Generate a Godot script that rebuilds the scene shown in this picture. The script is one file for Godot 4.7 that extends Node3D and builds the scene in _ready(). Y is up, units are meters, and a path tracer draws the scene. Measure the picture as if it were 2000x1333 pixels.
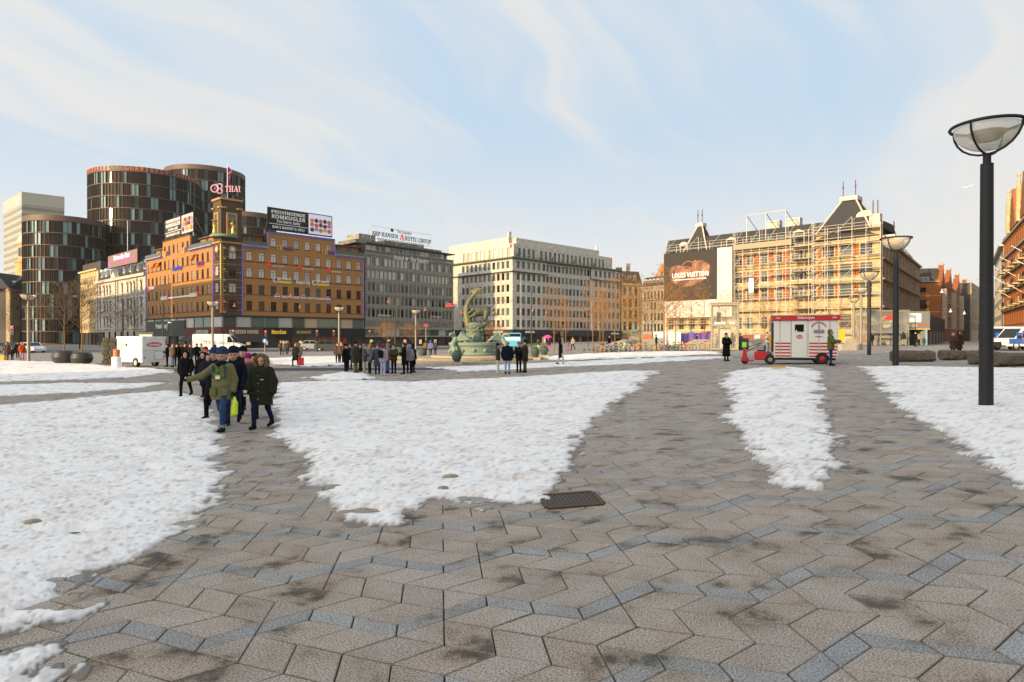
extends Node3D
# A winter city square: paved ground with snow, a ring of buildings, people, wagons, a fountain.
# Metres, y up. The camera stands at the origin, 2 m above the paving, looking along -z.
const F := 1250.0
const HZ := 660.0
const EYE := 2.0
var counts := {}
var rng := RandomNumberGenerator.new()
var M := {}
var cache := {}

class MB:
	var v := PackedVector3Array()
	var n := PackedVector3Array()
	var c := PackedColorArray()
	var col := Color(1, 1, 1)
	var painted := false
	func tri(a: Vector3, b: Vector3, d: Vector3) -> void:
		var nn := (b - a).cross(d - a).normalized()
		tri_n(a, b, d, nn, nn, nn)
	func tri_n(a: Vector3, b: Vector3, d: Vector3, na: Vector3, nb: Vector3, nd: Vector3) -> void:
		v.append(a); v.append(d); v.append(b)
		n.append(na); n.append(nd); n.append(nb)
		c.append(col); c.append(col); c.append(col)
	func quad(a: Vector3, b: Vector3, d: Vector3, e: Vector3) -> void:
		tri(a, b, d); tri(a, d, e)
	func box(lo: Vector3, hi: Vector3, t := Transform3D()) -> void:
		var p := []
		for i in 8:
			p.append(t * Vector3(hi.x if i & 1 else lo.x, hi.y if i & 2 else lo.y, hi.z if i & 4 else lo.z))
		quad(p[4], p[5], p[7], p[6]); quad(p[1], p[0], p[2], p[3])
		quad(p[5], p[1], p[3], p[7]); quad(p[0], p[4], p[6], p[2])
		quad(p[6], p[7], p[3], p[2]); quad(p[0], p[1], p[5], p[4])
	func cbox(c0: Vector3, s: Vector3, t := Transform3D()) -> void:
		box(c0 - s / 2, c0 + s / 2, t)
	# a box with chamfered vertical and top edges
	func bevel(lo: Vector3, hi: Vector3, b: float, t := Transform3D()) -> void:
		var poly := PackedVector2Array([Vector2(lo.x + b, lo.y), Vector2(hi.x - b, lo.y), Vector2(hi.x, lo.y + b), Vector2(hi.x, hi.y - b), Vector2(hi.x - b, hi.y), Vector2(lo.x + b, hi.y), Vector2(lo.x, hi.y - b), Vector2(lo.x, lo.y + b)])
		prism(poly, lo.z, hi.z, t, b)
	# polygon (counter-clockwise in x, y) pulled along z, its ends chamfered by b
	func prism(poly: PackedVector2Array, z0: float, z1: float, t := Transform3D(), b := 0.0) -> void:
		var m := poly.size()
		var mid := Vector2.ZERO
		for q in poly: mid += q / m
		var inner := PackedVector2Array()
		for q in poly:
			inner.append(q.move_toward(mid, b))
		var rings := [[inner, z0], [poly, z0 + b], [poly, z1 - b], [inner, z1]] if b > 0.0 else [[poly, z0], [poly, z1]]
		for r in rings.size() - 1:
			for i in m:
				var j := (i + 1) % m
				var a: Vector2 = rings[r][0][i]
				var a2: Vector2 = rings[r][0][j]
				var d: Vector2 = rings[r + 1][0][i]
				var d2: Vector2 = rings[r + 1][0][j]
				quad(t * Vector3(a.x, a.y, rings[r][1]), t * Vector3(a2.x, a2.y, rings[r][1]), t * Vector3(d2.x, d2.y, rings[r + 1][1]), t * Vector3(d.x, d.y, rings[r + 1][1]))
		var idx := Geometry2D.triangulate_polygon(inner)
		for k in range(0, idx.size(), 3):
			var a := inner[idx[k]]
			var bb := inner[idx[k + 1]]
			var d := inner[idx[k + 2]]
			if (bb - a).cross(d - a) < 0.0:
				var s := bb; bb = d; d = s
			tri(t * Vector3(a.x, a.y, z1), t * Vector3(bb.x, bb.y, z1), t * Vector3(d.x, d.y, z1))
			tri(t * Vector3(a.x, a.y, z0), t * Vector3(d.x, d.y, z0), t * Vector3(bb.x, bb.y, z0))
	func tube(pts: Array, rs, sides := 6, cap := true) -> void:
		var rings := []
		var nor := []
		var up := Vector3.UP
		for i in pts.size():
			var d: Vector3 = (pts[mini(i + 1, pts.size() - 1)] - pts[maxi(i - 1, 0)])
			d = d.normalized() if d.length() > 1e-9 else Vector3.UP
			var x := d.cross(up)
			if x.length() < 0.05: x = d.cross(Vector3(0.93, 0.1, 0.3))
			x = x.normalized()
			var y := d.cross(x).normalized()
			up = -y
			var r: float = rs[i] if rs is Array else rs
			var ring := []
			var nn := []
			for k in sides:
				var a := TAU * k / sides
				var e := x * cos(a) + y * sin(a)
				ring.append(pts[i] + e * r); nn.append(e)
			rings.append(ring); nor.append(nn)
		for i in rings.size() - 1:
			for k in sides:
				var l := (k + 1) % sides
				tri_n(rings[i][k], rings[i][l], rings[i + 1][l], nor[i][k], nor[i][l], nor[i + 1][l])
				tri_n(rings[i][k], rings[i + 1][l], rings[i + 1][k], nor[i][k], nor[i + 1][l], nor[i + 1][k])
		if cap:
			var e := rings.size() - 1
			for k in range(1, sides - 1):
				tri(rings[0][0], rings[0][k + 1], rings[0][k])
				tri(rings[e][0], rings[e][k], rings[e][k + 1])
	# profile: Vector2(radius, y) from bottom to top
	func lathe(prof: Array, seg := 16, t := Transform3D(), a0 := 0.0, a1 := TAU) -> void:
		for i in prof.size() - 1:
			var p: Vector2 = prof[i]
			var q: Vector2 = prof[i + 1]
			var d := (q - p).normalized()
			for k in seg:
				var a := a0 + (a1 - a0) * k / seg
				var b := a0 + (a1 - a0) * (k + 1) / seg
				var na := t.basis * Vector3(cos(a) * d.y, -d.x, -sin(a) * d.y)
				var nb := t.basis * Vector3(cos(b) * d.y, -d.x, -sin(b) * d.y)
				var A := t * Vector3(p.x * cos(a), p.y, -p.x * sin(a))
				var B := t * Vector3(p.x * cos(b), p.y, -p.x * sin(b))
				var C := t * Vector3(q.x * cos(b), q.y, -q.x * sin(b))
				var D := t * Vector3(q.x * cos(a), q.y, -q.x * sin(a))
				if p.x > 1e-5: tri_n(A, B, C, na, nb, nb)
				if q.x > 1e-5: tri_n(A, C, D, na, nb, na)
	func ball(at: Vector3, r: Vector3, seg := 10) -> void:
		var prof := []
		for i in seg / 2 + 1:
			var a := -PI / 2 + PI * i / (seg / 2)
			prof.append(Vector2(maxf(cos(a), 0.0), sin(a)))
		lathe(prof, seg, Transform3D(Basis.from_scale(r), at))
	func mesh() -> ArrayMesh:
		var arr := []
		arr.resize(Mesh.ARRAY_MAX)
		arr[Mesh.ARRAY_VERTEX] = v
		arr[Mesh.ARRAY_NORMAL] = n
		if painted: arr[Mesh.ARRAY_COLOR] = c
		var m := ArrayMesh.new()
		if v.size(): m.add_surface_from_arrays(Mesh.PRIMITIVE_TRIANGLES, arr)
		return m

# ---------- nodes ----------
func numbered(called: String) -> String:
	var k: int = counts.get(called, 0)
	counts[called] = k + 1
	return called if k == 0 else "%s_%03d" % [called, k]
func tag(o: Node, label: String, category: String, group := "", kind := "") -> Node:
	o.set_meta("label", label); o.set_meta("category", category)
	if group: o.set_meta("group", group)
	if kind: o.set_meta("kind", kind)
	return o
func thing(called: String, label: String, category: String, at := Vector3.ZERO, turn := 0.0, group := "") -> Node3D:
	var o := Node3D.new()
	o.name = numbered(called)
	add_child(o)
	o.position = at; o.rotation.y = turn
	tag(o, label, category, group)
	return o
func part(parent: Node, called: String, mesh: Mesh, m: Material, t := Transform3D()) -> MeshInstance3D:
	var o := MeshInstance3D.new()
	o.name = called if parent != self else numbered(called)
	o.mesh = mesh; o.material_override = m; o.transform = t
	parent.add_child(o, true)
	return o
func pmb(parent: Node, called: String, b: MB, m: Material, t := Transform3D()) -> MeshInstance3D:
	return part(parent, called, b.mesh(), m, t)
func struct(called: String, mesh: Mesh, m: Material) -> MeshInstance3D:
	var o := part(self, called, mesh, m)
	o.set_meta("kind", "structure")
	return o
func copy(o: Node3D, label := "", group := "") -> Node3D:
	var r: Node3D = o.duplicate()
	r.name = numbered(String(o.name).get_slice("_0", 0))
	add_child(r)
	if label: r.set_meta("label", label)
	if group: r.set_meta("group", group)
	return r
func ubox() -> BoxMesh:
	if not cache.has("ubox"): cache["ubox"] = BoxMesh.new()
	return cache["ubox"]
# a box part from lo to hi in the frame t, made from the shared unit box
func bpart(parent: Node, called: String, lo: Vector3, hi: Vector3, m: Material, t := Transform3D()) -> MeshInstance3D:
	return part(parent, called, ubox(), m, t * Transform3D(Basis.from_scale((hi - lo).abs()), (lo + hi) / 2))
func rod_mesh() -> ArrayMesh:
	if not cache.has("rod"):
		var b := MB.new()
		b.tube([Vector3(0, 0, 0), Vector3(0, 1, 0)], 1.0, 6)
		cache["rod"] = b.mesh()
	return cache["rod"]
func rod(parent: Node, called: String, a: Vector3, b: Vector3, r: float, m: Material) -> MeshInstance3D:
	var y := b - a
	var x := y.cross(Vector3(0.31, 0.2, 0.9)).normalized()
	var z := x.cross(y).normalized()
	return part(parent, called, rod_mesh(), m, Transform3D(Basis(x * r, y, z * r), a))
func text_mesh(s: String, h: float, depth := 0.05, font := "Droid Sans", bold := false) -> TextMesh:
	var key := "t|%s|%f|%f|%s|%s" % [s, h, depth, font, bold]
	if not cache.has(key):
		var t := TextMesh.new()
		var f := SystemFont.new()
		f.font_names = PackedStringArray([font])
		if bold: f.font_weight = 700
		t.font = f
		t.font_size = 32
		t.text = s
		t.depth = depth
		t.pixel_size = h / 23.0
		t.curve_step = 2.0
		cache[key] = t
	return cache[key]
# lettering centred at (u, v) of a frame, cap height h, squeezed to width w when w > 0
func letters(parent: Node, s: String, t: Transform3D, h: float, m: Material, w := 0.0, font := "Droid Sans", bold := false, called := "lettering") -> MeshInstance3D:
	var tm := text_mesh(s, h, maxf(0.02, h * 0.08), font, bold)
	var sx := 1.0
	if w > 0.0:
		var aw := tm.get_aabb().size.x
		if aw > 0.01: sx = w / aw
	return part(parent, called, tm, m, t * Transform3D(Basis.from_scale(Vector3(sx, 1, 1)), Vector3.ZERO))

# ---------- materials ----------
func lin(r: float, g: float, b: float) -> Color:
	return Color(r, g, b).linear_to_srgb()
func noise_tex(key: String, freq: float, lo: float, hi: float, oct := 4, size := 512, seed_ := 1, kind := FastNoiseLite.TYPE_SIMPLEX_SMOOTH) -> NoiseTexture2D:
	if cache.has(key): return cache[key]
	var f := FastNoiseLite.new()
	f.noise_type = kind; f.frequency = freq; f.fractal_octaves = oct; f.seed = seed_
	var t := NoiseTexture2D.new()
	t.width = size; t.height = size; t.seamless = true; t.noise = f
	var g := Gradient.new()
	g.set_color(0, Color(lo, lo, lo)); g.set_color(1, Color(hi, hi, hi))
	t.color_ramp = g
	cache[key] = t
	return t
func mat(r: float, g: float, b: float, rough := 0.85, metal := 0.0, tex: Texture2D = null, scale := 0.2) -> StandardMaterial3D:
	var m := StandardMaterial3D.new()
	m.albedo_color = lin(r, g, b)
	m.roughness = rough; m.metallic = metal
	if tex:
		m.albedo_texture = tex
		m.uv1_triplanar = true; m.uv1_world_triplanar = true
		m.uv1_scale = Vector3.ONE * scale
	return m
func glow(r: float, g: float, b: float, e: float) -> StandardMaterial3D:
	var m := mat(r, g, b, 0.4)
	m.emission_enabled = true; m.emission = lin(r, g, b); m.emission_energy_multiplier = e
	return m
func vmat(rough := 0.85, tex: Texture2D = null, scale := 0.5) -> StandardMaterial3D:
	var m := mat(1, 1, 1, rough, 0.0, tex, scale)
	m.vertex_color_use_as_albedo = true
	return m
func relief(m: StandardMaterial3D, tex: Texture2D, cm: float) -> StandardMaterial3D:
	m.heightmap_enabled = true; m.heightmap_texture = tex; m.heightmap_scale = cm
	return m

# ---------- the lie of the land ----------
var GX := [-200.0, -45.0, -6.0, -2.0, 0.0, 2.0, 6.0, 10.0, 16.0, 25.0, 46.0, 70.0, 200.0]
var GY := [-0.16, -0.14, -0.1, -0.06, 0.0, 0.1, 0.31, 0.5, 0.64, 0.76, 0.95, 1.0, 1.0]
func gy(x: float) -> float:
	for i in GX.size() - 1:
		if x < GX[i + 1]:
			var t: float = clampf((x - GX[i]) / (GX[i + 1] - GX[i]), 0, 1)
			var dx: float = GX[i + 1] - GX[i]
			var m0: float = (GY[i + 1] - GY[maxi(i - 1, 0)]) / (GX[i + 1] - GX[maxi(i - 1, 0)])
			var j := mini(i + 2, GX.size() - 1)
			var m1: float = (GY[j] - GY[i]) / (GX[j] - GX[i])
			return cubic(GY[i], GY[i + 1], m0 * dx, m1 * dx, t)
	return GY[-1]
func cubic(a: float, b: float, ma: float, mb: float, t: float) -> float:
	var t2 := t * t
	var t3 := t2 * t
	return (2 * t3 - 3 * t2 + 1) * a + (t3 - 2 * t2 + t) * ma + (3 * t2 - 2 * t3) * b + (t3 - t2) * mb
# the paving point seen at a place of the photograph, (x, depth)
func gp(px: float, py: float) -> Vector2:
	var g := 0.0
	var x := 0.0
	var d := 10.0
	for i in 12:
		d = (EYE - g) * F / (py - HZ)
		x = (px - 1000.0) / F * d
		g = gy(x)
	return Vector2(x, d)
func at(px: float, d: float, y := -99.0) -> Vector3:
	var x := (px - 1000.0) / F * d
	return Vector3(x, gy(x) if y < -90.0 else y, -d)
func onground(px: float, py: float) -> Vector3:
	var p := gp(px, py)
	return Vector3(p.x, gy(p.x), -p.y)
func hy(py: float, d: float) -> float:
	return EYE - (py - HZ) / F * d
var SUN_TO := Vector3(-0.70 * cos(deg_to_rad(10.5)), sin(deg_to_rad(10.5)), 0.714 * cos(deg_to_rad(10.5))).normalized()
func sky_picture() -> ImageTexture:
	var w := 2048
	var h := 1024
	var a := FastNoiseLite.new()
	a.seed = 11; a.frequency = 1.0; a.fractal_octaves = 5; a.noise_type = FastNoiseLite.TYPE_SIMPLEX_SMOOTH
	var warp := FastNoiseLite.new()
	warp.seed = 5; warp.frequency = 0.9; warp.fractal_octaves = 3
	var fine := FastNoiseLite.new()
	fine.seed = 23; fine.frequency = 3.0; fine.fractal_octaves = 4
	var data := PackedFloat32Array()
	data.resize(w * h * 3)
	var sun_to := SUN_TO
	for j in h / 2:
		var el := PI / 2 - PI * (j + 0.5) / h
		var up := sin(el)
		var k := 1.0 / (up + 0.16)
		# clear air: pale blue above, cream at the horizon
		var deg := rad_to_deg(el)
		var base := Color(0.345, 0.475, 0.655).lerp(Color(0.40, 0.515, 0.63), clampf((60.0 - deg) / 40.0, 0, 1))
		base = base.lerp(Color(0.72, 0.68, 0.61), pow(clampf(1.0 - deg / 19.0, 0, 1), 1.25))
		for i in w:
			var az := TAU * (i + 0.5) / w
			var c := cos(el)
			var p := Vector2(sin(az), -cos(az)) * c * k
			# streaks of cirrus drawn out along one direction
			var q := Vector2(p.x * 0.50 - p.y * 0.866, p.x * 0.866 + p.y * 0.50)
			var wx := warp.get_noise_2d(q.x * 0.5, q.y * 0.8)
			var s := a.get_noise_2d(q.x * 0.22 + 2.3, q.y * 0.75 + wx * 0.35)
			var s2 := fine.get_noise_2d(q.x * 0.16, q.y * 1.7 + wx * 0.6)
			var cl := smoothstep(-0.42, 0.34, s + 0.26 * s2)
			cl = clampf(cl * (0.82 + 0.28 * s2), 0, 1.0)
			var o := base.lerp(Color(0.635, 0.61, 0.575), cl * 0.86)
			# thin-cloud glow round the unseen sun, added to brighten the foreground
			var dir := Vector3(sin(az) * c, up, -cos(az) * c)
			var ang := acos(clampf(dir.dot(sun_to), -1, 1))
			var added_halo := 3.2 * exp(-ang * ang / 0.12) + 1.0 * exp(-ang * ang / 0.6)
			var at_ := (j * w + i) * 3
			data[at_] = o.r + added_halo; data[at_ + 1] = o.g + added_halo * 0.93; data[at_ + 2] = o.b + added_halo * 0.82
	for j in range(h / 2, h):
		for i in w:
			var at_ := (j * w + i) * 3
			data[at_] = 0.35; data[at_ + 1] = 0.34; data[at_ + 2] = 0.32
	var im := Image.create_from_data(w, h, false, Image.FORMAT_RGBF, data.to_byte_array())
	return ImageTexture.create_from_image(im)

func view_and_light() -> void:
	var cam := Camera3D.new()
	cam.name = "camera"
	cam.fov = rad_to_deg(2.0 * atan(666.5 / F))
	cam.far = 3000.0; cam.near = 0.1
	add_child(cam)
	cam.position = Vector3(0, EYE, 0)
	cam.rotation = Vector3(-atan((666.5 - HZ) / F), 0, 0)
	cam.current = true
	var we := WorldEnvironment.new()
	we.name = "world"
	var e := Environment.new()
	e.background_mode = Environment.BG_SKY
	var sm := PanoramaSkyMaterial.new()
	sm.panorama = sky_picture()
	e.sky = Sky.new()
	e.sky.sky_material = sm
	e.tonemap_mode = Environment.TONE_MAPPER_LINEAR
	e.tonemap_exposure = 1.36
	e.background_energy_multiplier = 1.0
	e.sdfgi_enabled = true; e.ssao_enabled = true; e.ssil_enabled = true
	e.fog_enabled = true
	e.fog_density = 0.00008
	e.fog_light_color = Color(0.93, 0.91, 0.88)
	we.environment = e
	add_child(we)
	# the low winter sun, behind and to the left of the camera
	var sun := DirectionalLight3D.new()
	sun.name = "sun"
	sun.light_energy = 1.6
	sun.light_color = Color(1.0, 0.85, 0.63)
	sun.light_angular_distance = 0.6
	sun.shadow_enabled = true
	add_child(sun)
	sun.look_at_from_position(SUN_TO * 100.0, Vector3.ZERO)
# value noise that repeats without a seam
func tiled_noise(size: int, periods: Array, seed_: int) -> ImageTexture:
	var rg := RandomNumberGenerator.new()
	rg.seed = seed_
	var acc := PackedFloat32Array()
	acc.resize(size * size)
	var amp := 0.55
	for per in periods:
		var lat := PackedFloat32Array()
		for i in per * per: lat.append(rg.randf())
		for y in size:
			var fy = y * per / float(size)
			var y0 := int(fy)
			var ty := smoothstep(0.0, 1.0, fy - y0)
			for x in size:
				var fx = x * per / float(size)
				var x0 := int(fx)
				var tx := smoothstep(0.0, 1.0, fx - x0)
				var x1: int = (x0 + 1) % per
				var y1: int = (y0 + 1) % per
				acc[y * size + x] += amp * lerpf(lerpf(lat[y0 * per + x0], lat[y0 * per + x1], tx), lerpf(lat[y1 * per + x0], lat[y1 * per + x1], tx), ty)
		amp *= 0.5
	var by := PackedByteArray()
	for a in acc: by.append(clampi(int(a * 255.0), 0, 255))
	return ImageTexture.create_from_image(Image.create_from_data(size, size, false, Image.FORMAT_L8, by))
func paint_materials() -> void:
	var n1 := noise_tex("n1", 0.02, 0.72, 1.0, 5, 512, 3)
	var n2 := noise_tex("n2", 0.06, 0.55, 1.0, 5, 512, 7)
	var n3 := noise_tex("n3", 0.012, 0.6, 1.0, 6, 512, 9)
	var grain := noise_tex("grain", 0.35, 0.62, 1.0, 3, 512, 4)
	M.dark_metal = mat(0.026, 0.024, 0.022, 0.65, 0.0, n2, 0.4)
	M.black = mat(0.012, 0.012, 0.013, 0.5)
	M.white = mat(0.78, 0.77, 0.75, 0.5)
	M.white_paint = mat(0.70, 0.69, 0.66, 0.4)
	M.red = mat(0.5, 0.02, 0.02, 0.4)
	M.rubber = mat(0.012, 0.012, 0.012, 0.8)
	M.chrome = mat(0.6, 0.6, 0.6, 0.25, 1.0)
	M.snow = vmat(0.9)
	var lump := tiled_noise(512, [24, 48, 96], 21)
	relief(M.snow, lump, 3.5)
	M.snow.uv1_triplanar = true; M.snow.uv1_world_triplanar = true; M.snow.uv1_scale = Vector3.ONE * 0.55
	M.far_paving = mat(0.36, 0.325, 0.28, 0.85, 0.0, n1, 0.05)

# ---------- snow: patches whose outlines are walked on the ground ----------
var snow_polys := []      # [PackedVector2Array in (x, depth), height, name]
var snow_warp := FastNoiseLite.new()
var snow_fine := FastNoiseLite.new()
func outline(pts: Array) -> PackedVector2Array:
	var r := PackedVector2Array()
	for p in pts: r.append(gp(p[0], p[1]))
	return r
func inside_depth(poly: PackedVector2Array, p: Vector2) -> float:
	var best := 1e9
	for i in poly.size():
		var a := poly[i]
		var b := poly[(i + 1) % poly.size()]
		var q := Geometry2D.get_closest_point_to_segment(p, a, b)
		best = minf(best, p.distance_squared_to(q))
	best = sqrt(best)
	return best if Geometry2D.is_point_in_polygon(p, poly) else -best
func snow_depth(poly: PackedVector2Array, p: Vector2) -> float:
	var s := inside_depth(poly, p)
	if s < -1.2: return -1.2
	var k := 0.35 + 0.02 * p.y
	s += k * 0.55 * snow_warp.get_noise_2d(p.x * 1.2, p.y * 1.2 * 0.6) + k * 0.4 * snow_warp.get_noise_2d(p.x * 5.0 + 31.0, p.y * 3.0) + 0.09 * snow_fine.get_noise_2d(p.x * 9.0, p.y * 7.0)
	return s
func snow_patch(idx: int, called: String, label: String) -> void:
	var poly: PackedVector2Array = snow_polys[idx][0]
	var top: float = snow_polys[idx][1]
	var lo := Vector2(1e9, 1e9)
	var hi := -lo
	for p in poly:
		lo.x = minf(lo.x, p.x); lo.y = minf(lo.y, p.y); hi.x = maxf(hi.x, p.x); hi.y = maxf(hi.y, p.y)
	lo -= Vector2(0.8, 0.8); hi += Vector2(0.8, 0.8)
	# rows get wider apart with depth, columns follow
	var rows := []
	var d := maxf(lo.y, 2.2)
	while d < hi.y:
		rows.append(d); d *= 1.009
		if rows.size() > 420: break
	var b := PackedVector3Array()
	var cols := PackedColorArray()
	var ix := PackedInt32Array()
	var prev := []
	var slope := 0.006
	var k0 := int(floor(lo.x / (lo.y * slope))) if lo.x < 0 else int(floor(lo.x / (hi.y * slope)))
	var k1 := int(ceil(hi.x / (lo.y * slope))) if hi.x > 0 else int(ceil(hi.x / (hi.y * slope)))
	k0 = maxi(k0, -150); k1 = mini(k1, 150)
	var n := k1 - k0 + 1
	var ids := PackedInt32Array()
	ids.resize(rows.size() * n)
	ids.fill(-1)
	for r in rows.size():
		for k in n:
			var p := Vector2((k + k0) * slope * rows[r], rows[r])
			if p.x < lo.x or p.x > hi.x: continue
			var s := snow_depth(poly, p)
			if s < -0.6: continue
			var lump := snow_fine.get_noise_2d(p.x * 2.0, p.y * 2.0)
			var lump2 := snow_warp.get_noise_2d(p.x * 11.0, p.y * 9.0)
			var y := -0.05
			var wet := false
			if s > 0.0:
				y = (0.012 + top * (1.0 - exp(-s / (0.25 + top * 3.0)))) * (1.0 + 0.28 * lump) + 0.016 * lump2 * clampf(s * 3.0, 0, 1)
				# trodden through to the paving here and there
				var thin := snow_warp.get_noise_2d(p.x * 0.9 + 71.0, p.y * 1.6)
				if thin > 0.36: y -= (thin - 0.36) * 0.5
			else:
				# a film of meltwater and slush creeps out over the stone
				wet = -s < 0.015 + (0.03 + 0.004 * p.y) * (1.0 + 1.6 * snow_warp.get_noise_2d(p.x * 2.3 + 40.0, p.y * 1.9))
				y = 0.0045 if wet else -0.06
			ids[r * n + k] = b.size()
			b.append(Vector3(p.x, gy(p.x) + y, -p.y))
			# clean snow, grit and brown slush
			var dirt := clampf(snow_warp.get_noise_2d(p.x * 1.7 + 9.0, p.y * 2.6) * 1.6 + 0.15, 0, 1) * clampf(0.35 + snow_fine.get_noise_2d(p.x * 14.0, p.y * 12.0), 0, 1)
			var grit := smoothstep(0.26, 0.50, snow_fine.get_noise_2d(p.x * 23.0 + 5.0, p.y * 17.0))
			var o := Color(0.88, 0.83, 0.775).lerp(Color(0.56, 0.45, 0.35), dirt * 1.0).lerp(Color(0.28, 0.22, 0.17), grit * 0.55)
			if s < 0.10: o = o.lerp(Color(0.42, 0.37, 0.33), 0.45)
			if s <= 0.0: o = Color(0.20, 0.17, 0.14)
			cols.append(o)
	for r in rows.size() - 1:
		for k in n - 1:
			var i0 := ids[r * n + k]
			var i1 := ids[r * n + k + 1]
			var i2 := ids[(r + 1) * n + k + 1]
			var i3 := ids[(r + 1) * n + k]
			if i0 < 0 or i1 < 0 or i2 < 0 or i3 < 0: continue
			ix.append_array(PackedInt32Array([i0, i2, i1, i0, i3, i2]))
	var nor := PackedVector3Array()
	nor.resize(b.size())
	for t in range(0, ix.size(), 3):
		var fn := (b[ix[t + 2]] - b[ix[t]]).cross(b[ix[t + 1]] - b[ix[t]])
		for q in 3: nor[ix[t + q]] += fn
	for i in nor.size():
		nor[i] = nor[i].normalized() if nor[i].length() > 0 else Vector3.UP
		if nor[i].y < 0: nor[i] = -nor[i]
	var arr := []
	arr.resize(Mesh.ARRAY_MAX)
	arr[Mesh.ARRAY_VERTEX] = b; arr[Mesh.ARRAY_NORMAL] = nor; arr[Mesh.ARRAY_COLOR] = cols; arr[Mesh.ARRAY_INDEX] = ix
	var m := ArrayMesh.new()
	m.add_surface_from_arrays(Mesh.PRIMITIVE_TRIANGLES, arr)
	var o := part(self, called, m, M.snow)
	tag(o, label, "snow", "trodden snow on the square", "stuff")

func snow_outlines() -> void:
	snow_warp.seed = 3; snow_warp.frequency = 0.6; snow_warp.fractal_octaves = 4
	snow_fine.seed = 8; snow_fine.frequency = 0.7; snow_fine.fractal_octaves = 3
	snow_polys = [
		[outline([[-120, 800], [0, 792], [100, 785], [230, 772], [335, 764], [385, 778], [408, 800], [425, 830], [428, 880], [433, 930], [412, 990], [345, 1030], [290, 1068], [215, 1100], [135, 1118], [120, 1150], [190, 1158], [228, 1166], [205, 1186], [150, 1215], [60, 1238], [-60, 1260], [-400, 1290], [-500, 1000]]), 0.055, "a"],
		[outline([[-60, 1285], [60, 1268], [128, 1268], [126, 1290], [70, 1325], [10, 1390], [-200, 1420]]), 0.03, "b"],
		[outline([[540, 748], [690, 744], [800, 747], [900, 742], [1050, 735], [1200, 726], [1285, 725], [1262, 745], [1228, 770], [1190, 800], [1160, 825], [1132, 850], [1125, 890], [1112, 925], [1090, 952], [1060, 976], [1010, 983], [955, 985], [930, 996], [860, 984], [800, 1000], [775, 1022], [720, 1026], [680, 1006], [640, 985], [610, 960], [588, 935], [588, 900], [560, 870], [533, 842], [532, 800]]), 0.06, "c"],
		[outline([[1412, 742], [1432, 726], [1480, 720], [1560, 718], [1600, 727], [1605, 745], [1598, 770], [1612, 800], [1632, 850], [1628, 880], [1645, 905], [1618, 925], [1598, 958], [1538, 955], [1495, 905], [1470, 880], [1450, 850], [1425, 815], [1432, 785]]), 0.08, "d"],
		[outline([[1685, 718], [1760, 716], [1850, 718], [2100, 722], [2250, 800], [2200, 1000], [2040, 985], [1990, 958], [1940, 905], [1880, 870], [1820, 838], [1755, 800], [1735, 770], [1705, 742]]), 0.055, "e"],
		[outline([[-60, 703], [60, 706], [160, 709], [225, 717], [320, 722], [336, 728], [250, 738], [100, 744], [-60, 748]]), 0.06, "f"],
		[outline([[-60, 754], [150, 749], [325, 749], [285, 757], [150, 768], [-60, 778]]), 0.05, "g"],
		[outline([[600, 739], [640, 733], [680, 728], [715, 732], [730, 740], [680, 744], [630, 744]]), 0.22, "h"],
		[outline([[520, 701], [600, 697], [690, 696], [860, 699], [870, 706], [720, 707], [700, 713], [600, 716], [530, 712]]), 0.08, "i"],
		[outline([[1060, 697], [1150, 691], [1300, 687], [1395, 687], [1410, 691], [1300, 698], [1150, 703], [1080, 704]]), 0.05, "j"],
		[outline([[840, 718], [1000, 712], [1200, 703], [1380, 697], [1440, 698], [1380, 703], [1250, 711], [1050, 719], [900, 726]]), 0.035, "k"],
	]
func snow_fields() -> void:
	snow_patch(0, "snow", "wide field of trodden snow left of the walking group")
	snow_patch(1, "snow", "small snow patch at the bottom left corner of the picture")
	snow_patch(2, "snow", "wide snow field in the middle, right of the walking group")
	snow_patch(3, "snow", "narrow tongue of snow in front of the red striped wagon")
	snow_patch(4, "snow", "snow field around the nearest street lamp")
	snow_patch(5, "snow", "sunlit snow strip in front of the white trailer")
	snow_patch(6, "snow", "thin snow strip across the path at the left edge")
	snow_patch(7, "snow", "low snow heap at the feet of the standing tour group")
	snow_patch(8, "snow", "sunlit snow behind the standing tour group")
	snow_patch(9, "snow", "sunlit snow in front of the parked bicycles")
	snow_patch(10, "snow", "thin shaded snow strip in front of the fountain")

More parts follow.
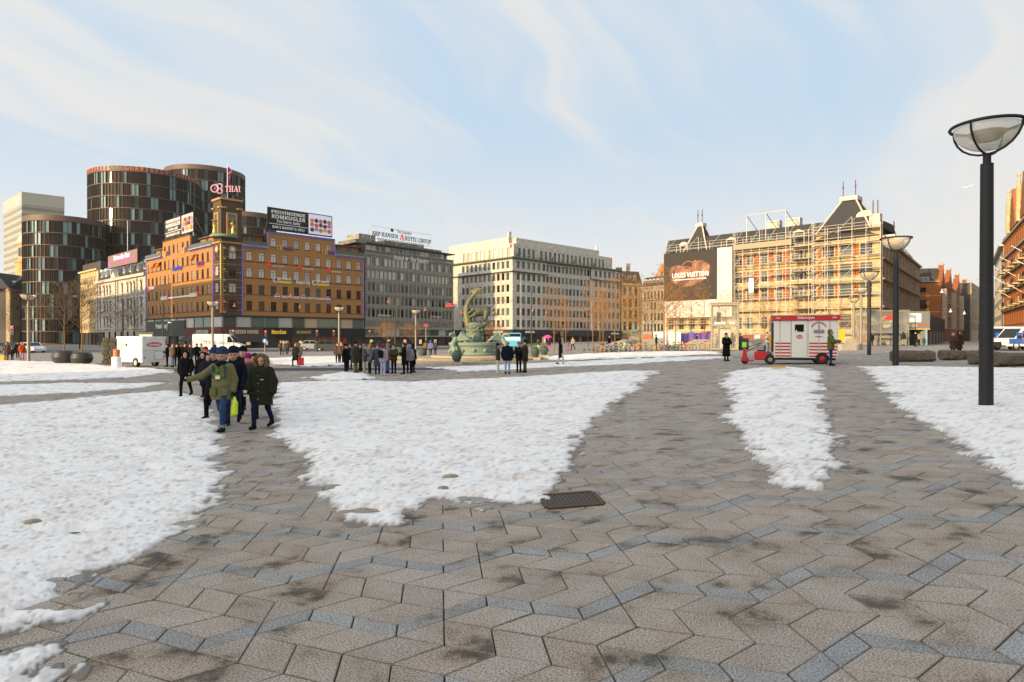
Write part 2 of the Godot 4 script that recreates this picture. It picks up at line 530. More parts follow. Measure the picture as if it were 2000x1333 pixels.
# ---------- the paving: rhombic slabs and zigzag bands ----------
var A := 0.376
var W := Vector2.ZERO
var V := Vector2.ZERO
func covered(p: Vector2, margin: float) -> bool:
	for q in snow_polys:
		if q[1] > 0.02 and inside_depth(q[0], p) > margin: return true
	return false
func slab(b: MB, pts: Array, lift: float) -> void:
	# pts (x, depth): top face, chamfer and sides, joints 7 mm wide
	var mid := Vector2.ZERO
	for p in pts: mid += p / pts.size()
	var dist := mid.y
	var gap := 0.004
	var bev := 0.005
	var ordered := pts.duplicate()
	var area := 0.0
	for i in pts.size():
		area += pts[i].cross(pts[(i + 1) % pts.size()])
	# seen from above (x right, depth away) a counter-clockwise turn has positive area
	if area < 0: ordered.reverse()
	var tilt := Vector2(rng.randf_range(-1, 1), rng.randf_range(-1, 1)) * 0.004
	var f := func(p: Vector2, inset: float, y: float) -> Vector3:
		var q := p.move_toward(mid, inset)
		return Vector3(q.x, gy(q.x) + y + lift + tilt.dot(q - mid), -q.y)
	var n := ordered.size()
	for i in range(1, n - 1):
		b.tri(f.call(ordered[0], gap * 2 + bev * 2, 0.0), f.call(ordered[i], gap * 2 + bev * 2, 0.0), f.call(ordered[i + 1], gap * 2 + bev * 2, 0.0))
	for i in n:
		var p: Vector2 = ordered[i]
		var q: Vector2 = ordered[(i + 1) % n]
		b.quad(f.call(p, gap * 2, -0.005), f.call(q, gap * 2, -0.005), f.call(q, gap * 2 + bev * 2, 0.0), f.call(p, gap * 2 + bev * 2, 0.0))
		if dist < 14.0:
			b.quad(f.call(p, gap * 2, -0.04), f.call(q, gap * 2, -0.04), f.call(q, gap * 2, -0.005), f.call(p, gap * 2, -0.005))

func slab_material(r: float, g: float, b: float, k: int) -> StandardMaterial3D:
	var m := mat(r, g, b, 0.8, 0.0, cache["slabtex%d" % k], 0.16)
	m.detail_enabled = true
	m.detail_albedo = cache["speck"]
	m.detail_mask = cache["half"]
	m.detail_blend_mode = BaseMaterial3D.BLEND_MODE_MUL
	m.detail_uv_layer = BaseMaterial3D.DETAIL_UV_2
	m.uv2_triplanar = true; m.uv2_world_triplanar = true; m.uv2_scale = Vector3.ONE * 0.4
	relief(m, cache["speck"], 0.3)
	return m

func paving() -> void:
	var ang := deg_to_rad(-6.3)
	W = Vector2(sin(ang), cos(ang)) * A
	var av := ang + deg_to_rad(120)
	V = Vector2(sin(av), cos(av)) * A
	# stains: a dark blotch layer over fine grain
	for k in 2:
		var f := FastNoiseLite.new()
		f.seed = 40 + k; f.frequency = 0.006; f.fractal_octaves = 7; f.fractal_gain = 0.6
		var t := NoiseTexture2D.new()
		t.width = 1024; t.height = 1024; t.seamless = true; t.noise = f
		var g := Gradient.new()
		g.offsets = PackedFloat32Array([0.0, 0.16, 0.24, 0.36, 0.7, 1.0])
		g.colors = PackedColorArray([Color(0.36, 0.34, 0.32), Color(0.55, 0.52, 0.48), Color(0.80, 0.77, 0.73), Color(0.93, 0.91, 0.88), Color(1, 1, 1), Color(0.94, 0.92, 0.87)])
		t.color_ramp = g
		cache["slabtex%d" % k] = t
	var sp := noise_tex("speck", 0.13, 0.30, 1.0, 3, 1024, 77)
	var sg := Gradient.new()
	sg.offsets = PackedFloat32Array([0.0, 0.36, 0.48, 0.60, 1.0])
	sg.colors = PackedColorArray([Color(0.52, 0.50, 0.48), Color(0.66, 0.64, 0.62), Color(0.85, 0.83, 0.81), Color(0.97, 0.96, 0.94), Color(1, 1, 1)])
	sp.color_ramp = sg
	var half := Image.create(4, 4, false, Image.FORMAT_RGB8)
	half.fill(Color(0.9, 0.9, 0.9))
	cache["half"] = ImageTexture.create_from_image(half)
	var tones := [Color(0.49, 0.425, 0.365), Color(0.52, 0.455, 0.39), Color(0.455, 0.395, 0.34), Color(0.50, 0.425, 0.355)]
	var big := []
	for i in 4: big.append(slab_material(tones[i].r, tones[i].g, tones[i].b, i % 2))
	var band := [slab_material(0.41, 0.41, 0.405, 0), slab_material(0.44, 0.44, 0.43, 1), slab_material(0.375, 0.38, 0.38, 0)]
	cache["bigslab"] = big
	# lattice anchor: one corner of a band measured in the picture
	var origin := Vector2(-0.59, 5.495) - V * 2.0
	var L := func(i: float, j: float) -> Vector2: return V * i + W * j
	var shapes := []
	for p in [[-1, -1], [0, -1], [1, -1], [-2, -3], [-1, -3], [0, -3]]:
		shapes.append([[p[0], p[1]], [p[0] + 1, p[1]], [p[0] + 2, p[1] + 1], [p[0] + 1, p[1] + 1]])
	for p in [[-1, -1], [0, -1], [1, -1]]:
		shapes.append([[p[0], p[1]], [p[0] + 1, p[1]], [p[0] + 1, p[1] - 1], [p[0], p[1] - 1]])
	shapes.append([[2, 0], [3, 1], [3, 0]])
	shapes.append([[2, -1], [3, -1], [2, -2]])
	var bands := []
	var path := [[-1, -3], [0, -3], [1, -3], [2, -2], [3, -1]]
	for i in 4:
		bands.append([path[i], path[i + 1], [path[i + 1][0], path[i + 1][1] - 0.5], [path[i][0], path[i][1] - 0.5]])
	var per := V * 4.0 + W * 2.0
	var step := -V - W * 3.5
	var list := []
	var far := 46.0
	for k in range(-32, 6):
		for m in range(-34, 44):
			var base: Vector2 = origin + step * k + per * m
			if base.y > far + 2 or base.y < 2.0 or absf(base.x) > 0.86 * base.y + 3.5: continue
			for kind in 2:
				for s in (shapes if kind == 0 else bands):
					var pts := []
					var mid := Vector2.ZERO
					for q in s:
						var w: Vector2 = base + V * float(q[0]) + W * float(q[1])
						pts.append(w); mid += w / s.size()
					if mid.y < 3.1 or mid.y > far or absf(mid.x) > 0.84 * mid.y + 1.0: continue
					if covered(mid, 0.75 + 0.012 * mid.y): continue
					list.append([mid.length(), kind, pts])
	list.sort_custom(func(a, b): return a[0] < b[0])
	# mortar bed and the ground beyond the slabs
	var bed := MB.new()
	var xs := [-600.0, -200.0, -120.0, -80.0, -45.0, -30, -20, -14, -10, -6, -4, -2, 0, 2, 4, 6, 8, 10, 13, 16, 20, 25, 35, 46, 58, 70, 120.0, 200.0, 600.0]
	var zs := [60.0, 20.0, 0.0, -10.0, -20.0, -46.0, -100.0, -250.0, -900.0]
	for i in xs.size() - 1:
		for j in zs.size() - 1:
			var a := Vector3(xs[i], gy(xs[i]) - 0.03, zs[j])
			var b := Vector3(xs[i + 1], gy(xs[i + 1]) - 0.03, zs[j])
			var c := Vector3(xs[i + 1], gy(xs[i + 1]) - 0.03, zs[j + 1])
			var d := Vector3(xs[i], gy(xs[i]) - 0.03, zs[j + 1])
			bed.quad(a, b, c, d)
	var ground := struct("ground", bed.mesh(), M.far_paving)
	var bedmat := mat(0.045, 0.04, 0.035, 0.95)
	var b2 := MB.new()
	for i in range(-24, 24):
		for j in 8:
			var x0 := i * 2.0
			var x1 := x0 + 2.0
			var z0 := -2.0 - j * 5.4
			b2.quad(Vector3(x0, gy(x0) - 0.024, z0), Vector3(x1, gy(x1) - 0.024, z0), Vector3(x1, gy(x1) - 0.024, z0 - 5.4), Vector3(x0, gy(x0) - 0.024, z0 - 5.4))
	var pav := struct("pavement", b2.mesh(), bedmat)
	var n := [0, 0]
	var rest := [[], []]
	for i in 4: rest[0].append(MB.new())
	for i in 3: rest[1].append(MB.new())
	for it in list:
		var kind: int = it[1]
		var k := rng.randi_range(0, 3 if kind == 0 else 2)
		n[kind] += 1
		var lift := rng.randf_range(-0.003, 0.003)
		if n[kind] <= 300:
			var mb := MB.new()
			slab(mb, it[2], lift)
			pmb(pav, "paving_slab" if kind == 0 else "band_slab", mb, big[k] if kind == 0 else band[k])
		else:
			slab(rest[kind][k], it[2], lift)
	for kind in 2:
		for i in rest[kind].size():
			var o := pmb(pav, "farther_slabs" if kind == 0 else "farther_band_slabs", rest[kind][i], big[i] if kind == 0 else band[i])
			o.set_meta("kind", "stuff")
	print("slabs ", list.size())
# ---------- building kit ----------
# a facade: left and right ends as seen from outside; u runs along it, v is the height, w comes out of it
func face(px0: float, d0: float, px1: float, d1: float) -> Dictionary:
	return face_p(at(px0, d0, 0.0), at(px1, d1, 0.0))
func face_p(p0: Vector3, p1: Vector3) -> Dictionary:
	var x := (p1 - p0).normalized()
	return {"t": Transform3D(Basis(x, Vector3.UP, x.cross(Vector3.UP)), p0), "len": p0.distance_to(p1), "p0": p0, "p1": p1}
func fu(f: Dictionary, px: float) -> float:
	var a: Vector3 = f.p0
	var d: Vector3 = f.p1 - f.p0
	var k := (px - 1000.0) / F
	# (a.x + t d.x) = k * -(a.z + t d.z)
	return (-k * a.z - a.x) / (d.x + k * d.z) * f.len
func fd(f: Dictionary, px: float) -> float:
	var t: float = fu(f, px) / f.len
	return -(f.p0.z + (f.p1.z - f.p0.z) * t)
func fv(f: Dictionary, px: float, py: float) -> float:
	return hy(py, fd(f, px))
func fpt(f: Dictionary, u: float, v: float, w := 0.0) -> Transform3D:
	return f.t * Transform3D(Basis(), Vector3(u, v, w))
func slide(f: Dictionary, w: float) -> Dictionary:
	var n: Vector3 = f.t.basis.z * w
	return face_p(f.p0 + n, f.p1 + n)
func sub(f: Dictionary, u0: float, u1: float, w := 0.0) -> Dictionary:
	var n: Vector3 = f.t.basis.z * w
	var x: Vector3 = f.t.basis.x
	return face_p(f.p0 + x * u0 + n, f.p0 + x * u1 + n)
# a wall with openings; rows: [v bottom, v top, [[u0, u1], ...]]
func wall(b: MB, f: Dictionary, u0: float, u1: float, v0: float, v1: float, rows: Array, th := 0.4) -> void:
	var v := v0
	for r in rows:
		if r[0] > v + 0.001: b.box(Vector3(u0, v, -th), Vector3(u1, r[0], 0), f.t)
		var u := u0
		for o in r[2]:
			if o[0] > u + 0.001: b.box(Vector3(u, r[0], -th), Vector3(o[0], r[1], 0), f.t)
			u = o[1]
		if u1 > u + 0.001: b.box(Vector3(u, r[0], -th), Vector3(u1, r[1], 0), f.t)
		v = r[1]
	if v1 > v + 0.001: b.box(Vector3(u0, v, -th), Vector3(u1, v1, 0), f.t)
func cols(u0: float, step: float, n: int, w: float) -> Array:
	var r := []
	for i in n: r.append([u0 + step * i - w / 2, u0 + step * i + w / 2])
	return r
# window frames, shared by size and kind
func frame_mesh(w: float, h: float, kind: String) -> ArrayMesh:
	var key := "w%.2f_%.2f_%s" % [w, h, kind]
	if cache.has(key): return cache[key]
	var b := MB.new()
	var t := 0.07 if kind != "thin" else 0.05
	b.box(Vector3(-w / 2, 0, -0.05), Vector3(-w / 2 + t, h, 0.05)); b.box(Vector3(w / 2 - t, 0, -0.05), Vector3(w / 2, h, 0.05))
	b.box(Vector3(-w / 2 + t, 0, -0.05), Vector3(w / 2 - t, t, 0.05)); b.box(Vector3(-w / 2 + t, h - t, -0.05), Vector3(w / 2 - t, h, 0.05))
	if kind == "cross" or kind == "tee":
		b.box(Vector3(-w / 2 + t, h * 0.72, -0.04), Vector3(w / 2 - t, h * 0.72 + t, 0.04))
		b.box(Vector3(-t / 2, t, -0.04), Vector3(t / 2, h * 0.72, 0.04))
	if kind == "cross": b.box(Vector3(-t / 2, h * 0.72 + t, -0.04), Vector3(t / 2, h - t, 0.04))
	if kind == "grid":
		for i in range(1, 3): b.box(Vector3(-w / 2 + t, h * i / 3 - 0.03, -0.04), Vector3(w / 2 - t, h * i / 3 + 0.03, 0.04))
		b.box(Vector3(-t / 2, t, -0.045), Vector3(t / 2, h - t, 0.045))
	if kind == "half": b.box(Vector3(-t / 2, t, -0.04), Vector3(t / 2, h - t, 0.04))
	if kind == "sill" or kind == "tee" or kind == "cross": b.box(Vector3(-w / 2 - 0.06, -0.1, -0.05), Vector3(w / 2 + 0.06, 0, 0.25))
	cache[key] = b.mesh()
	return cache[key]
func win(bld: Node, f: Dictionary, u: float, v: float, w: float, h: float, kind: String, fm: Material, pm: Material, inset := 0.2) -> MeshInstance3D:
	var o := part(bld, "window", frame_mesh(w, h, kind), fm, fpt(f, u, v, -inset))
	bpart(o, "pane", Vector3(-w / 2 + 0.03, 0.03, -0.03), Vector3(w / 2 - 0.03, h - 0.03, -0.01), pm)
	return o
func pick(a: Array): return a[rng.randi() % a.size()]
func wins(bld: Node, f: Dictionary, rows: Array, kind: String, fm: Material, panes: Array, inset := 0.2) -> void:
	for r in rows:
		for o in r[2]:
			win(bld, f, (o[0] + o[1]) / 2, r[0], o[1] - o[0], r[1] - r[0], kind, fm, pick(panes), inset)
# a closed roof or body over a ground outline, from y0 to y1
func block(b: MB, pts: Array, y0: float, y1: float) -> void:
	var poly := PackedVector2Array()
	for p in pts: poly.append(Vector2(p.x, -p.z))
	if Geometry2D.is_polygon_clockwise(poly): poly.reverse()
	# the polygon's own x, y become world x and -z
	b.prism(poly, y0, y1, Transform3D(Basis(Vector3(1, 0, 0), Vector3(0, 0, -1), Vector3(0, 1, 0)), Vector3.ZERO))
func back(f: Dictionary, depth: float, u0 := 0.0, u1 := -1.0) -> Array:
	if u1 < 0: u1 = f.len
	var r := []
	for p in [[u0, -0.38], [u1, -0.38], [u1, -depth], [u0, -depth]]: r.append(f.t * Vector3(p[0], 0, p[1]))
	return r

func building_materials() -> void:
	var n1: Texture2D = cache["n1"]
	var n2: Texture2D = cache["n2"]
	var n3: Texture2D = cache["n3"]
	M.brick = mat(0.57, 0.275, 0.08, 0.85, 0.0, n2, 0.3)
	M.dark_brick = mat(0.115, 0.075, 0.045, 0.8, 0.0, n2, 0.4)
	M.red_brick = mat(0.40, 0.13, 0.045, 0.85, 0.0, n2, 0.35)
	M.orange_brick = mat(0.52, 0.165, 0.03, 0.85, 0.0, n2, 0.35)
	M.cream_stone = mat(0.64, 0.50, 0.27, 0.85, 0.0, n1, 0.12)
	M.pale_stone = mat(0.52, 0.44, 0.35, 0.85, 0.0, n1, 0.1)
	M.white_stone = mat(0.66, 0.61, 0.53, 0.8, 0.0, n1, 0.1)
	M.grey_stone = mat(0.28, 0.26, 0.20, 0.8, 0.0, n3, 0.12)
	M.beige = mat(0.46, 0.36, 0.23, 0.85, 0.0, n3, 0.15)
	M.grey_render = mat(0.42, 0.40, 0.35, 0.85, 0.0, n3, 0.15)
	M.slate = mat(0.05, 0.052, 0.055, 0.8, 0.0, n2, 0.5)
	M.roof_dark = mat(0.07, 0.06, 0.052, 0.7, 0.0, n2, 0.3)
	M.bronze = mat(0.05, 0.03, 0.021, 0.6, 0.0, n2, 0.2)
	M.bronze_light = mat(0.17, 0.10, 0.07, 0.6, 0.0, n2, 0.2)
	M.verdigris = mat(0.36, 0.50, 0.41, 0.75, 0.1, n2, 0.9)
	M.patina = mat(0.17, 0.36, 0.20, 0.8, 0.0, n2, 0.5)
	M.gold = mat(0.85, 0.55, 0.10, 0.3, 0.8)
	M.gold_paint = mat(0.42, 0.22, 0.06, 0.6)
	M.tube_blue = glow(0.08, 0.1, 0.65, 0.35)
	M.frame_red = mat(0.10, 0.022, 0.015, 0.5)
	M.frame_dark = mat(0.03, 0.027, 0.022, 0.5)
	M.frame_white = mat(0.62, 0.6, 0.55, 0.5)
	M.frame_grey = mat(0.2, 0.2, 0.18, 0.5)
	M.glass_dark = mat(0.012, 0.014, 0.012, 0.06); M.glass_brown = mat(0.05, 0.025, 0.016, 0.08)
	M.glass_mid = mat(0.06, 0.075, 0.065, 0.07); M.glass_green = mat(0.10, 0.14, 0.115, 0.08)
	M.glass_pale = mat(0.40, 0.39, 0.36, 0.12); M.glass_curtain = mat(0.55, 0.53, 0.48, 0.3)
	M.glass_sky = mat(0.15, 0.24, 0.235, 0.08, 0.1); M.glass_sky2 = mat(0.07, 0.125, 0.13, 0.07, 0.1); M.glass_blind = mat(0.42, 0.33, 0.22, 0.3)
	for g in ["glass_dark", "glass_mid", "glass_green", "glass_sky", "glass_sky2", "glass_brown", "glass_pale"]: M[g].metallic_specular = 0.5
	M.black_print = mat(0.010, 0.009, 0.008, 0.75)
	M.letter_white = mat(0.75, 0.74, 0.72, 0.4)
	M.letter_black = mat(0.02, 0.02, 0.02, 0.4)
	M.letter_red = glow(0.6, 0.03, 0.02, 0.35)
	M.letter_yellow = glow(0.75, 0.42, 0.03, 0.35)
	M.letter_blue = mat(0.02, 0.06, 0.45, 0.4)
	M.letter_mint = mat(0.5, 0.62, 0.5, 0.4)
	M.letter_purple = mat(0.12, 0.03, 0.16, 0.4)
	M.letter_pink = mat(0.55, 0.3, 0.38, 0.4)
	M.letter_orange = mat(0.55, 0.16, 0.08, 0.4)
	M.letter_gold = mat(0.6, 0.42, 0.1, 0.4)
	M.brown_fascia = mat(0.11, 0.03, 0.018, 0.75)
	M.shop_dark = mat(0.022, 0.02, 0.019, 0.75)
	M.shop_glass = mat(0.05, 0.045, 0.035, 0.05)
	M.lit_window = glow(0.8, 0.5, 0.2, 0.55)
	M.steel = mat(0.42, 0.40, 0.37, 0.45, 0.6)
	M.scaffold = mat(0.55, 0.50, 0.43, 0.5, 0.35)
	M.plank = mat(0.45, 0.38, 0.28, 0.8, 0.0, n2, 0.8)
	M.net = mat(0.58, 0.55, 0.50, 0.8)

func shopfront(bld: Node, f: Dictionary, u0: float, u1: float, v0: float, v1: float, n: int, m: Material) -> void:
	for i in n:
		var a := u0 + (u1 - u0) * i / n
		var b := u0 + (u1 - u0) * (i + 1) / n
		bpart(bld, "shop_window", Vector3(a + 0.12, v0, -0.3), Vector3(b - 0.12, v1, -0.25), m if rng.randf() < 0.75 else M.shop_dark, f.t)
		bpart(bld, "pillar", Vector3(b - 0.12, v0, -0.32), Vector3(b + 0.12, v1, -0.05), M.shop_dark, f.t)

# ---------- the brick corner building with the weather tower ----------
func brick_corner() -> void:
	var bld := thing("brick_building", "brown brick corner building with slim clock-like thermometer tower and roof billboards", "building")
	var pl := at(286, 158.4, 0.0)
	var pc := Vector3(-58.6, 0, -129.1)
	var pr := at(710.3, 153.0, 0.0)
	var fl := face_p(pl, pc)
	var fr := face_p(pc, pr)
	var tl := 3.7
	var tr := 4.1
	var rows_v := []
	for i in 4: rows_v.append([7.75 + 3.42 * i, 9.65 + 3.42 * i])
	var b := MB.new()
	var cr := cols(tr + 1.55, 2.62, 11, 1.22)
	var cl := cols(1.6, 2.70, 14, 1.15)
	var rr := []
	var rl := []
	for r in rows_v:
		rr.append([r[0], r[1], cr]); rl.append([r[0], r[1], cl])
	wall(b, fr, tr, fr.len, 6.6, 21.0, rr)
	wall(b, fl, 0, fl.len - tl, 6.6, 21.0, rl)
	var attic_r := [[21.45, 23.3, cr.slice(2, 8)]]
	var ua: float = cr[2][0] - 0.75
	var ub: float = cr[7][1] + 0.9
	wall(b, fr, ua, ub, 21.0, 24.5, attic_r)
	var attic_l := [[21.45, 23.3, cl.slice(4, 10)]]
	var la: float = cl[4][0] - 0.8
	var lb: float = cl[9][1] + 0.8
	wall(b, fl, la, lb, 21.0, 24.5, attic_l)
	pmb(bld, "brick_wall", b, M.brick)
	for f in [[fr, rr, ["glass_curtain", "glass_pale", "glass_curtain", "glass_pale"]], [fl, rl, ["glass_dark", "glass_mid", "glass_pale"]]]:
		for r in f[1].size():
			for o in f[1][r][2]:
				var pool: Array = f[2] if (r > 1 or f[0] == fl) else ["glass_dark", "glass_mid", "glass_brown", "glass_dark"]
				win(bld, f[0], (o[0] + o[1]) / 2, f[1][r][0], o[1] - o[0], 1.9, "tee", M.frame_red, M[pick(pool)], 0.14)
	wins(bld, fr, attic_r, "tee", M.frame_red, [M.glass_curtain, M.glass_pale], 0.14)
	wins(bld, fl, attic_l, "tee", M.frame_red, [M.glass_mid, M.glass_pale], 0.14)
	# flat stone sill courses between the storeys
	for i in 5:
		var y := 7.55 + 3.42 * i
		if i < 4:
			bpart(bld, "string_course", Vector3(tr, y, 0), Vector3(fr.len, y + 0.08, 0.07), M.dark_brick, fr.t)
			bpart(bld, "string_course", Vector3(0, y, 0), Vector3(fl.len - tl, y + 0.08, 0.07), M.dark_brick, fl.t)
	# body, terraces, roofs
	var c := MB.new()
	block(c, back(fr, 13, tr, fr.len), 0.0, 20.6)
	block(c, back(fl, 13, 0, fl.len - tl), 0.0, 20.6)
	block(c, back(fr, 12, ua, ub), 20.6, 24.3)
	block(c, back(fl, 12, la, lb), 20.6, 24.3)
	pmb(bld, "core", c, M.roof_dark)
	for t in [[fr, tr, ua], [fr, ub, fr.len], [fl, 0.0, la], [fl, lb, fl.len - tl]]:
		var f: Dictionary = t[0]
		bpart(bld, "terrace_edge", Vector3(t[1], 21.0, -0.3), Vector3(t[2], 21.25, 0.55), M.grey_render, f.t)
		bpart(bld, "terrace_glass", Vector3(t[1] + 0.1, 21.25, 0.3), Vector3(t[2] - 0.1, 22.15, 0.34), M.glass_mid, f.t)
		bpart(bld, "set_back_wall", Vector3(t[1], 21.0, -2.6), Vector3(t[2], 23.6, -2.2), M.brick, f.t)
		bpart(bld, "set_back_roof", Vector3(t[1], 23.6, -4.5), Vector3(t[2], 23.85, -1.6), M.bronze_light, f.t)
		for k in 2:
			var u := lerpf(t[1], t[2], 0.3 + 0.35 * k)
			win(bld, slide(f, -2.15), u, 21.7, 1.0, 1.7, "tee", M.frame_red, M.glass_mid, -0.02)
	# roof edges
	bpart(bld, "roof_edge", Vector3(ua, 24.5, -0.4), Vector3(ub, 24.68, 0.2), M.dark_brick, fr.t)
	bpart(bld, "roof_edge", Vector3(la, 24.5, -0.4), Vector3(lb, 24.68, 0.2), M.dark_brick, fl.t)
	# blue light tubes along the outlines
	var tubes := [[fr, tr, 20.85, ua, 20.85], [fr, ua, 20.85, ua, 24.4], [fr, ua, 24.4, ub, 24.4], [fr, ub, 24.4, ub, 20.85], [fr, ub, 20.85, fr.len - 0.1, 20.85], [fr, fr.len - 0.1, 20.85, fr.len - 0.1, 6.7], [fr, tr, 20.85, tr, 6.8], [fl, fl.len - tl, 20.85, fl.len - tl, 6.8], [fl, 0.1, 20.85, 0.1, 6.8], [fl, lb, 20.85, fl.len - tl, 20.85], [fl, 0.1, 20.85, la, 20.85]]
	for q in tubes:
		rod(bld, "light_tube", q[0].t * Vector3(q[1], q[2], 0.2), q[0].t * Vector3(q[3], q[4], 0.2), 0.055, M.tube_blue)
	# tower
	var tb := MB.new()
	var tw := [fl.t * Vector3(fl.len - tl, 0, 0.12), fl.t * Vector3(fl.len + 0.12, 0, 0.12), fr.t * Vector3(tr, 0, 0.12), fr.t * Vector3(tr, 0, -4.0)]
	block(tb, tw, 6.6, 30.2)
	pmb(bld, "tower", tb, M.dark_brick)
	var tfl := face_p(fl.t * Vector3(fl.len - tl, 0, 0.12), fl.t * Vector3(fl.len + 0.12, 0, 0.12))
	var tfr := face_p(fr.t * Vector3(-0.12, 0, 0.12), fr.t * Vector3(tr, 0, 0.12))
	for f in [tfl, tfr]:
		var n: float = f.len
		bpart(bld, "tower_cornice", Vector3(-0.1, 29.9, 0), Vector3(n + 0.1, 30.3, 0.3), M.gold_paint, f.t)
		bpart(bld, "tower_ledge", Vector3(0, 21.2, 0), Vector3(n, 21.5, 0.25), M.gold_paint, f.t)
		bpart(bld, "tower_corbel", Vector3(0, 28.2, 0), Vector3(n * 0.25, 28.5, 0.35), M.gold_paint, f.t)
		bpart(bld, "tower_corbel", Vector3(n * 0.75, 28.2, 0), Vector3(n, 28.5, 0.35), M.gold_paint, f.t)
		for i in 9: bpart(bld, "gilt_band", Vector3(0.3, 7.6 + 1.55 * i, 0), Vector3(n - 0.05, 7.68 + 1.55 * i, 0.05), M.gold_paint, f.t)
		for i in 4:
			win(bld, f, n * 0.52, 7.75 + 3.42 * i, minf(1.5, n * 0.4), 1.9, "tee", M.frame_red, M[pick(["glass_dark", "glass_pale"])], -0.08)
		# star window
		var st := MB.new()
		for k in 8: st.cbox(Vector3.ZERO, Vector3(1.5, 0.42, 0.1), Transform3D(Basis(Vector3(0, 0, 1), PI * k / 8), Vector3.ZERO))
		pmb(bld, "star_frame", st, M.gold_paint, fpt(f, n * 0.52, 20.0, 0.1))
		bpart(bld, "star_window", Vector3(n * 0.52 - 0.38, 19.6, 0.15), Vector3(n * 0.52 + 0.38, 20.4, 0.2), M.glass_curtain, f.t)
		# niche with its gilt figure
		var nu := n * 0.5
		var fm := MB.new()
		for q in [[-1.05, 22.9, -0.75, 27.4], [0.75, 22.9, 1.05, 27.4], [-0.75, 27.1, 0.75, 27.4]]:
			fm.box(Vector3(nu + q[0], q[1], 0), Vector3(nu + q[2], q[3], 0.22), f.t)
		pmb(bld, "niche_frame", fm, M.gold_paint)
		bpart(bld, "niche", Vector3(nu - 0.75, 22.9, 0), Vector3(nu + 0.75, 27.1, 0.05), M.glass_sky2, f.t)
		var fig := MB.new()
		fig.lathe([Vector2(0.0, 0), Vector2(0.34, 0.02), Vector2(0.26, 0.9), Vector2(0.2, 1.3), Vector2(0.27, 1.75), Vector2(0.1, 2.0), Vector2(0.15, 2.2), Vector2(0.1, 2.42), Vector2(0, 2.45)], 10)
		fig.tube([Vector3(0.2, 1.75, 0), Vector3(0.42, 1.4, 0.1), Vector3(0.3, 1.2, 0.25)], [0.09, 0.07, 0.05], 6)
		fig.tube([Vector3(-0.2, 1.75, 0), Vector3(-0.42, 1.5, 0.1), Vector3(-0.35, 2.3, 0.15)], [0.09, 0.07, 0.05], 6)
		fig.tube([Vector3(-0.4, 0.0, 0.25), Vector3(0.4, 0.1, 0.25)], 0.16, 6)
		fig.lathe([Vector2(0.02, 2.5), Vector2(0.75, 2.62), Vector2(0.0, 2.95)], 12)
		pmb(bld, "gilt_figure", fig, M.gold, fpt(f, nu, 23.1, 0.55))
	var ring := MB.new()
	ring.lathe([Vector2(0, -0.1), Vector2(2.6, 0.0), Vector2(2.75, 0.35), Vector2(2.6, 0.45), Vector2(0, 0.4)], 24)
	pmb(bld, "round_balcony", ring, M.verdigris, Transform3D(Basis(), fl.t * Vector3(fl.len - 0.9, 22.35, -0.9)))
	# thermometer on the corner edge
	var cx: Vector3 = fl.t * Vector3(fl.len + 0.12, 0, 0.12)
	var out_dir: Vector3 = (fl.t.basis.z + fr.t.basis.z).normalized()
	rod(bld, "thermometer_tube", cx + out_dir * 0.2 + Vector3.UP * 7.0, cx + out_dir * 0.2 + Vector3.UP * 21.0, 0.12, M.letter_gold)
	rod(bld, "thermometer_red", cx + out_dir * 0.36 + Vector3.UP * 7.2, cx + out_dir * 0.36 + Vector3.UP * 10.6, 0.11, M.letter_red)
	for i in 38:
		var y := 7.2 + 0.36 * i
		var big := i % 6 == 0
		var t2 := Transform3D(fr.t.basis, cx + out_dir * 0.2 + Vector3.UP * y)
		bpart(bld, "scale_mark", Vector3(-0.05, -0.04, -0.03), Vector3(1.0 if big else 0.62, 0.05, 0.03), M.letter_gold, t2)
		if big: bpart(bld, "degree_mark", Vector3(0.5, -0.16, -0.03), Vector3(0.85, 0.16, 0.03), M.letter_gold, t2)
	# mezzanine glass, fascia, shops
	for f in [[fr, 0.0, fr.len, 11], [fl, 0.0, fl.len, 9]]:
		var g: Dictionary = f[0]
		bpart(bld, "brick_soffit", Vector3(0, 6.35, -0.3), Vector3(g.len, 6.62, 0.12), M.shop_dark, g.t)
		for i in f[3]:
			var a: float = g.len * i / f[3]
			var z: float = g.len * (i + 1) / f[3]
			bpart(bld, "mezzanine_window", Vector3(a + 0.08, 4.2, -0.3), Vector3(z - 0.08, 6.3, -0.2), M[pick(["glass_green", "glass_mid", "glass_green", "glass_pale"])] if g == fl or i < 6 else M[pick(["glass_blind", "glass_green", "glass_blind"])], g.t)
			bpart(bld, "mezzanine_post", Vector3(z - 0.08, 4.1, -0.3), Vector3(z + 0.08, 6.35, -0.08), M.frame_grey, g.t)
		shopfront(bld, g, 0, g.len, -0.2, 2.3, f[3], M.shop_glass)
	bpart(bld, "fascia", Vector3(fl.len - 19.0, 2.3, -0.3), Vector3(fl.len + 0.02, 4.1, 0.1), M.brown_fascia, fl.t)
	bpart(bld, "fascia", Vector3(0, 2.3, -0.3), Vector3(8.6, 4.1, 0.1), M.brown_fascia, fr.t)
	bpart(bld, "fascia", Vector3(8.6, 2.3, -0.3), Vector3(15.4, 4.1, 0.12), M.black_print, fr.t)
	bpart(bld, "fascia", Vector3(15.4, 2.3, -0.3), Vector3(20.2, 4.1, 0.1), M.shop_dark, fr.t)
	bpart(bld, "fascia", Vector3(20.2, 2.3, -0.3), Vector3(fr.len, 4.1, 0.12), M.black_print, fr.t)
	bpart(bld, "fascia", Vector3(0, 2.3, -0.3), Vector3(fl.len - 19.0, 5.9, 0.1), mat(0.025, 0.05, 0.045, 0.5, 0.0, cache["n2"], 0.6), fl.t)
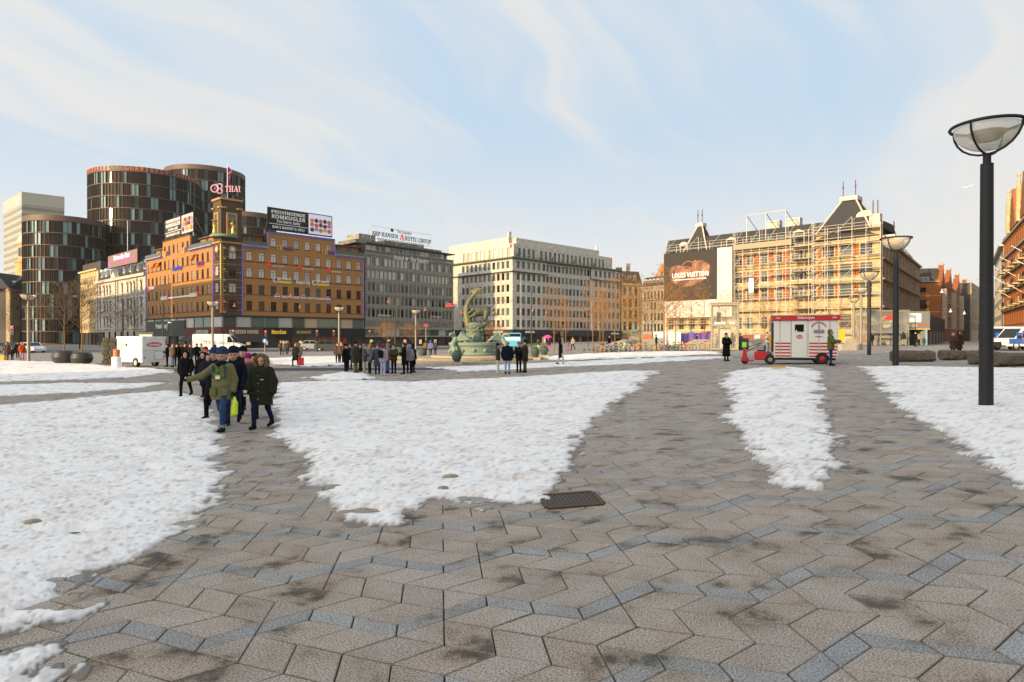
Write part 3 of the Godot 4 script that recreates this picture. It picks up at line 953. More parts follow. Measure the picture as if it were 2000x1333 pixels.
	for q in [[fr, 0.3, 8.5], [fl, fl.len - 18.6, fl.len - 0.3]]:
		var aw := MB.new()
		var u0: float = q[1]
		var u1: float = q[2]
		var g: Dictionary = q[0]
		aw.quad(g.t * Vector3(u0, 1.35, 1.6), g.t * Vector3(u1, 1.35, 1.6), g.t * Vector3(u1, 2.35, 0.1), g.t * Vector3(u0, 2.35, 0.1))
		aw.quad(g.t * Vector3(u0, 1.1, 1.6), g.t * Vector3(u1, 1.1, 1.6), g.t * Vector3(u1, 1.35, 1.6), g.t * Vector3(u0, 1.35, 1.6))
		pmb(bld, "awning", aw, M.roof_dark)
	# warm shop interiors
	for k in 7:
		var u := 1.2 + k * 3.9
		bpart(bld, "lit_shop_window", Vector3(u, 0.5, -0.24), Vector3(u + rng.randf_range(0.5, 1.2), 1.3, -0.2), M.lit_window, fr.t)
	for k in 6:
		bpart(bld, "lit_shop_window", Vector3(21.0 + k * 1.35, 0.4, -0.22), Vector3(22.0 + k * 1.35, 2.0, -0.18), mat(0.25, 0.03, 0.02, 0.4), fr.t)
	# signs on the walls, each a sign of its own
	var sg := func(called: String, label: String, f: Dictionary, list: Array):
		var s := thing(called, label, "sign")
		for q in list:
			if q[0] is String:
				letters(s, q[0], fpt(f, q[1], q[2], 0.14), q[3], q[4], q[5], "Droid Sans", true)
			else:
				bpart(s, "panel", Vector3(q[1], q[2], 0.05), Vector3(q[3], q[4], 0.16), q[0], f.t)
		return s
	var esp: Node3D = sg.call("shop_sign", "pale green coffee shop lettering on the brown fascia right of the corner", fr, [["ESPRESSO HOUSE", 4.5, 3.2, 0.75, M.letter_mint, 6.0]])
	sg.call("shop_sign", "pale green coffee shop lettering on the brown fascia left of the corner", fl, [["ESPRESSO HOUSE", fl.len - 9.5, 3.2, 0.75, M.letter_mint, 6.2]])
	sg.call("shop_sign", "yellow bank lettering on a black shop fascia", fr, [["Nordea", 12.0, 3.2, 0.85, M.letter_yellow, 3.2]])
	sg.call("shop_sign", "dim golden lettering on a dark fascia beside the yellow bank lettering", fr, [["RICHSHUSET", 17.8, 3.2, 0.6, M.letter_gold, 3.4]])
	sg.call("shop_sign", "white script sign on the dark green shop front", fl, [["Proud Mary", 10.5, 4.7, 1.15, M.letter_white, 7.5]])
	for k in 2:
		var u: float = [fu(fr, 554), fu(fr, 641)][k]
		var v: float = [fv(fr, 554, 485.5), fv(fr, 641, 493.5)][k]
		var s: Node3D = sg.call("airline_sign", ["purple airline lettering with golden orchid on the right face, nearer the tower", "purple airline lettering with golden orchid on the right face, farther from the tower"][k], fr, [["THAI", u + 0.9, v, 0.85, M.letter_purple, 2.3]])
		orchid(s, fpt(fr, u - 0.9, v, 0.2), 0.6)
	for k in 2:
		var pxx: float = [326, 363][k]
		var s: Node3D = sg.call("airline_sign", ["sunlit airline sign on the left face, farther from the tower", "sunlit airline sign on the left face, nearer the tower"][k], fl, [["THAI", fu(fl, pxx) + 0.9, fv(fl, pxx, [496.5, 488.5][k]), 0.95, M.letter_purple, 2.4]])
		orchid(s, fpt(fl, fu(fl, pxx) - 0.9, fv(fl, pxx, [496.5, 488.5][k]), 0.2), 0.6)
	sg.call("bank_sign", "blue bank lettering on the sunlit left face", fl, [["Nordea", fu(fl, 347), fv(fl, 347, 524.5), 1.05, M.letter_blue, 5.6]])
	sg.call("company_sign", "three dark capital letters with red underline on the left face", fl, [["BDO", fu(fl, 392.5), fv(fl, 392.5, 515.5), 1.0, M.letter_purple, 3.4], [M.letter_red, fu(fl, 386), fv(fl, 392, 522), fu(fl, 399), fv(fl, 392, 521)]])
	for k in 3:
		var pxx: float = [533.0, 592.0, 648.0][k]
		var pyy: float = [517.0, 522.5, 528.0][k]
		var s: Node3D = thing("charity_sign", ["red running figure sign nearest the tower", "red running figure sign, the middle one of three", "red running figure sign farthest from the tower"][k], "sign", Vector3.ZERO, 0.0, "red figure signs on the brick wall")
		var rb := MB.new()
		rb.ball(Vector3(-0.9, 0.35, 0), Vector3(0.22, 0.22, 0.06), 8)
		for q in [[-1.5, -0.5, -0.95, 0.2], [-0.95, 0.2, -0.35, -0.5], [-1.2, 0.0, -0.5, 0.1], [-0.9, 0.2, -0.9, -0.6]]:
			rb.tube([Vector3(q[0], q[1], 0), Vector3(q[2], q[3], 0)], 0.1, 5)
		pmb(s, "figure", rb, M.letter_red, fpt(fr, fu(fr, pxx), fv(fr, pxx, pyy), 0.16))
		letters(s, "LÆGER UDEN GRÆNSER", fpt(fr, fu(fr, pxx) + 1.1, fv(fr, pxx, pyy) - 0.35, 0.14), 0.3, M.letter_white, 2.6)
	for k in 2:
		var pxx: float = [553.0, 628.0][k]
		var pyy: float = [548.5, 554.0][k]
		var u := fu(fr, pxx)
		var v := fv(fr, pxx, pyy)
		var s: Node3D = sg.call("pump_sign", ["white and yellow pump company sign nearer the tower", "white and yellow pump company sign farther from the tower"][k], fr, [["RH PUMPER", u + 0.3, v + 0.35, 0.5, M.letter_white, 2.9], [mat(0.7, 0.45, 0.02, 0.4), u - 1.1, v - 0.6, u + 1.8, v - 0.05]])
		var cir := MB.new()
		cir.tube(arc(Vector3(0, 0, 0), 0.6, 20), 0.07, 5, false)
		cir.tube([Vector3(-0.25, -0.4, 0), Vector3(0.45, 0, 0), Vector3(-0.25, 0.4, 0), Vector3(-0.25, -0.4, 0)], 0.06, 5)
		pmb(s, "ring", cir, M.letter_white, fpt(fr, u - 1.75, v, 0.16))
	sg.call("slogan_sign", "white slogan lettering between the two pump signs", fr, [["Keep it dry", fu(fr, 591.5), fv(fr, 591.5, 552), 0.8, M.letter_white, 3.3]])
	var pep := thing("drink_sign", "white slogan lettering between round red white and blue discs", "sign")
	for k in 3:
		var pxx: float = [540.5, 592.0, 640.0][k]
		var pyy: float = [579.5, 582.3, 584.8][k]
		var t3 := fpt(fr, fu(fr, pxx), fv(fr, pxx, pyy), 0.15)
		for q in [[0.55, 1.2, M.letter_white], [0.45, 1.26, M.letter_red]]: pass
		var d1 := MB.new(); d1.prism(disc_part(0.52, 0.12, 2.0), 0.0, 0.12)
		pmb(pep, "red_part", d1, mat(0.55, 0.03, 0.03, 0.4), t3)
		var d2 := MB.new(); d2.prism(disc_part(0.52, -2.0, -0.12), 0.0, 0.12)
		pmb(pep, "blue_part", d2, mat(0.03, 0.07, 0.4, 0.4), t3)
		var d3 := MB.new(); d3.prism(disc_part(0.6, -2.0, 2.0), 0.0, 0.08)
		pmb(pep, "white_disc", d3, M.letter_white, t3)
	letters(pep, "THIRSTY FOR MORE", fpt(fr, fu(fr, 566.5), fv(fr, 566.5, 580.9), 0.14), 0.5, M.letter_white, 4.4, "Droid Sans", true)
	letters(pep, "THIRSTY FOR MORE", fpt(fr, fu(fr, 616.5), fv(fr, 616.5, 583.5), 0.14), 0.5, M.letter_white, 4.4, "Droid Sans", true)
	var long := thing("strip_sign", "long white strip sign with green and red ends on the left face", "sign")
	var la0 := fu(fl, 315)
	var la1 := fu(fl, 385)
	bpart(long, "panel", Vector3(la0, 11.0, 0.05), Vector3(la1, 11.35, 0.16), M.letter_white, fl.t)
	for u in [la0, la1 - 4.0]: bpart(long, "mint_panel", Vector3(u, 10.85, 0.06), Vector3(u + 3.7, 11.7, 0.18), M.letter_mint, fl.t)
	for u in [la0 + 4.3, la1 + 0.4]: bpart(long, "bottle_emblem", Vector3(u - 0.28, 10.6, 0.05), Vector3(u + 0.28, 12.0, 0.2), M.letter_red, fl.t)
	var small := thing("wall_sign", "small red and white sign at the far left end of the brick wall", "sign")
	bpart(small, "panel", Vector3(2.2, 13.7, 0.05), Vector3(5.6, 14.4, 0.15), M.letter_white, fl.t)
	bpart(small, "red_end", Vector3(1.2, 13.5, 0.05), Vector3(2.2, 14.6, 0.17), M.letter_red, fl.t)
	# orange banners above the windows
	for q in [[4.0, 7.0], [7.4, 10.2], [lb + 0.7, lb + 3.2]]:
		var s := thing("window_banner", ["orange paint-stroke banner at the left of the sunlit face", "orange paint-stroke banner in the middle of the sunlit face", "orange paint-stroke banner nearest the tower"][[4.0, 7.4].find(q[0])] if q[0] < 9 else "orange paint-stroke banner nearest the tower", "banner")
		var bb := MB.new()
		var pts := []
		for i in 6: pts.append(fl.t * Vector3(lerpf(q[0], q[1], i / 5.0), 18.9 + 0.22 * i + 0.2 * sin(i * 2.1), 0.25))
		bb.tube(pts, [0.1, 0.34, 0.2, 0.38, 0.22, 0.1], 6)
		pmb(s, "cloth", bb, mat(0.6, 0.16, 0.02, 0.6))

func arc(c: Vector3, r: float, n: int, a0 := 0.0, a1 := TAU) -> Array:
	var p := []
	for i in n + 1:
		var a := a0 + (a1 - a0) * i / n
		p.append(c + Vector3(cos(a), sin(a), 0) * r)
	return p
func disc_part(r: float, lo: float, hi: float) -> PackedVector2Array:
	var p := PackedVector2Array()
	for i in 24:
		var a := TAU * i / 24
		var q := Vector2(cos(a), sin(a)) * r
		q.y = clampf(q.y, lo, hi)
		if p.is_empty() or q.distance_to(p[-1]) > 0.005: p.append(q)
	return p
func orchid(s: Node, t: Transform3D, r: float) -> void:
	var b := MB.new()
	b.tube(arc(Vector3(-r * 0.4, 0, 0), r * 0.75, 12), r * 0.16, 5, false)
	b.tube(arc(Vector3(r * 0.55, r * 0.5, 0), r * 0.5, 12), r * 0.15, 5, false)
	b.tube(arc(Vector3(r * 0.55, -r * 0.5, 0), r * 0.5, 12), r * 0.15, 5, false)
	pmb(s, "orchid_outline", b, M.letter_gold if r < 0.9 else M.letter_pink, t)
	var c := MB.new()
	c.ball(Vector3(-r * 0.3, 0, 0), Vector3(r * 0.3, r * 0.3, 0.05), 8)
	pmb(s, "orchid_heart", c, mat(0.6, 0.08, 0.25, 0.4), t)

func roof_signs() -> void:
	var fl := face_p(at(286, 158.4, 0.0), Vector3(-58.6, 0, -129.1))
	var fr := face_p(Vector3(-58.6, 0, -129.1), at(710.3, 153.0, 0.0))
	for k in 2:
		var f: Dictionary = slide(fr, -1.6) if k == 0 else slide(fl, -1.6)
		var u0 := fu(f, [523.0, 321.6][k])
		var u1 := fu(f, [649.0, 378.0][k])
		var v0: float = [25.3, 25.6][k]
		var v1: float = [30.2, 30.2][k]
		var s := thing("roof_billboard", ["black and white bakery billboard with sweets on the right roof", "sunlit bakery billboard with sweets on the left roof"][k], "billboard")
		var uw := u1 - u0
		var us := u0 + uw * 0.615
		bpart(s, "panel", Vector3(u0, v0, -0.3), Vector3(u1, v1, 0), M.black_print, f.t)
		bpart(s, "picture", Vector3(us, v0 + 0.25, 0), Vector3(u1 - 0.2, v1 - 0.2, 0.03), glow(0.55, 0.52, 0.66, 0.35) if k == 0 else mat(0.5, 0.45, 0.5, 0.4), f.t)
		bpart(s, "rule", Vector3(u0 + 0.3, v0 + 1.35, 0), Vector3(us - 0.15, v0 + 1.47, 0.03), M.letter_white, f.t)
		var um := (u0 + us) / 2
		var tw := (us - u0) * 0.82
		letters(s, "PRISVINDENDE", fpt(f, um, v0 + 4.0, 0.02), 0.72, M.letter_white, tw, "Droid Sans", true)
		letters(s, "ROMKUGLER", fpt(f, um, v0 + 3.0, 0.02), 0.85, M.letter_white, tw, "Droid Sans", true)
		letters(s, "Fra Nørre Aaby", fpt(f, um, v0 + 2.05, 0.02), 0.62, M.letter_white, tw * 0.7, "Droid Serif", true)
		letters(s, "BAK'S BAKERY & DELI", fpt(f, um, v0 + 0.75, 0.02), 0.55, M.letter_white, tw * 0.95, "Droid Sans", true)
		var cs := [Color(0.65, 0.3, 0.03), Color(0.06, 0.02, 0.015), Color(0.5, 0.2, 0.1), Color(0.08, 0.03, 0.02), Color(0.45, 0.2, 0.12), Color(0.5, 0.2, 0.12), Color(0.7, 0.1, 0.02), Color(0.12, 0.04, 0.02), Color(0.05, 0.02, 0.02), Color(0.5, 0.2, 0.3), Color(0.08, 0.03, 0.03), Color(0.55, 0.25, 0.35), Color(0.45, 0.22, 0.12), Color(0.7, 0.4, 0.03), Color(0.7, 0.14, 0.02)]
		for i in 15:
			var bb := MB.new()
			bb.prism(disc_part(uw * 0.031, -9, 9), 0.0, 0.06)
			pmb(s, "printed_sweet", bb, mat(cs[i].r, cs[i].g, cs[i].b, 0.4), fpt(f, us + (u1 - us) * (0.14 + 0.18 * (i % 5)), v0 + 3.3 - 1.0 * (i / 5) + 0.1 * sin(i * 3.0), 0.03 + 0.004 * i))
		for i in 5:
			var u := lerpf(u0 + 0.5, u1 - 0.5, i / 4.0)
			rod(s, "support", f.t * Vector3(u, 24.2, -0.2), f.t * Vector3(u, v0, -0.15), 0.07, M.steel)
			rod(s, "brace", f.t * Vector3(u, 24.2, -3.0), f.t * Vector3(u, v1 - 0.8, -0.3), 0.05, M.steel)
	# THAI sign and flag on the tower
	var c := Vector3(-58.6, 0, -129.1)
	var up := thing("rooftop_airline_sign", "pink airline letters with orchid emblem on top of the tower", "sign")
	var t := Transform3D(Basis(Vector3.UP, 0.1), at(455, 131, 32.4))
	letters(up, "THAI", t, 1.15, M.letter_pink, 3.0, "Droid Serif", true)
	orchid(up, Transform3D(Basis(Vector3.UP, 0.1), at(424, 131, 32.5)), 1.0)
	for px in [424.0, 438.0, 455.0, 466.0]: rod(up, "support", at(px, 131, 30.2), at(px, 131, 32.2), 0.05, M.dark_metal)
	var fl2 := thing("flag", "purple flag hanging from the white pole on the tower roof", "flag")
	rod(fl2, "pole", at(444.5, 132, 30.2), at(444.5, 132, 37.8), 0.07, M.white)
	var cloth := MB.new()
	for i in 6:
		for j in 8:
			var g := func(a: int, b: int) -> Vector3:
				return at(445.2, 132, 37.4) + Vector3(a * 0.15 - b * 0.015 * a, -b * 0.42 - a * 0.16 - a * b * 0.01, 0.16 * sin(a * 1.3 + b * 0.5))
			cloth.quad(g.call(i, j + 1), g.call(i + 1, j + 1), g.call(i + 1, j), g.call(i, j))
	pmb(fl2, "cloth", cloth, mat(0.14, 0.025, 0.16, 0.7))
	var em := MB.new()
	em.ball(at(445.2, 132, 35.8) + Vector3(0.45, 0, 0.2), Vector3(0.22, 0.4, 0.05), 8)
	pmb(fl2, "emblem", em, mat(0.6, 0.25, 0.1, 0.5))
# ---------- the grey hotel, the pale corner block and the small houses behind the trees ----------
func grey_hotel() -> void:
	var bld := thing("hotel_building", "grey stone hotel with rows of tall narrow windows and rooftop lettering", "hotel")
	var f := face(713.5, 153.4, 885.4, 175.5)
	var n := 22
	var step: float = (f.len - 0.9) / n
	var rows := []
	for i in 5: rows.append([7.05 + 3.13 * i, 8.95 + 3.13 * i, cols(0.45 + step / 2, step, n, step * 0.72)])
	var b := MB.new()
	wall(b, f, 0, f.len, 4.6, 22.2, rows, 0.4)
	pmb(bld, "stone_wall", b, M.grey_stone)
	for r in rows:
		for o in r[2]:
			var w := win(bld, f, (o[0] + o[1]) / 2, r[0], o[1] - o[0], r[1] - r[0], "thin", M.frame_grey, M[pick(["glass_green", "glass_dark", "glass_mid", "glass_green", "glass_pale", "glass_mid"])] if r[0] < 16 else M[pick(["glass_pale", "glass_green", "glass_curtain"])], 0.16)
			bpart(w, "spandrel", Vector3(-(o[1] - o[0]) / 2, -0.85, 0.16), Vector3((o[1] - o[0]) / 2, -0.1, 0.2), M.frame_grey)
	# thin mullion fins
	for r in rows:
		for i in n + 1:
			var u := 0.45 + step * i
			bpart(bld, "fin", Vector3(u - 0.05, r[0] - 0.9, 0), Vector3(u + 0.05, r[1] + 0.1, 0.14), M.pale_stone, f.t)
	var c := MB.new()
	block(c, back(f, 14), -0.2, 22.0)
	block(c, back(f, 14, 0, f.len - 2.2), 22.0, 24.6)
	pmb(bld, "core", c, M.roof_dark)
	bpart(bld, "parapet", Vector3(-0.05, 22.2, -0.4), Vector3(f.len + 0.05, 22.4, 0.15), M.pale_stone, f.t)
	# recessed top floor with balcony
	for i in 18:
		var u = 0.6 + i * (f.len - 3.6) / 18
		win(bld, slide(f, -0.35), u + 0.6, 22.4, 1.25, 2.0, "thin", M.frame_white, M[pick(["glass_pale", "glass_mid", "glass_green"])], -0.03)
	bpart(bld, "balcony_rail", Vector3(0, 23.2, 0.02), Vector3(f.len, 23.26, 0.07), M.steel, f.t)
	bpart(bld, "balcony_glass", Vector3(0, 22.45, 0.02), Vector3(f.len, 23.2, 0.04), M.glass_mid, f.t)
	for i in 15: bpart(bld, "rail_post", Vector3(i * f.len / 14 - 0.03, 22.4, 0.02), Vector3(i * f.len / 14 + 0.03, 24.5, 0.08), M.steel, f.t)
	bpart(bld, "roof_canopy", Vector3(-0.1, 24.6, -3.0), Vector3(f.len + 0.1, 24.85, 0.6), M.roof_dark, f.t)
	bpart(bld, "roof_upstand", Vector3(-1.5, 24.85, -9.0), Vector3(f.len - 3.0, 25.7, -1.5), M.grey_stone, f.t)
	bpart(bld, "plant_room", Vector3(1.0, 25.7, -9.0), Vector3(6.0, 27.6, -4.0), M.grey_render, f.t)
	bpart(bld, "plant_room", Vector3(9.0, 25.7, -9.0), Vector3(22.0, 26.8, -4.0), M.grey_render, f.t)
	# glazed ground floor
	for i in 11:
		var a: float = f.len * i / 11
		bpart(bld, "mezzanine_window", Vector3(a + 0.1, 2.55, -0.3), Vector3(a + f.len / 11 - 0.1, 4.1, -0.2), M[pick(["glass_green", "glass_mid", "glass_pale"])], f.t)
	bpart(bld, "ground_beam", Vector3(0, 2.2, -0.3), Vector3(f.len, 2.55, 0.1), M.grey_render, f.t)
	bpart(bld, "ground_beam", Vector3(0, 4.1, -0.3), Vector3(f.len, 4.6, 0.1), M.grey_render, f.t)
	shopfront(bld, f, 0, f.len, -0.2, 2.2, 11, M.shop_glass)
	for k in 5: bpart(bld, "lit_shop_window", Vector3(1.5 + k * 5.2, 0.4, -0.24), Vector3(2.3 + k * 5.2, 1.5, -0.2), M.lit_window, f.t)
	var g := slide(f, 0.2)
	var s := thing("hotel_sign", "white hotel lettering with a green square under the roof terrace", "sign")
	letters(s, "Hotel", fpt(g, fu(g, 779), fv(g, 779, 504.5), 0), 1.15, M.letter_white, 3.0)
	letters(s, "The Square", fpt(g, fu(g, 819), fv(g, 819, 509.5), 0), 1.15, M.letter_white, 6.0)
	bpart(s, "green_square", Vector3(fu(g, 791.5), fv(g, 793, 509), -0.05), Vector3(fu(g, 796.5), fv(g, 793, 503), 0.06), M.letter_mint, g.t)
	for k in 2:
		var px: float = [753.0, 853.0][k]
		var py: float = [616.5, 619.5][k]
		var q := thing("hotel_sign", ["small white hotel lettering low on the grey wall, left", "small white hotel lettering low on the grey wall, right"][k], "sign")
		letters(q, "The Square", fpt(g, fu(g, px), fv(g, px, py), 0), 0.5, M.letter_white, 3.2)
		bpart(q, "square", Vector3(fu(g, px) - 2.3, fv(g, px, py) - 0.25, -0.05), Vector3(fu(g, px) - 1.8, fv(g, px, py) + 0.25, 0.06), M.letter_gold, g.t)
	# lattice with letters on the roof
	var h := slide(f, -2.0)
	var r2 := thing("rooftop_sign", "black hotel group letters with a red A on a roof lattice", "sign")
	var u0 := fu(h, 724)
	var u1 := fu(h, 842)
	for i in 6: rod(r2, "post", h.t * Vector3(lerpf(u0, u1, i / 5.0), 25.6, 0), h.t * Vector3(lerpf(u0, u1, i / 5.0), 29.6, 0), 0.05, M.steel)
	for v in [26.6, 28.2, 29.55]: rod(r2, "rail", h.t * Vector3(u0, v, 0), h.t * Vector3(u1, v, 0), 0.035, M.steel)
	for i in 3: rod(r2, "brace", h.t * Vector3(lerpf(u0, u1, i / 2.0), 25.6, -2.2), h.t * Vector3(lerpf(u0, u1, i / 2.0), 29.0, 0), 0.04, M.steel)
	letters(r2, "The Square", fpt(h, fu(h, 789), 29.1, 0.1), 0.8, M.letter_black, 5.0)
	bpart(r2, "square", Vector3(fu(h, 763), 28.8, 0.0), Vector3(fu(h, 768), 29.6, 0.1), M.letter_black, h.t)
	letters(r2, "ARP-HANSEN", fpt(h, fu(h, 752), 27.7, 0.1), 1.0, M.letter_black, fu(h, 777) - fu(h, 726), "Droid Serif", true)
	letters(r2, "HOTEL GROUP", fpt(h, fu(h, 816), 27.6, 0.1), 1.0, M.letter_black, fu(h, 842) - fu(h, 791), "Droid Serif", true)
	letters(r2, "A", fpt(h, fu(h, 784.5), 27.7, 0.12), 1.5, M.letter_red, 1.5, "Droid Serif", true)
	letters(r2, "BYENS BEDSTE BELIGGENHEDER", fpt(h, fu(h, 784), 26.3, 0.1), 0.75, M.letter_black, fu(h, 829) - fu(h, 739))

func pale_block() -> void:
	M.bark_shrub = mat(0.06, 0.07, 0.03, 0.9)
	var bld := thing("office_building", "pale stone corner office block with square windows and green cornice", "building")
	var pc := at(1001, 178, 0.0)
	var fl := face_p(at(868, 199.5, 0.0), pc)
	var fr := face_p(pc, at(1211, 214.0, 0.0))
	var m := MB.new()
	var rows_v := []
	for i in 6: rows_v.append([5.0 + 3.3 * i, 7.0 + 3.3 * i])
	var cl := cols(fl.len - 1.9 - 10 * 1.92, 1.92, 11, 1.15)
	# right face: a projecting end by the corner, a long recessed middle, a projecting end
	var e0 := fu(fr, 1067)
	var e1 := fu(fr, 1156)
	var ca := cols(2.3, (e0 - 3.3) / 5.0, 6, 1.25)
	var cb := cols(e0 + 1.2, (e1 - e0 - 2.0) / 11.0, 12, 1.25)
	var cc := cols(e1 + 2.2, (fr.len - e1 - 3.4) / 5.0, 6, 1.2)
	var mk := func(c: Array, upto: int) -> Array:
		var r := []
		for i in upto: r.append([rows_v[i][0], rows_v[i][1], c])
		return r
	var rl: Array = mk.call(cl, 6)
	var ra: Array = mk.call(ca, 6)
	var rb: Array = mk.call(cb, 6)
	var rc: Array = mk.call(cc, 6)
	var fm := slide(fr, -0.7)
	wall(m, fl, 0, fl.len - 0.4, 4.3, 24.0, rl)
	wall(m, fr, 0, e0, 4.3, 24.0, ra)
	wall(m, fm, e0 + 0.01, e1 - 0.01, 4.3, 24.0, rb)
	wall(m, fr, e1, fr.len, 4.3, 24.0, rc)
	m.box(Vector3(e1, 4.3, -1.2), Vector3(e1 + 0.35, 20.4, -0.4), fr.t)
	pmb(bld, "stone_wall", m, M.white_stone)
	var panes := [M.glass_green, M.glass_mid, M.glass_green, M.glass_mid, M.glass_dark]
	wins(bld, fl, rl, "thin", M.frame_dark, panes, 0.22)
	wins(bld, fr, ra, "thin", M.frame_dark, panes, 0.22)
	wins(bld, fm, rb, "thin", M.frame_dark, panes + [M.glass_brown], 0.22)
	wins(bld, fr, rc, "thin", M.frame_dark, panes + [M.glass_brown], 0.22)
	# pilaster strips between the columns
	for q in [[fl, cl], [fr, ca], [fm, cb], [fr, cc]]:
		for i in q[1].size() - 1:
			var u: float = (q[1][i][1] + q[1][i + 1][0]) / 2
			bpart(bld, "pilaster", Vector3(u - 0.09, 4.3, 0), Vector3(u + 0.09, 20.3, 0.1), M.white_stone, q[0].t)
	# cornices
	for q in [[fl, 0.0, fl.len + 0.55], [fr, -0.55, fr.len + 0.4]]:
		bpart(bld, "cornice", Vector3(q[1], 24.0, -0.4), Vector3(q[2], 24.35, 0.6), M.frame_dark, q[0].t)
		bpart(bld, "copper_edge", Vector3(q[1], 24.35, -0.4), Vector3(q[2], 24.6, 0.5), M.patina, q[0].t)
	bpart(bld, "canopy", Vector3(0, 20.35, 0), Vector3(fl.len + 0.5, 20.6, 0.55), M.frame_dark, fl.t)
	bpart(bld, "canopy", Vector3(-0.5, 20.35, 0), Vector3(e0 + 0.5, 20.6, 0.55), M.frame_dark, fr.t)
	bpart(bld, "canopy", Vector3(e1 - 0.5, 20.35, 0), Vector3(fr.len + 0.5, 20.6, 0.55), M.frame_dark, fr.t)
	# set-back top storey
	var al := slide(fl, -1.4)
	var ar := slide(fr, -1.4)
	var t := MB.new()
	var tcl := cols(fl.len - 3.0 - 10 * 1.92, 1.92, 11, 1.2)
	var tca := cols(4.2, 1.95, 4, 1.1) + cols(13.5, 2.0, 16, 1.1)
	var last: float = fr.len - 2.5
	wall(t, al, 0, fl.len - 1.0, 24.3, 28.6, [[24.9, 27.5, tcl]])
	wall(t, ar, 1.4, last, 24.3, 28.6, [[24.9, 27.5, tca]])
	pmb(bld, "top_storey_wall", t, M.white_stone)
	wins(bld, al, [[24.9, 27.5, tcl]], "thin", M.frame_grey, [M.glass_blind, M.glass_curtain], 0.2)
	wins(bld, ar, [[24.9, 27.5, tca]], "thin", M.frame_dark, [M.glass_sky2, M.glass_mid], 0.2)
	var p := MB.new()
	p.box(Vector3(0, 28.6, -5.0), Vector3(fl.len - 3.5, 30.6, -1.9), fl.t)
	p.box(Vector3(3.4, 28.6, -5.0), Vector3(fr.len - 9.0, 30.4, -1.9), fr.t)
	pmb(bld, "parapet_wall", p, M.white_stone)
	bpart(bld, "vent_stack", Vector3(fl.len - 4.2, 30.6, -3.0), Vector3(fl.len - 3.5, 32.2, -2.0), M.white_stone, fl.t)
	bpart(bld, "roof_mast", Vector3(fr.len - 9.6, 30.4, -3), Vector3(fr.len - 9.1, 32.0, -2.6), M.white, fr.t)
	for q in [[al, fl.len - 1.5], [ar, fr.len - 2.6]]:
		var h := MB.new()
		h.box(Vector3(q[1] - 0.85, 27.3, 0), Vector3(q[1] - 0.6, 28.4, 0.12), q[0].t)
		h.box(Vector3(q[1] - 0.3, 27.3, 0), Vector3(q[1] - 0.05, 28.4, 0.12), q[0].t)
		h.box(Vector3(q[1] - 0.6, 27.75, 0), Vector3(q[1] - 0.3, 28.0, 0.12), q[0].t)
		pmb(bld, "red_emblem", h, M.letter_red)
	for k in 8:
		var u := 2.0 + k * 5.0
		var pot := MB.new()
		pot.ball(Vector3(0, 0.5, 0), Vector3(0.45, 0.6, 0.45), 8)
		pot.lathe([Vector2(0.25, -0.3), Vector2(0.35, 0.1)], 8)
		pmb(bld, "roof_shrub", pot, M.bark_shrub, fpt(fr, u, 24.9, -0.4))
	var c := MB.new()
	block(c, back(fl, 12, 0, fl.len - 2.0), -0.2, 24.0)
	block(c, back(fm, 12, 3.0, fm.len - 2.0), -0.2, 24.0)
	block(c, back(al, 9, 0, fl.len - 3.5), 24.0, 28.4)
	block(c, back(ar, 9, 5.0, last - 2.0), 24.0, 28.4)
	pmb(bld, "core", c, M.roof_dark)
	# ground floor shops
	for q in [[fl, 9], [fr, 16]]:
		var f: Dictionary = q[0]
		bpart(bld, "ground_beam", Vector3(-0.1, 2.9, -0.3), Vector3(f.len + 0.1, 4.3, 0.3), M.shop_dark, f.t)
		shopfront(bld, f, 0, f.len, -0.2, 2.9, q[1], M.shop_glass)
		for k in 5: bpart(bld, "shop_poster", Vector3(4.0 + k * f.len / 6, 0.4, -0.2), Vector3(5.4 + k * f.len / 6, 2.3, -0.15), [M.glass_sky, M.lit_window, M.letter_white, M.letter_orange, M.glass_sky2][k], f.t)
	for k in 2:
		var s := thing("shop_sign", ["white shop lettering on the dark beam, left of the office block corner", "white shop lettering on the dark beam, right of the office block corner"][k], "sign")
		var f: Dictionary = fl if k == 0 else fr
		for q in 9: bpart(s, "letter_block", Vector3(fu(f, [975.0, 1034.0][k]) - 2.0 + 0.44 * q, 3.35, 0.31), Vector3(fu(f, [975.0, 1034.0][k]) - 1.68 + 0.44 * q, 3.85 + 0.1 * (q % 2), 0.37), M.letter_white, f.t)
	bpart(bld, "awning", Vector3(e0 + 6, 2.4, 0.3), Vector3(fr.len - 1.0, 4.2, 1.6), M.roof_dark, fr.t)
	var s2 := thing("shop_sign", "pale blurred lettering on the dark awning behind the bare trees", "sign")
	for q in 10: bpart(s2, "letter_block", Vector3(fr.len - 7.2 + 0.46 * q, 3.1, 1.61), Vector3(fr.len - 6.9 + 0.46 * q, 3.45 + 0.12 * (q % 3), 1.66), M.letter_white, fr.t)

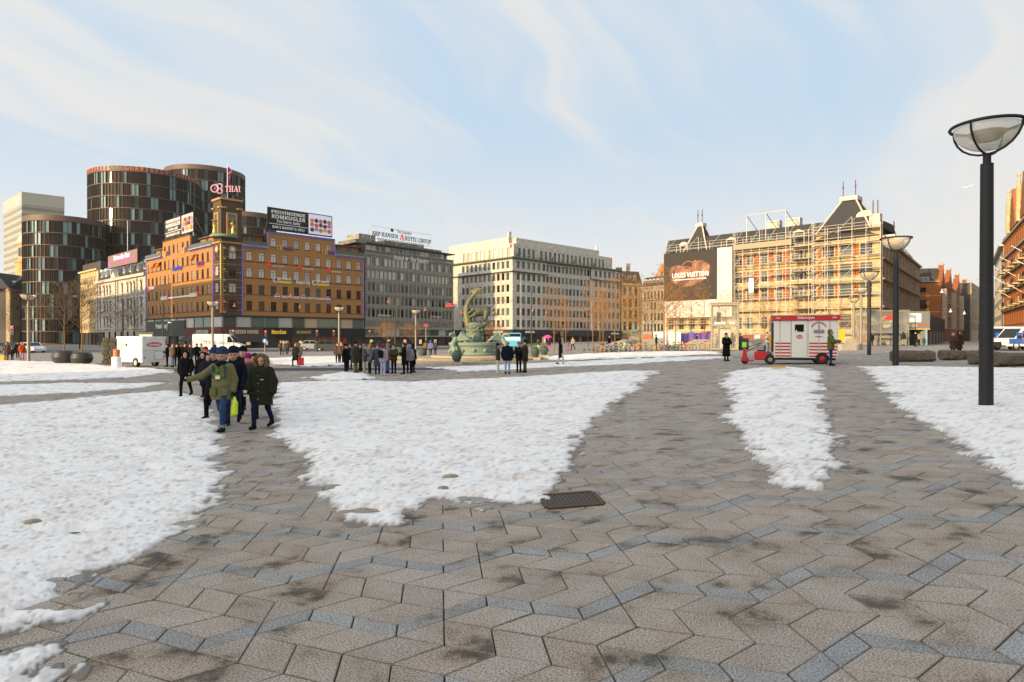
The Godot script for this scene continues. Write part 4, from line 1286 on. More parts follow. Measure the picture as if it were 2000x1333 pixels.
func small_houses() -> void:
	# beige narrow house with a steep tiled roof
	var a := thing("narrow_house", "narrow beige stone house with dark mansard roof right of the office block", "building")
	var f := face(1213.5, 214.5, 1254, 217)
	var rows := []
	for i in 4: rows.append([4.6 + 3.9 * i, 7.4 + 3.9 * i, cols(1.4, 2.1, 3, 1.1)])
	var b := MB.new()
	wall(b, f, 0, f.len, -0.2, 19.6, rows)
	pmb(a, "stone_wall", b, M.beige)
	wins(a, f, rows, "tee", M.frame_dark, [M.glass_dark, M.glass_mid], 0.25)
	bpart(a, "cornice", Vector3(-0.2, 19.6, -0.4), Vector3(f.len + 0.2, 20.2, 0.6), M.beige, f.t)
	for i in 4: bpart(a, "string_course", Vector3(0, 4.0 + 3.9 * i, 0), Vector3(f.len, 4.25 + 3.9 * i, 0.2), M.beige, f.t)
	mansard(a, f, 0, f.len, 20.2, 24.6, 2.2, 11.0, M.roof_dark)
	for i in 3: dormer(a, f, 1.4 + 2.1 * i, 20.9, 1.1, 1.7, -0.7, M.beige)
	bpart(a, "chimney", Vector3(4.6, 24.4, -5), Vector3(5.6, 27.5, -4), M.beige, f.t)
	bpart(a, "chimney", Vector3(0.5, 24.4, -5), Vector3(2.5, 26.0, -4), M.brick, f.t)
	var cc := MB.new()
	block(cc, back(f, 11), -0.2, 19.6)
	pmb(a, "core", cc, M.roof_dark)
	var g := face(1254.3, 217.2, 1302, 208)
	var h := thing("grey_house", "grey rendered house with white dormers behind the bare trees", "building")
	rows = []
	for i in 4: rows.append([4.2 + 3.6 * i, 6.6 + 3.6 * i, cols(1.3, 1.55, 6, 0.85)])
	b = MB.new()
	wall(b, g, 0, g.len, -0.2, 18.6, rows)
	pmb(h, "rendered_wall", b, M.grey_render)
	wins(h, g, rows, "tee", M.frame_dark, [M.glass_dark, M.glass_mid, M.glass_pale], 0.25)
	bpart(h, "cornice", Vector3(-0.1, 18.6, -0.4), Vector3(g.len + 0.2, 19.1, 0.5), M.grey_render, g.t)
	bpart(h, "string_course", Vector3(0, 14.3, 0), Vector3(g.len, 14.6, 0.25), M.roof_dark, g.t)
	mansard(h, g, 0, g.len, 19.1, 22.4, 1.6, 11.0, M.slate)
	for i in 5: dormer(h, g, 1.3 + 1.8 * i, 19.5, 1.1, 1.7, -0.5, M.white_stone)
	bpart(h, "chimney", Vector3(3.5, 22.3, -5), Vector3(4.6, 24.4, -4), M.beige, g.t)
	cc = MB.new()
	block(cc, back(g, 11), -0.2, 18.6)
	pmb(h, "core", cc, M.roof_dark)
	# sunlit gable further back
	var k := thing("gabled_house", "sunlit orange gable seen between the grey house and the hanging poster", "building")
	var kf := face(1272, 226, 1312, 219)
	var gb := MB.new()
	gb.prism(PackedVector2Array([Vector2(0, 0), Vector2(8, 0), Vector2(8, 21), Vector2(6.2, 27.6), Vector2(4.6, 27.6), Vector2(0, 21)]), -8, 0, kf.t)
	pmb(k, "gable_wall", gb, M.brick)
	bpart(k, "coping", Vector3(4.4, 27.6, -8), Vector3(6.4, 27.9, 0.2), M.pale_stone, kf.t)

func mansard(bld: Node, f: Dictionary, u0: float, u1: float, v0: float, v1: float, lean: float, depth: float, m: Material) -> void:
	var b := MB.new()
	var p := [Vector3(u0, v0, 0.1), Vector3(u1, v0, 0.1), Vector3(u1, v0, -depth), Vector3(u0, v0, -depth)]
	var q := [Vector3(u0, v1, -lean), Vector3(u1, v1, -lean), Vector3(u1, v1, -depth + lean), Vector3(u0, v1, -depth + lean)]
	for i in 4:
		var j := (i + 1) % 4
		b.quad(f.t * p[i], f.t * p[j], f.t * q[j], f.t * q[i])
	b.quad(f.t * q[0], f.t * q[1], f.t * q[2], f.t * q[3])
	pmb(bld, "roof", b, m)
func dormer(bld: Node, f: Dictionary, u: float, v: float, w: float, h: float, off: float, m: Material, round := false) -> void:
	var b := MB.new()
	b.box(Vector3(-w / 2, 0, -1.8), Vector3(-w / 2 + 0.16, h, 0)); b.box(Vector3(w / 2 - 0.16, 0, -1.8), Vector3(w / 2, h, 0))
	b.box(Vector3(-w / 2 + 0.16, 0, -1.8), Vector3(w / 2 - 0.16, 0.2, 0))
	if round:
		var poly := PackedVector2Array([Vector2(-w / 2 - 0.1, h - 0.1)])
		for i in 9:
			var a := PI * i / 8
			poly.append(Vector2(cos(a) * (w / 2 + 0.15), h + sin(a) * (w / 2 + 0.15) * 0.8))
		poly.remove_at(0)
		b.prism(poly, -1.8, 0.15)
	else:
		b.prism(PackedVector2Array([Vector2(-w / 2 - 0.15, h), Vector2(w / 2 + 0.15, h), Vector2(0, h + 0.55)]), -1.9, 0.15)
	var o := pmb(bld, "dormer", b, m, fpt(f, u, v, off))
	bpart(o, "pane", Vector3(-w / 2 + 0.16, 0.2, -0.3), Vector3(w / 2 - 0.16, h, -0.2), M.glass_dark)
# ---------- left side: round towers, slab tower, old houses ----------
func round_tower(label: String, px: float, d: float, r: float, h: float, floors: int, seed_: int) -> Node3D:
	var bld := thing("round_tower", label, "tower", Vector3.ZERO, 0.0, "round bronze office towers")
	var rg := RandomNumberGenerator.new()
	rg.seed = seed_
	var c := at(px, d, 0.0)
	var tr := Transform3D(Basis(), c)
	var core := MB.new()
	core.lathe([Vector2(r - 0.35, -0.2), Vector2(r - 0.35, h - 0.5), Vector2(0, h - 0.4)], 56, tr)
	pmb(bld, "core", core, M.bronze)
	var fh := (h - 1.8) / floors
	var to := atan2(c.z, -c.x)   # the angle that points at the camera
	for i in floors + 1:
		var ring := MB.new()
		var y := i * fh
		ring.lathe([Vector2(r - 0.3, y - 0.05), Vector2(r + 0.18, y - 0.05), Vector2(r + 0.18, y + 0.22), Vector2(r - 0.3, y + 0.22)], 56, tr)
		pmb(bld, "floor_ring", ring, M.bronze_light)
	var cap := MB.new()
	cap.lathe([Vector2(r - 0.3, h - 1.6), Vector2(r + 0.2, h - 1.6), Vector2(r + 0.2, h), Vector2(r - 0.6, h), Vector2(r - 0.6, h - 0.8), Vector2(0, h - 0.8)], 64, tr)
	pmb(bld, "parapet", cap, M.bronze_light)
	# vertical fins and window panes
	var n := int(r * 5.2)
	var fins := MB.new()
	var pw := TAU * r / n
	var pane_key := "axel%d" % n
	if not cache.has(pane_key):
		var pb := MB.new()
		pb.box(Vector3(-pw * 0.47, 0.0, -0.1), Vector3(pw * 0.47, 1.0, 0.1))
		cache[pane_key] = pb.mesh()
	for i in floors:
		var run := 0
		var glass := false
		for k in n:
			var a := TAU * k / n
			var off := absf(angle_difference(a, to))
			if off > 1.75: continue
			var dir := Vector3(cos(a), 0, -sin(a))
			var dirf := Vector3(cos(a + PI / n), 0, -sin(a + PI / n))
			var tf := Transform3D(Basis(Vector3.UP, a + PI / 2 + PI / n), c + dirf * (r - 0.05))
			fins.box(Vector3(-0.07, i * fh + 0.22, -0.2), Vector3(0.07, (i + 1) * fh - 0.05, 0.2), tf)
			if run <= 0:
				glass = not glass
				run = rg.randi_range(1, 2) if glass else rg.randi_range(1, 5)
			run -= 1
			if glass:
				part(bld, "window", cache[pane_key], M[["glass_sky", "glass_sky2", "glass_sky", "glass_dark"][rg.randi() % 4]], Transform3D(Basis(Vector3.UP, a + PI / 2) * Basis.from_scale(Vector3(1, fh - 0.45, 1)), c + dir * (r - 0.22) + Vector3(0, i * fh + 0.3, 0)))
			else:
				fins.box(Vector3(-0.05, i * fh + 0.22, -0.05), Vector3(0.05, (i + 1) * fh - 0.05, 0.2), Transform3D(Basis(Vector3.UP, a + PI / 2), c + dir * (r - 0.15)))
	var fo := pmb(bld, "fins", fins, M.bronze)
	fo.set_meta("kind", "stuff")
	return bld

func left_side() -> void:
	# slab tower far away
	var sl := thing("slab_tower", "tall grey green slab tower with horizontal bands far behind", "tower")
	var c := at(43, 300, 0.0)
	var a := face_p(at(7.5, 324, 0.0), c)
	var b := face_p(c, at(126, 311, 0.0))
	var body := MB.new()
	block(body, [a.p0, c, b.p1, a.p0 + b.p1 - c], 0, 70.0)
	pmb(sl, "core", body, mat(0.30, 0.30, 0.25, 0.6))
	for i in 19:
		var y := 6.0 + 3.3 * i
		if y > 64: break
		bpart(sl, "window_band", Vector3(0.1, y, -0.1), Vector3(a.len, y + 1.5, 0.08), mat(0.17, 0.17, 0.14, 0.3) if i == 0 else sl.get_child(1).material_override, a.t)
		bpart(sl, "window_band", Vector3(0, y, -0.1), Vector3(b.len - 0.1, y + 1.5, 0.08), sl.get_child(1).material_override, b.t)
	bpart(sl, "blank_top", Vector3(-0.05, 64.5, -0.1), Vector3(a.len + 0.05, 70.4, 0.12), mat(0.34, 0.34, 0.29, 0.6), a.t)
	bpart(sl, "blank_top", Vector3(-0.05, 64.5, -0.1), Vector3(b.len + 0.05, 70.4, 0.12), mat(0.34, 0.34, 0.29, 0.6), b.t)
	letters(sl, "SAS", fpt(a, a.len * 0.84, 66.0, 0.2), 3.2, M.letter_white, 5.2, "Droid Sans", true)
	# round bronze towers
	round_tower("shorter round bronze tower at the left of the group", 127, 215, 11.4, 41.2, 10, 5)
	var t2 := round_tower("broad round bronze tower with red lettering around its top", 285, 240, 18.2, 61.6, 14, 6)
	round_tower("tallest round bronze tower behind the one with red lettering", 402, 268, 15.2, 70.6, 16, 8)
	round_tower("low round bronze tower hidden behind the brick corner building", 484, 250, 10.4, 49.4, 12, 9)
	var cc := at(285, 240, 0.0)
	var word := "FEDERSPIEL · GORRISSEN FEDERSPIEL"
	var to := atan2(-cc.z, -cc.x)
	for i in word.length():
		if word[i] == " ": continue
		var k := i - word.length() / 2.0
		var ang := PI / 2 - deg_to_rad(5.3) * k * 1.0 + 0.44
		ang = -PI / 2 + 0.0
		var phi := -k * 0.083 + 0.02
		# phi measured from the direction to the camera
		var dirc := Vector3(-cc.x, 0, -cc.z).normalized()
		var dir := dirc.rotated(Vector3.UP, -phi)
		var basis := Basis(Vector3.UP.cross(dir), Vector3.UP, dir)
		letters(t2, word[i], Transform3D(basis, cc + dir * 18.5 + Vector3(0, 60.8, 0)), 1.25, M.letter_orange, 0.0, "Droid Serif", true, "letter")
	# old corner house at the left edge
	var h := thing("corner_house", "beige corner house with dark hipped roof at the left edge", "building")
	var hc := at(19, 225, 0.0)
	var fl := face_p(at(-70, 262, 0.0), hc)
	var fr := face_p(hc, at(70, 238, 0.0))
	var w := MB.new()
	var rl := []
	var rr := []
	for i in 4:
		rl.append([4.2 + 3.6 * i, 6.3 + 3.6 * i, cols(2.0, 3.4, 6, 1.4)])
		rr.append([4.2 + 3.6 * i, 6.3 + 3.6 * i, cols(4.4, 5.0, 3, 2.4)])
	wall(w, fl, 0, fl.len, -0.2, 18.6, rl)
	wall(w, fr, 0, fr.len, -0.2, 18.6, rr)
	pmb(h, "rendered_wall", w, M.beige)
	wins(h, fl, rl, "grid", M.frame_white, [M.glass_mid, M.glass_pale], 0.2)
	wins(h, fr, rr, "grid", M.frame_white, [M.glass_mid, M.glass_dark], 0.2)
	bpart(h, "cornice", Vector3(-0.2, 18.6, -0.4), Vector3(fr.len, 19.2, 0.6), M.beige, fr.t)
	bpart(h, "cornice", Vector3(0, 18.6, -0.4), Vector3(fl.len + 0.6, 19.2, 0.6), M.beige, fl.t)
	mansard(h, fr, 0, fr.len, 19.2, 25.0, 5.0, 14, M.slate)
	mansard(h, fl, 0, fl.len - 1, 19.2, 24.6, 5.0, 14, M.slate)
	dormer(h, fr, 5.0, 20.4, 1.5, 1.5, -1.2, M.white_stone)
	var hcore := MB.new()
	block(hcore, back(fl, 12, 0, fl.len - 3.0), -0.2, 18.5); block(hcore, back(fr, 12, 3.0), -0.2, 18.5)
	pmb(h, "core", hcore, M.roof_dark)
	# green dome
	var dm := thing("domed_tower", "sandstone turret with pale green copper dome beside the bronze tower", "tower")
	var dc := at(56, 262, 0.0)
	for q in [[4.4, 20.0, 33.0], [3.3, 33.0, 40.5]]:
		var s := MB.new()
		s.lathe([Vector2(q[0], q[1]), Vector2(q[0], q[2] - 0.6), Vector2(q[0] + 0.4, q[2] - 0.6), Vector2(q[0] + 0.4, q[2]), Vector2(0, q[2])], 12, Transform3D(Basis(), dc))
		pmb(dm, "drum", s, mat(0.55, 0.30, 0.14, 0.85))
	for k in 5:
		var an := -PI / 2 + 0.55 * (k - 2)
		var dir := Vector3(cos(an + PI / 2 + PI / 2), 0, sin(an + PI / 2)).normalized()
		dir = Vector3(-dc.x, 0, -dc.z).normalized().rotated(Vector3.UP, 0.6 * (k - 2))
		bpart(dm, "window", Vector3(-0.7, 35, -0.1), Vector3(0.7, 38.5, 0.12), M.glass_mid, Transform3D(Basis(Vector3.UP.cross(dir), Vector3.UP, dir), dc + dir * 3.3))
	var dome := MB.new()
	var prof := []
	for i in 9: prof.append(Vector2(3.8 * cos(PI / 2 * i / 8), 40.5 + 4.6 * sin(PI / 2 * i / 8)))
	dome.lathe(prof, 18, Transform3D(Basis(), dc))
	pmb(dm, "dome", dome, mat(0.32, 0.52, 0.33, 0.7))
	# beige house with attic
	var e := thing("beige_house", "narrow cream house with flat attic left of the white ornate house", "building")
	var ef := face(157, 201, 192, 189)
	var er := []
	for i in 5: er.append([4.4 + 3.5 * i, 6.4 + 3.5 * i, cols(1.6, 2.5, 6, 1.0)])
	var ew := MB.new()
	wall(ew, ef, 0, ef.len, 3.5, 22.0, er)
	pmb(e, "rendered_wall", ew, M.cream_stone)
	wins(e, ef, er, "thin", M.frame_white, [M.glass_mid, M.glass_brown], 0.2)
	bpart(e, "cornice", Vector3(-0.4, 22.0, -0.4), Vector3(ef.len, 22.5, 0.6), M.cream_stone, ef.t)
	bpart(e, "attic", Vector3(0, 22.5, -6.0), Vector3(ef.len, 24.8, -0.6), M.roof_dark, ef.t)
	for i in 7: bpart(e, "pilaster", Vector3(0.25 + 2.5 * i, 3.5, 0), Vector3(0.55 + 2.5 * i, 22.0, 0.12), M.cream_stone, ef.t)
	shopfront(e, ef, 0, ef.len, -0.2, 3.5, 5, M.shop_glass)
	var ec := MB.new()
	block(ec, back(ef, 10), -0.2, 22.0)
	pmb(e, "core", ec, M.roof_dark)
	# white ornate house
	var o := thing("ornate_house", "white ornate stucco house with round dormers on a black mansard", "building")
	var of := face(190, 187, 286.5, 160)
	var rows := []
	var oc := []
	var bays := [0.05, 0.145, 0.21, 0.275, 0.53, 0.635, 0.70, 0.765, 0.89]
	for q in bays: oc.append([of.len * q - 0.62 + 0.6, of.len * q + 0.62 + 0.6])
	for i in 3: rows.append([5.2 + 4.3 * i, 8.1 + 4.3 * i, oc])
	var ow := MB.new()
	wall(ow, of, 0, of.len, 3.6, 17.6, rows)
	pmb(o, "stucco_wall", ow, M.white_stone)
	wins(o, of, rows, "tee", M.frame_grey, [M.glass_mid, M.glass_dark], 0.28)
	for r in rows:
		for q in oc:
			var ar := MB.new()
			var m: float = (q[0] + q[1]) / 2
			ar.tube(arc(Vector3(0, 0, 0), 0.72, 8, 0.0, PI), 0.12, 5)
			pmb(o, "arch_moulding", ar, M.white_stone, fpt(of, m, r[1] - 0.45, 0.1))
			bpart(o, "sill", Vector3(q[0] - 0.15, r[0] - 0.25, 0), Vector3(q[1] + 0.15, r[0] - 0.05, 0.25), M.white_stone, of.t)
	for y in [4.2, 8.9, 9.4, 13.2, 13.7]: bpart(o, "string_course", Vector3(0, y, 0), Vector3(of.len, y + 0.2, 0.3), M.white_stone, of.t)
	for u in [0.25, of.len * 0.41, of.len * 0.455, of.len - 0.3, of.len * 0.83]:
		bpart(o, "pilaster", Vector3(u - 0.3, 3.6, 0), Vector3(u + 0.4, 17.4, 0.35), M.white_stone, of.t)
	bpart(o, "cornice", Vector3(-0.6, 17.6, -0.4), Vector3(of.len + 0.1, 18.3, 0.8), M.white_stone, of.t)
	mansard(o, of, -0.4, of.len, 18.3, 22.8, 2.6, 12, M.slate)
	for i in 8: dormer(o, of, of.len * [0.07, 0.17, 0.29, 0.40, 0.55, 0.67, 0.81, 0.94][i], 19.4, 1.5, 1.6, -0.3, M.white, true)
	var ped := MB.new()
	ped.prism(PackedVector2Array([Vector2(-2.2, 0), Vector2(2.2, 0), Vector2(0, 1.7)]), -0.6, 0.6)
	pmb(o, "pediment", ped, M.white_stone, fpt(of, of.len * 0.43, 18.3, 0.35))
	shopfront(o, of, 0, of.len, -0.2, 3.6, 8, M.shop_glass)
	var ocore := MB.new()
	block(ocore, back(of, 12), -0.2, 17.6)
	pmb(o, "core", ocore, M.roof_dark)
	# video screen above it
	var v := thing("roof_screen", "lit red and violet karaoke screen on the roof of the white ornate house", "billboard")
	var vf := face(209, 176, 266.5, 160)
	vf = slide(vf, -0.2)
	var y0 := 20.9
	var y1 := 24.4
	var sw: float = vf.len
	bpart(v, "cabinet", Vector3(0, y0, -0.7), Vector3(sw, y1, -0.05), M.black_print, vf.t)
	bpart(v, "screen", Vector3(0.1, y0 + 0.1, -0.05), Vector3(sw - 0.1, y1 - 0.1, 0.0), glow(0.16, 0.10, 0.07, 0.45), vf.t)
	for k in 26:
		var uu := rng.randf_range(0.5, sw - 1.6)
		var q := MB.new()
		q.prism(disc_part(rng.randf_range(0.18, 0.6), -9, 9), 0, 0.004)
		pmb(v, "light_spot", q, [glow(0.5, 0.05, 0.03, 0.45), glow(0.35, 0.06, 0.35, 0.45), glow(0.5, 0.08, 0.25, 0.45)][k % 3] if k < 3 else v.get_child(2 + k % 3).material_override, fpt(vf, uu, y0 + rng.randf_range(0.5, 2.0), 0.002 + k * 0.002))
	letters(v, "Karaoke Bar", fpt(vf, sw * 0.5, y0 + 2.4, 0.09), 1.15, glow(0.8, 0.55, 0.75, 0.6), sw * 0.55, "Droid Serif", true)
	for k in 5: rod(v, "support", vf.t * Vector3(1.0 + k * (sw - 2) / 4, 18.5, -0.6), vf.t * Vector3(1.0 + k * (sw - 2) / 4, y0, -0.4), 0.09, M.steel)
	rod(v, "mast", vf.t * Vector3(sw * 0.62, y1, -0.5), vf.t * Vector3(sw * 0.62, y1 + 8, -0.5), 0.06, M.white)

# ---------- right side ----------
func bag_picture() -> ImageTexture:
	# a blurred brown leather bag on a dark ground, as printed on the banner
	var w := 384
	var h := 330
	var im := Image.create(w, h, false, Image.FORMAT_RGB8)
	var n := FastNoiseLite.new()
	n.seed = 4; n.frequency = 0.008; n.fractal_octaves = 4
	var e := func(u: float, v: float, cx: float, cy: float, rx: float, ry: float) -> float: return 1.0 - Vector2((u - cx) / rx, (v - cy) / ry).length()
	for y in h:
		for x in w:
			var u := x / float(w)
			var v := y / float(h)
			var c := Color(0.155, 0.125, 0.11)
			var fold := n.get_noise_2d(x * 1.6 + y * 0.7, y * 0.8 - x * 0.3)
			var body: float = maxf(maxf(e.call(u, v, 0.46, 0.52, 0.38, 0.20), e.call(u, v, 0.70, 0.40, 0.20, 0.22)), maxf(e.call(u, v, 0.27, 0.42, 0.20, 0.18), e.call(u, v, 0.45, 0.62, 0.26, 0.12)))
			body += 0.10 * n.get_noise_2d(x * 3.0, y * 3.0)
			if body > 0.0:
				var k := smoothstep(0.0, 0.22, body)
				var lit := clampf(0.55 + fold * 1.2 - (v - 0.45) * 1.3, 0.0, 1.0)
				c = c.lerp(Color(0.30, 0.195, 0.15).lerp(Color(0.66, 0.47, 0.37), lit), k)
			for hd in [[0.47, 0.31, 0.11, 0.115, 0.10], [0.40, 0.40, 0.17, 0.10, 0.10], [0.60, 0.36, 0.05, 0.16, 0.2]]:
				var q := Vector2((u - hd[0]) / hd[2], (v - hd[1]) / hd[3]).length()
				if absf(q - 1.0) < hd[4] and v < hd[1] + 0.05:
					c = Color(0.66, 0.42, 0.28).lerp(Color(0.34, 0.17, 0.10), absf(q - 1.0) / hd[4])
			if v > 0.70: c = c.lerp(Color(0.15, 0.12, 0.105), smoothstep(0.70, 0.80, v))
			var fl: float = e.call(u, v, 0.70, 0.78, 0.12, 0.03)
			if fl > 0.0: c = c.lerp(Color(0.40, 0.27, 0.2), fl)
			im.set_pixel(x, y, c)
	return ImageTexture.create_from_image(im)

func scaffold_building() -> void:
	var bld := thing("scaffolded_building", "sunlit cream and orange brick building with slate mansard behind scaffolding", "building")
	var f := face(1297, 133.6, 1726, 105)
	var ua := fu(f, 1432)
	var ub := fu(f, 1600)
	var wpx := [1443.0, 1464.0, 1492.0, 1521.0, 1552.0, 1568.0, 1588.0]
	var cw := []
	for p in wpx: cw.append([fu(f, p) - 0.62, fu(f, p) + 0.62])
	var lw := cols(1.6, 2.4, 5, 1.2)
	var base := 0.6
	var rv := [[3.6, 6.0], [8.9, 11.0], [12.3, 14.4], [15.7, 17.6]]
	var b := MB.new()
	var rows := []
	for r in rv: rows.append([r[0], r[1], lw + cw])
	wall(b, f, 0, ub, base, 18.3, rows)
	# projecting end pavilion
	var p := slide(f, 1.6)
	var pr := []
	var pw := []
	for px in [1618.0, 1652.0, 1692.0]: pw.append([fu(p, px) - 0.9, fu(p, px) + 0.9])
	for r in rv: pr.append([r[0], r[1], pw])
	wall(b, p, ub, f.len, base, 19.6, pr)
	b.box(Vector3(ub, base, -2.2), Vector3(ub + 0.4, 19.6, -0.4), p.t)
	pmb(bld, "stone_wall", b, M.cream_stone)
	wins(bld, f, rows, "cross", M.frame_white, [M.glass_dark, M.glass_mid, M.glass_mid], 0.2)
	wins(bld, p, pr, "cross", M.frame_dark, [M.glass_dark, M.glass_mid], 0.2)
	for i in range(1, 4):
		for k in cw.size():
			var u0: float = (cw[k - 1][1] if k > 0 else ua) + 0.22
			var u1: float = cw[k][0] - 0.22
			if u1 - u0 > 0.35: bpart(bld, "brick_panel", Vector3(u0, rv[i][0] - 0.05, 0), Vector3(u1, rv[i][1] + 0.05, 0.06), M.orange_brick, f.t)
		for q in [[ub + 0.3, pw[0][0] - 0.2], [pw[0][1] + 0.2, pw[1][0] - 0.2], [pw[1][1] + 0.2, pw[2][0] - 0.2]]:
			if q[1] - q[0] > 0.3: bpart(bld, "brick_panel", Vector3(q[0], rv[i][0] - 0.05, 0), Vector3(q[1], rv[i][1] + 0.05, 0.06), M.orange_brick, p.t)
	for y in [6.9, 11.5, 14.9, 18.3]:
		bpart(bld, "cornice", Vector3(0, y, 0), Vector3(ub, y + 0.35, 0.45), M.cream_stone, f.t)
		bpart(bld, "cornice", Vector3(ub, y + (1.3 if y > 18 else 0.0), 0), Vector3(f.len + 0.1, y + 0.35 + (1.3 if y > 18 else 0.0), 0.45), M.cream_stone, p.t)
	for k in [1, 2, 3]:
		var pd := MB.new()
		pd.lathe([Vector2(0.9, -0.2), Vector2(1.0, 0.0), Vector2(0.6, 0.4), Vector2(0, 0.5)], 10)
		pmb(bld, "window_hood", pd, M.cream_stone, fpt(f, (cw[k][0] + cw[k][1]) / 2, 11.25, 0.1))
	# roof
	mansard(bld, f, 0, ub + 0.5, 18.6, 22.4, 1.7, 14, M.slate)
	mansard(bld, p, ub, f.len, 19.9, 21.2, 2.0, 9, M.slate)
	for px in [1427.0, 1559.0]: dormer(bld, f, fu(f, px), 18.7, 2.0, 2.2, -0.2, M.white_stone)
	for px in [1478.0, 1503.0, 1524.0, 1543.0]:
		var sk := bpart(bld, "skylight", Vector3(-0.4, 0, -0.05), Vector3(0.4, 1.6, 0.05), M.glass_sky2, fpt(f, fu(f, px), 19.3, -0.3) * Transform3D(Basis(Vector3.RIGHT, -0.42), Vector3.ZERO))
	for px in [1490.0, 1530.0]:
		bpart(bld, "chimney", Vector3(fu(f, px) - 1.2, 22.0, -6.0), Vector3(fu(f, px) + 1.2, 24.4, -4.6), M.white_stone, f.t)
	steep_roof(bld, f, fu(f, 1357), 3.0, 18.4, 24.6, 0.55, -2.6)
	steep_roof(bld, p, fu(p, 1650), 4.2, 19.9, 25.4, 1.15, -3.2)
	var dd := slide(p, -0.4)
	dormer(bld, dd, fu(dd, 1689), 20.0, 2.3, 2.0, 0.2, M.white_stone, true)
	dormer(bld, f, fu(f, 1334), 18.6, 1.6, 2.2, -0.3, M.white_stone, true)
	bpart(bld, "corner_pedestal", Vector3(f.len - 1.8, 19.9, -1.6), Vector3(f.len - 0.2, 22.3, -0.2), M.white_stone, p.t)
	for u in [f.len - 1.4, f.len - 0.7]: rod(bld, "finial", p.t * Vector3(u, 22.3, -0.9), p.t * Vector3(u, 24.6, -0.9), 0.08, M.frame_red)
	var c := MB.new()
	block(c, back(f, 14, 0, ub), 0.0, 18.4); block(c, back(p, 8, ub + 0.5, f.len - 3.0), 0.0, 19.8)
	pmb(bld, "core", c, M.roof_dark)
	# side along the street
	var sf := face_p(p.t * Vector3(f.len, 0, 0), at(1797, 150, 0.0))
	var srows := []
	for r in rv: srows.append([r[0], r[1], cols(3.0, 4.2, 12, 1.4)])
	var sb := MB.new()
	wall(sb, sf, 0.45, sf.len, base, 18.3, srows)
	pmb(bld, "street_wall", sb, M.beige)
	wins(bld, sf, srows, "cross", M.frame_dark, [M.glass_dark, M.glass_mid], 0.2)
	for y in [6.9, 11.5, 14.9, 18.3]: bpart(bld, "cornice", Vector3(0.5, y, 0), Vector3(sf.len, y + 0.35, 0.45), M.beige, sf.t)
	mansard(bld, sf, 0, sf.len, 18.65, 20.3, 4.0, 10, M.slate)
	steep_roof(bld, sf, sf.len * 0.62, 3.4, 18.65, 23.0, 0.5, -3.0)
	var c2 := MB.new()
	block(c2, back(sf, 9, 9.0), 0.0, 18.3)
	pmb(bld, "core", c2, M.roof_dark)
	# printed wrap and banner
	var wr := thing("facade_wrap", "white scaffold wrap printed with pale windows beside the dark poster", "tarpaulin")
	var g := slide(f, 2.3)
	var w0 := fu(g, 1297)
	var w1 := fu(g, 1430)
	var bu := fu(g, 1401)
	bpart(wr, "sheet", Vector3(w0, 6.0, 0), Vector3(bu, 9.4, 0.04), M.net, g.t)
	bpart(wr, "sheet", Vector3(bu, 6.0, 0), Vector3(w1, 19.2, 0.04), M.net, g.t)
	var print_m := mat(0.50, 0.48, 0.44, 0.8)
	for q in [[1416.0, 16.2], [1416.0, 12.6], [1416.0, 9.2], [1318.0, 6.6], [1340.0, 6.6], [1364.0, 6.6], [1386.0, 6.6], [1412.0, 6.6]]:
		var u := fu(g, q[0])
		bpart(wr, "printed_window", Vector3(u - 0.55, q[1], 0.04), Vector3(u + 0.55, q[1] + 2.1, 0.05), print_m, g.t)
		bpart(wr, "printed_sash", Vector3(u - 0.42, q[1] + 0.15, 0.05), Vector3(u - 0.06, q[1] + 1.95, 0.056), M.net, g.t)
		bpart(wr, "printed_sash", Vector3(u + 0.06, q[1] + 0.15, 0.05), Vector3(u + 0.42, q[1] + 1.95, 0.056), M.net, g.t)
	for y in [9.1, 12.2, 15.4]: bpart(wr, "printed_course", Vector3(bu, y, 0.04), Vector3(w1, y + 0.08, 0.048), print_m, g.t)
	var bn := thing("poster_banner", "huge dark poster with brown leather bag and white lettering on the scaffold", "poster")
	bpart(bn, "sheet", Vector3(w0, 9.45, 0.02), Vector3(bu, 19.1, 0.08), M.black_print, g.t)
	var qm := QuadMesh.new()
	qm.size = Vector2(bu - w0 - 0.1, 9.5)
	var pm := StandardMaterial3D.new()
	pm.albedo_texture = bag_picture(); pm.roughness = 0.7
	part(bn, "printed_bag", qm, pm, fpt(g, (w0 + bu) / 2, 14.28, 0.1))
	letters(bn, "LOUIS VUITTON", fpt(g, (w0 + bu) / 2 + 0.1, 14.5, 0.12), 0.95, M.letter_white, (bu - w0) * 0.68, "Droid Sans", true)
	for q in 6: bpart(bn, "small_print", Vector3(lerpf(w0, bu, 0.19 + 0.105 * q), 13.52, 0.1), Vector3(lerpf(w0, bu, 0.285 + 0.105 * q), 13.68, 0.14), M.letter_white, g.t)
	# the scaffold itself
	var sc := thing("scaffolding", "steel tube scaffolding with plank decks in front of the cream and orange building", "scaffold")
	var i_ := 0
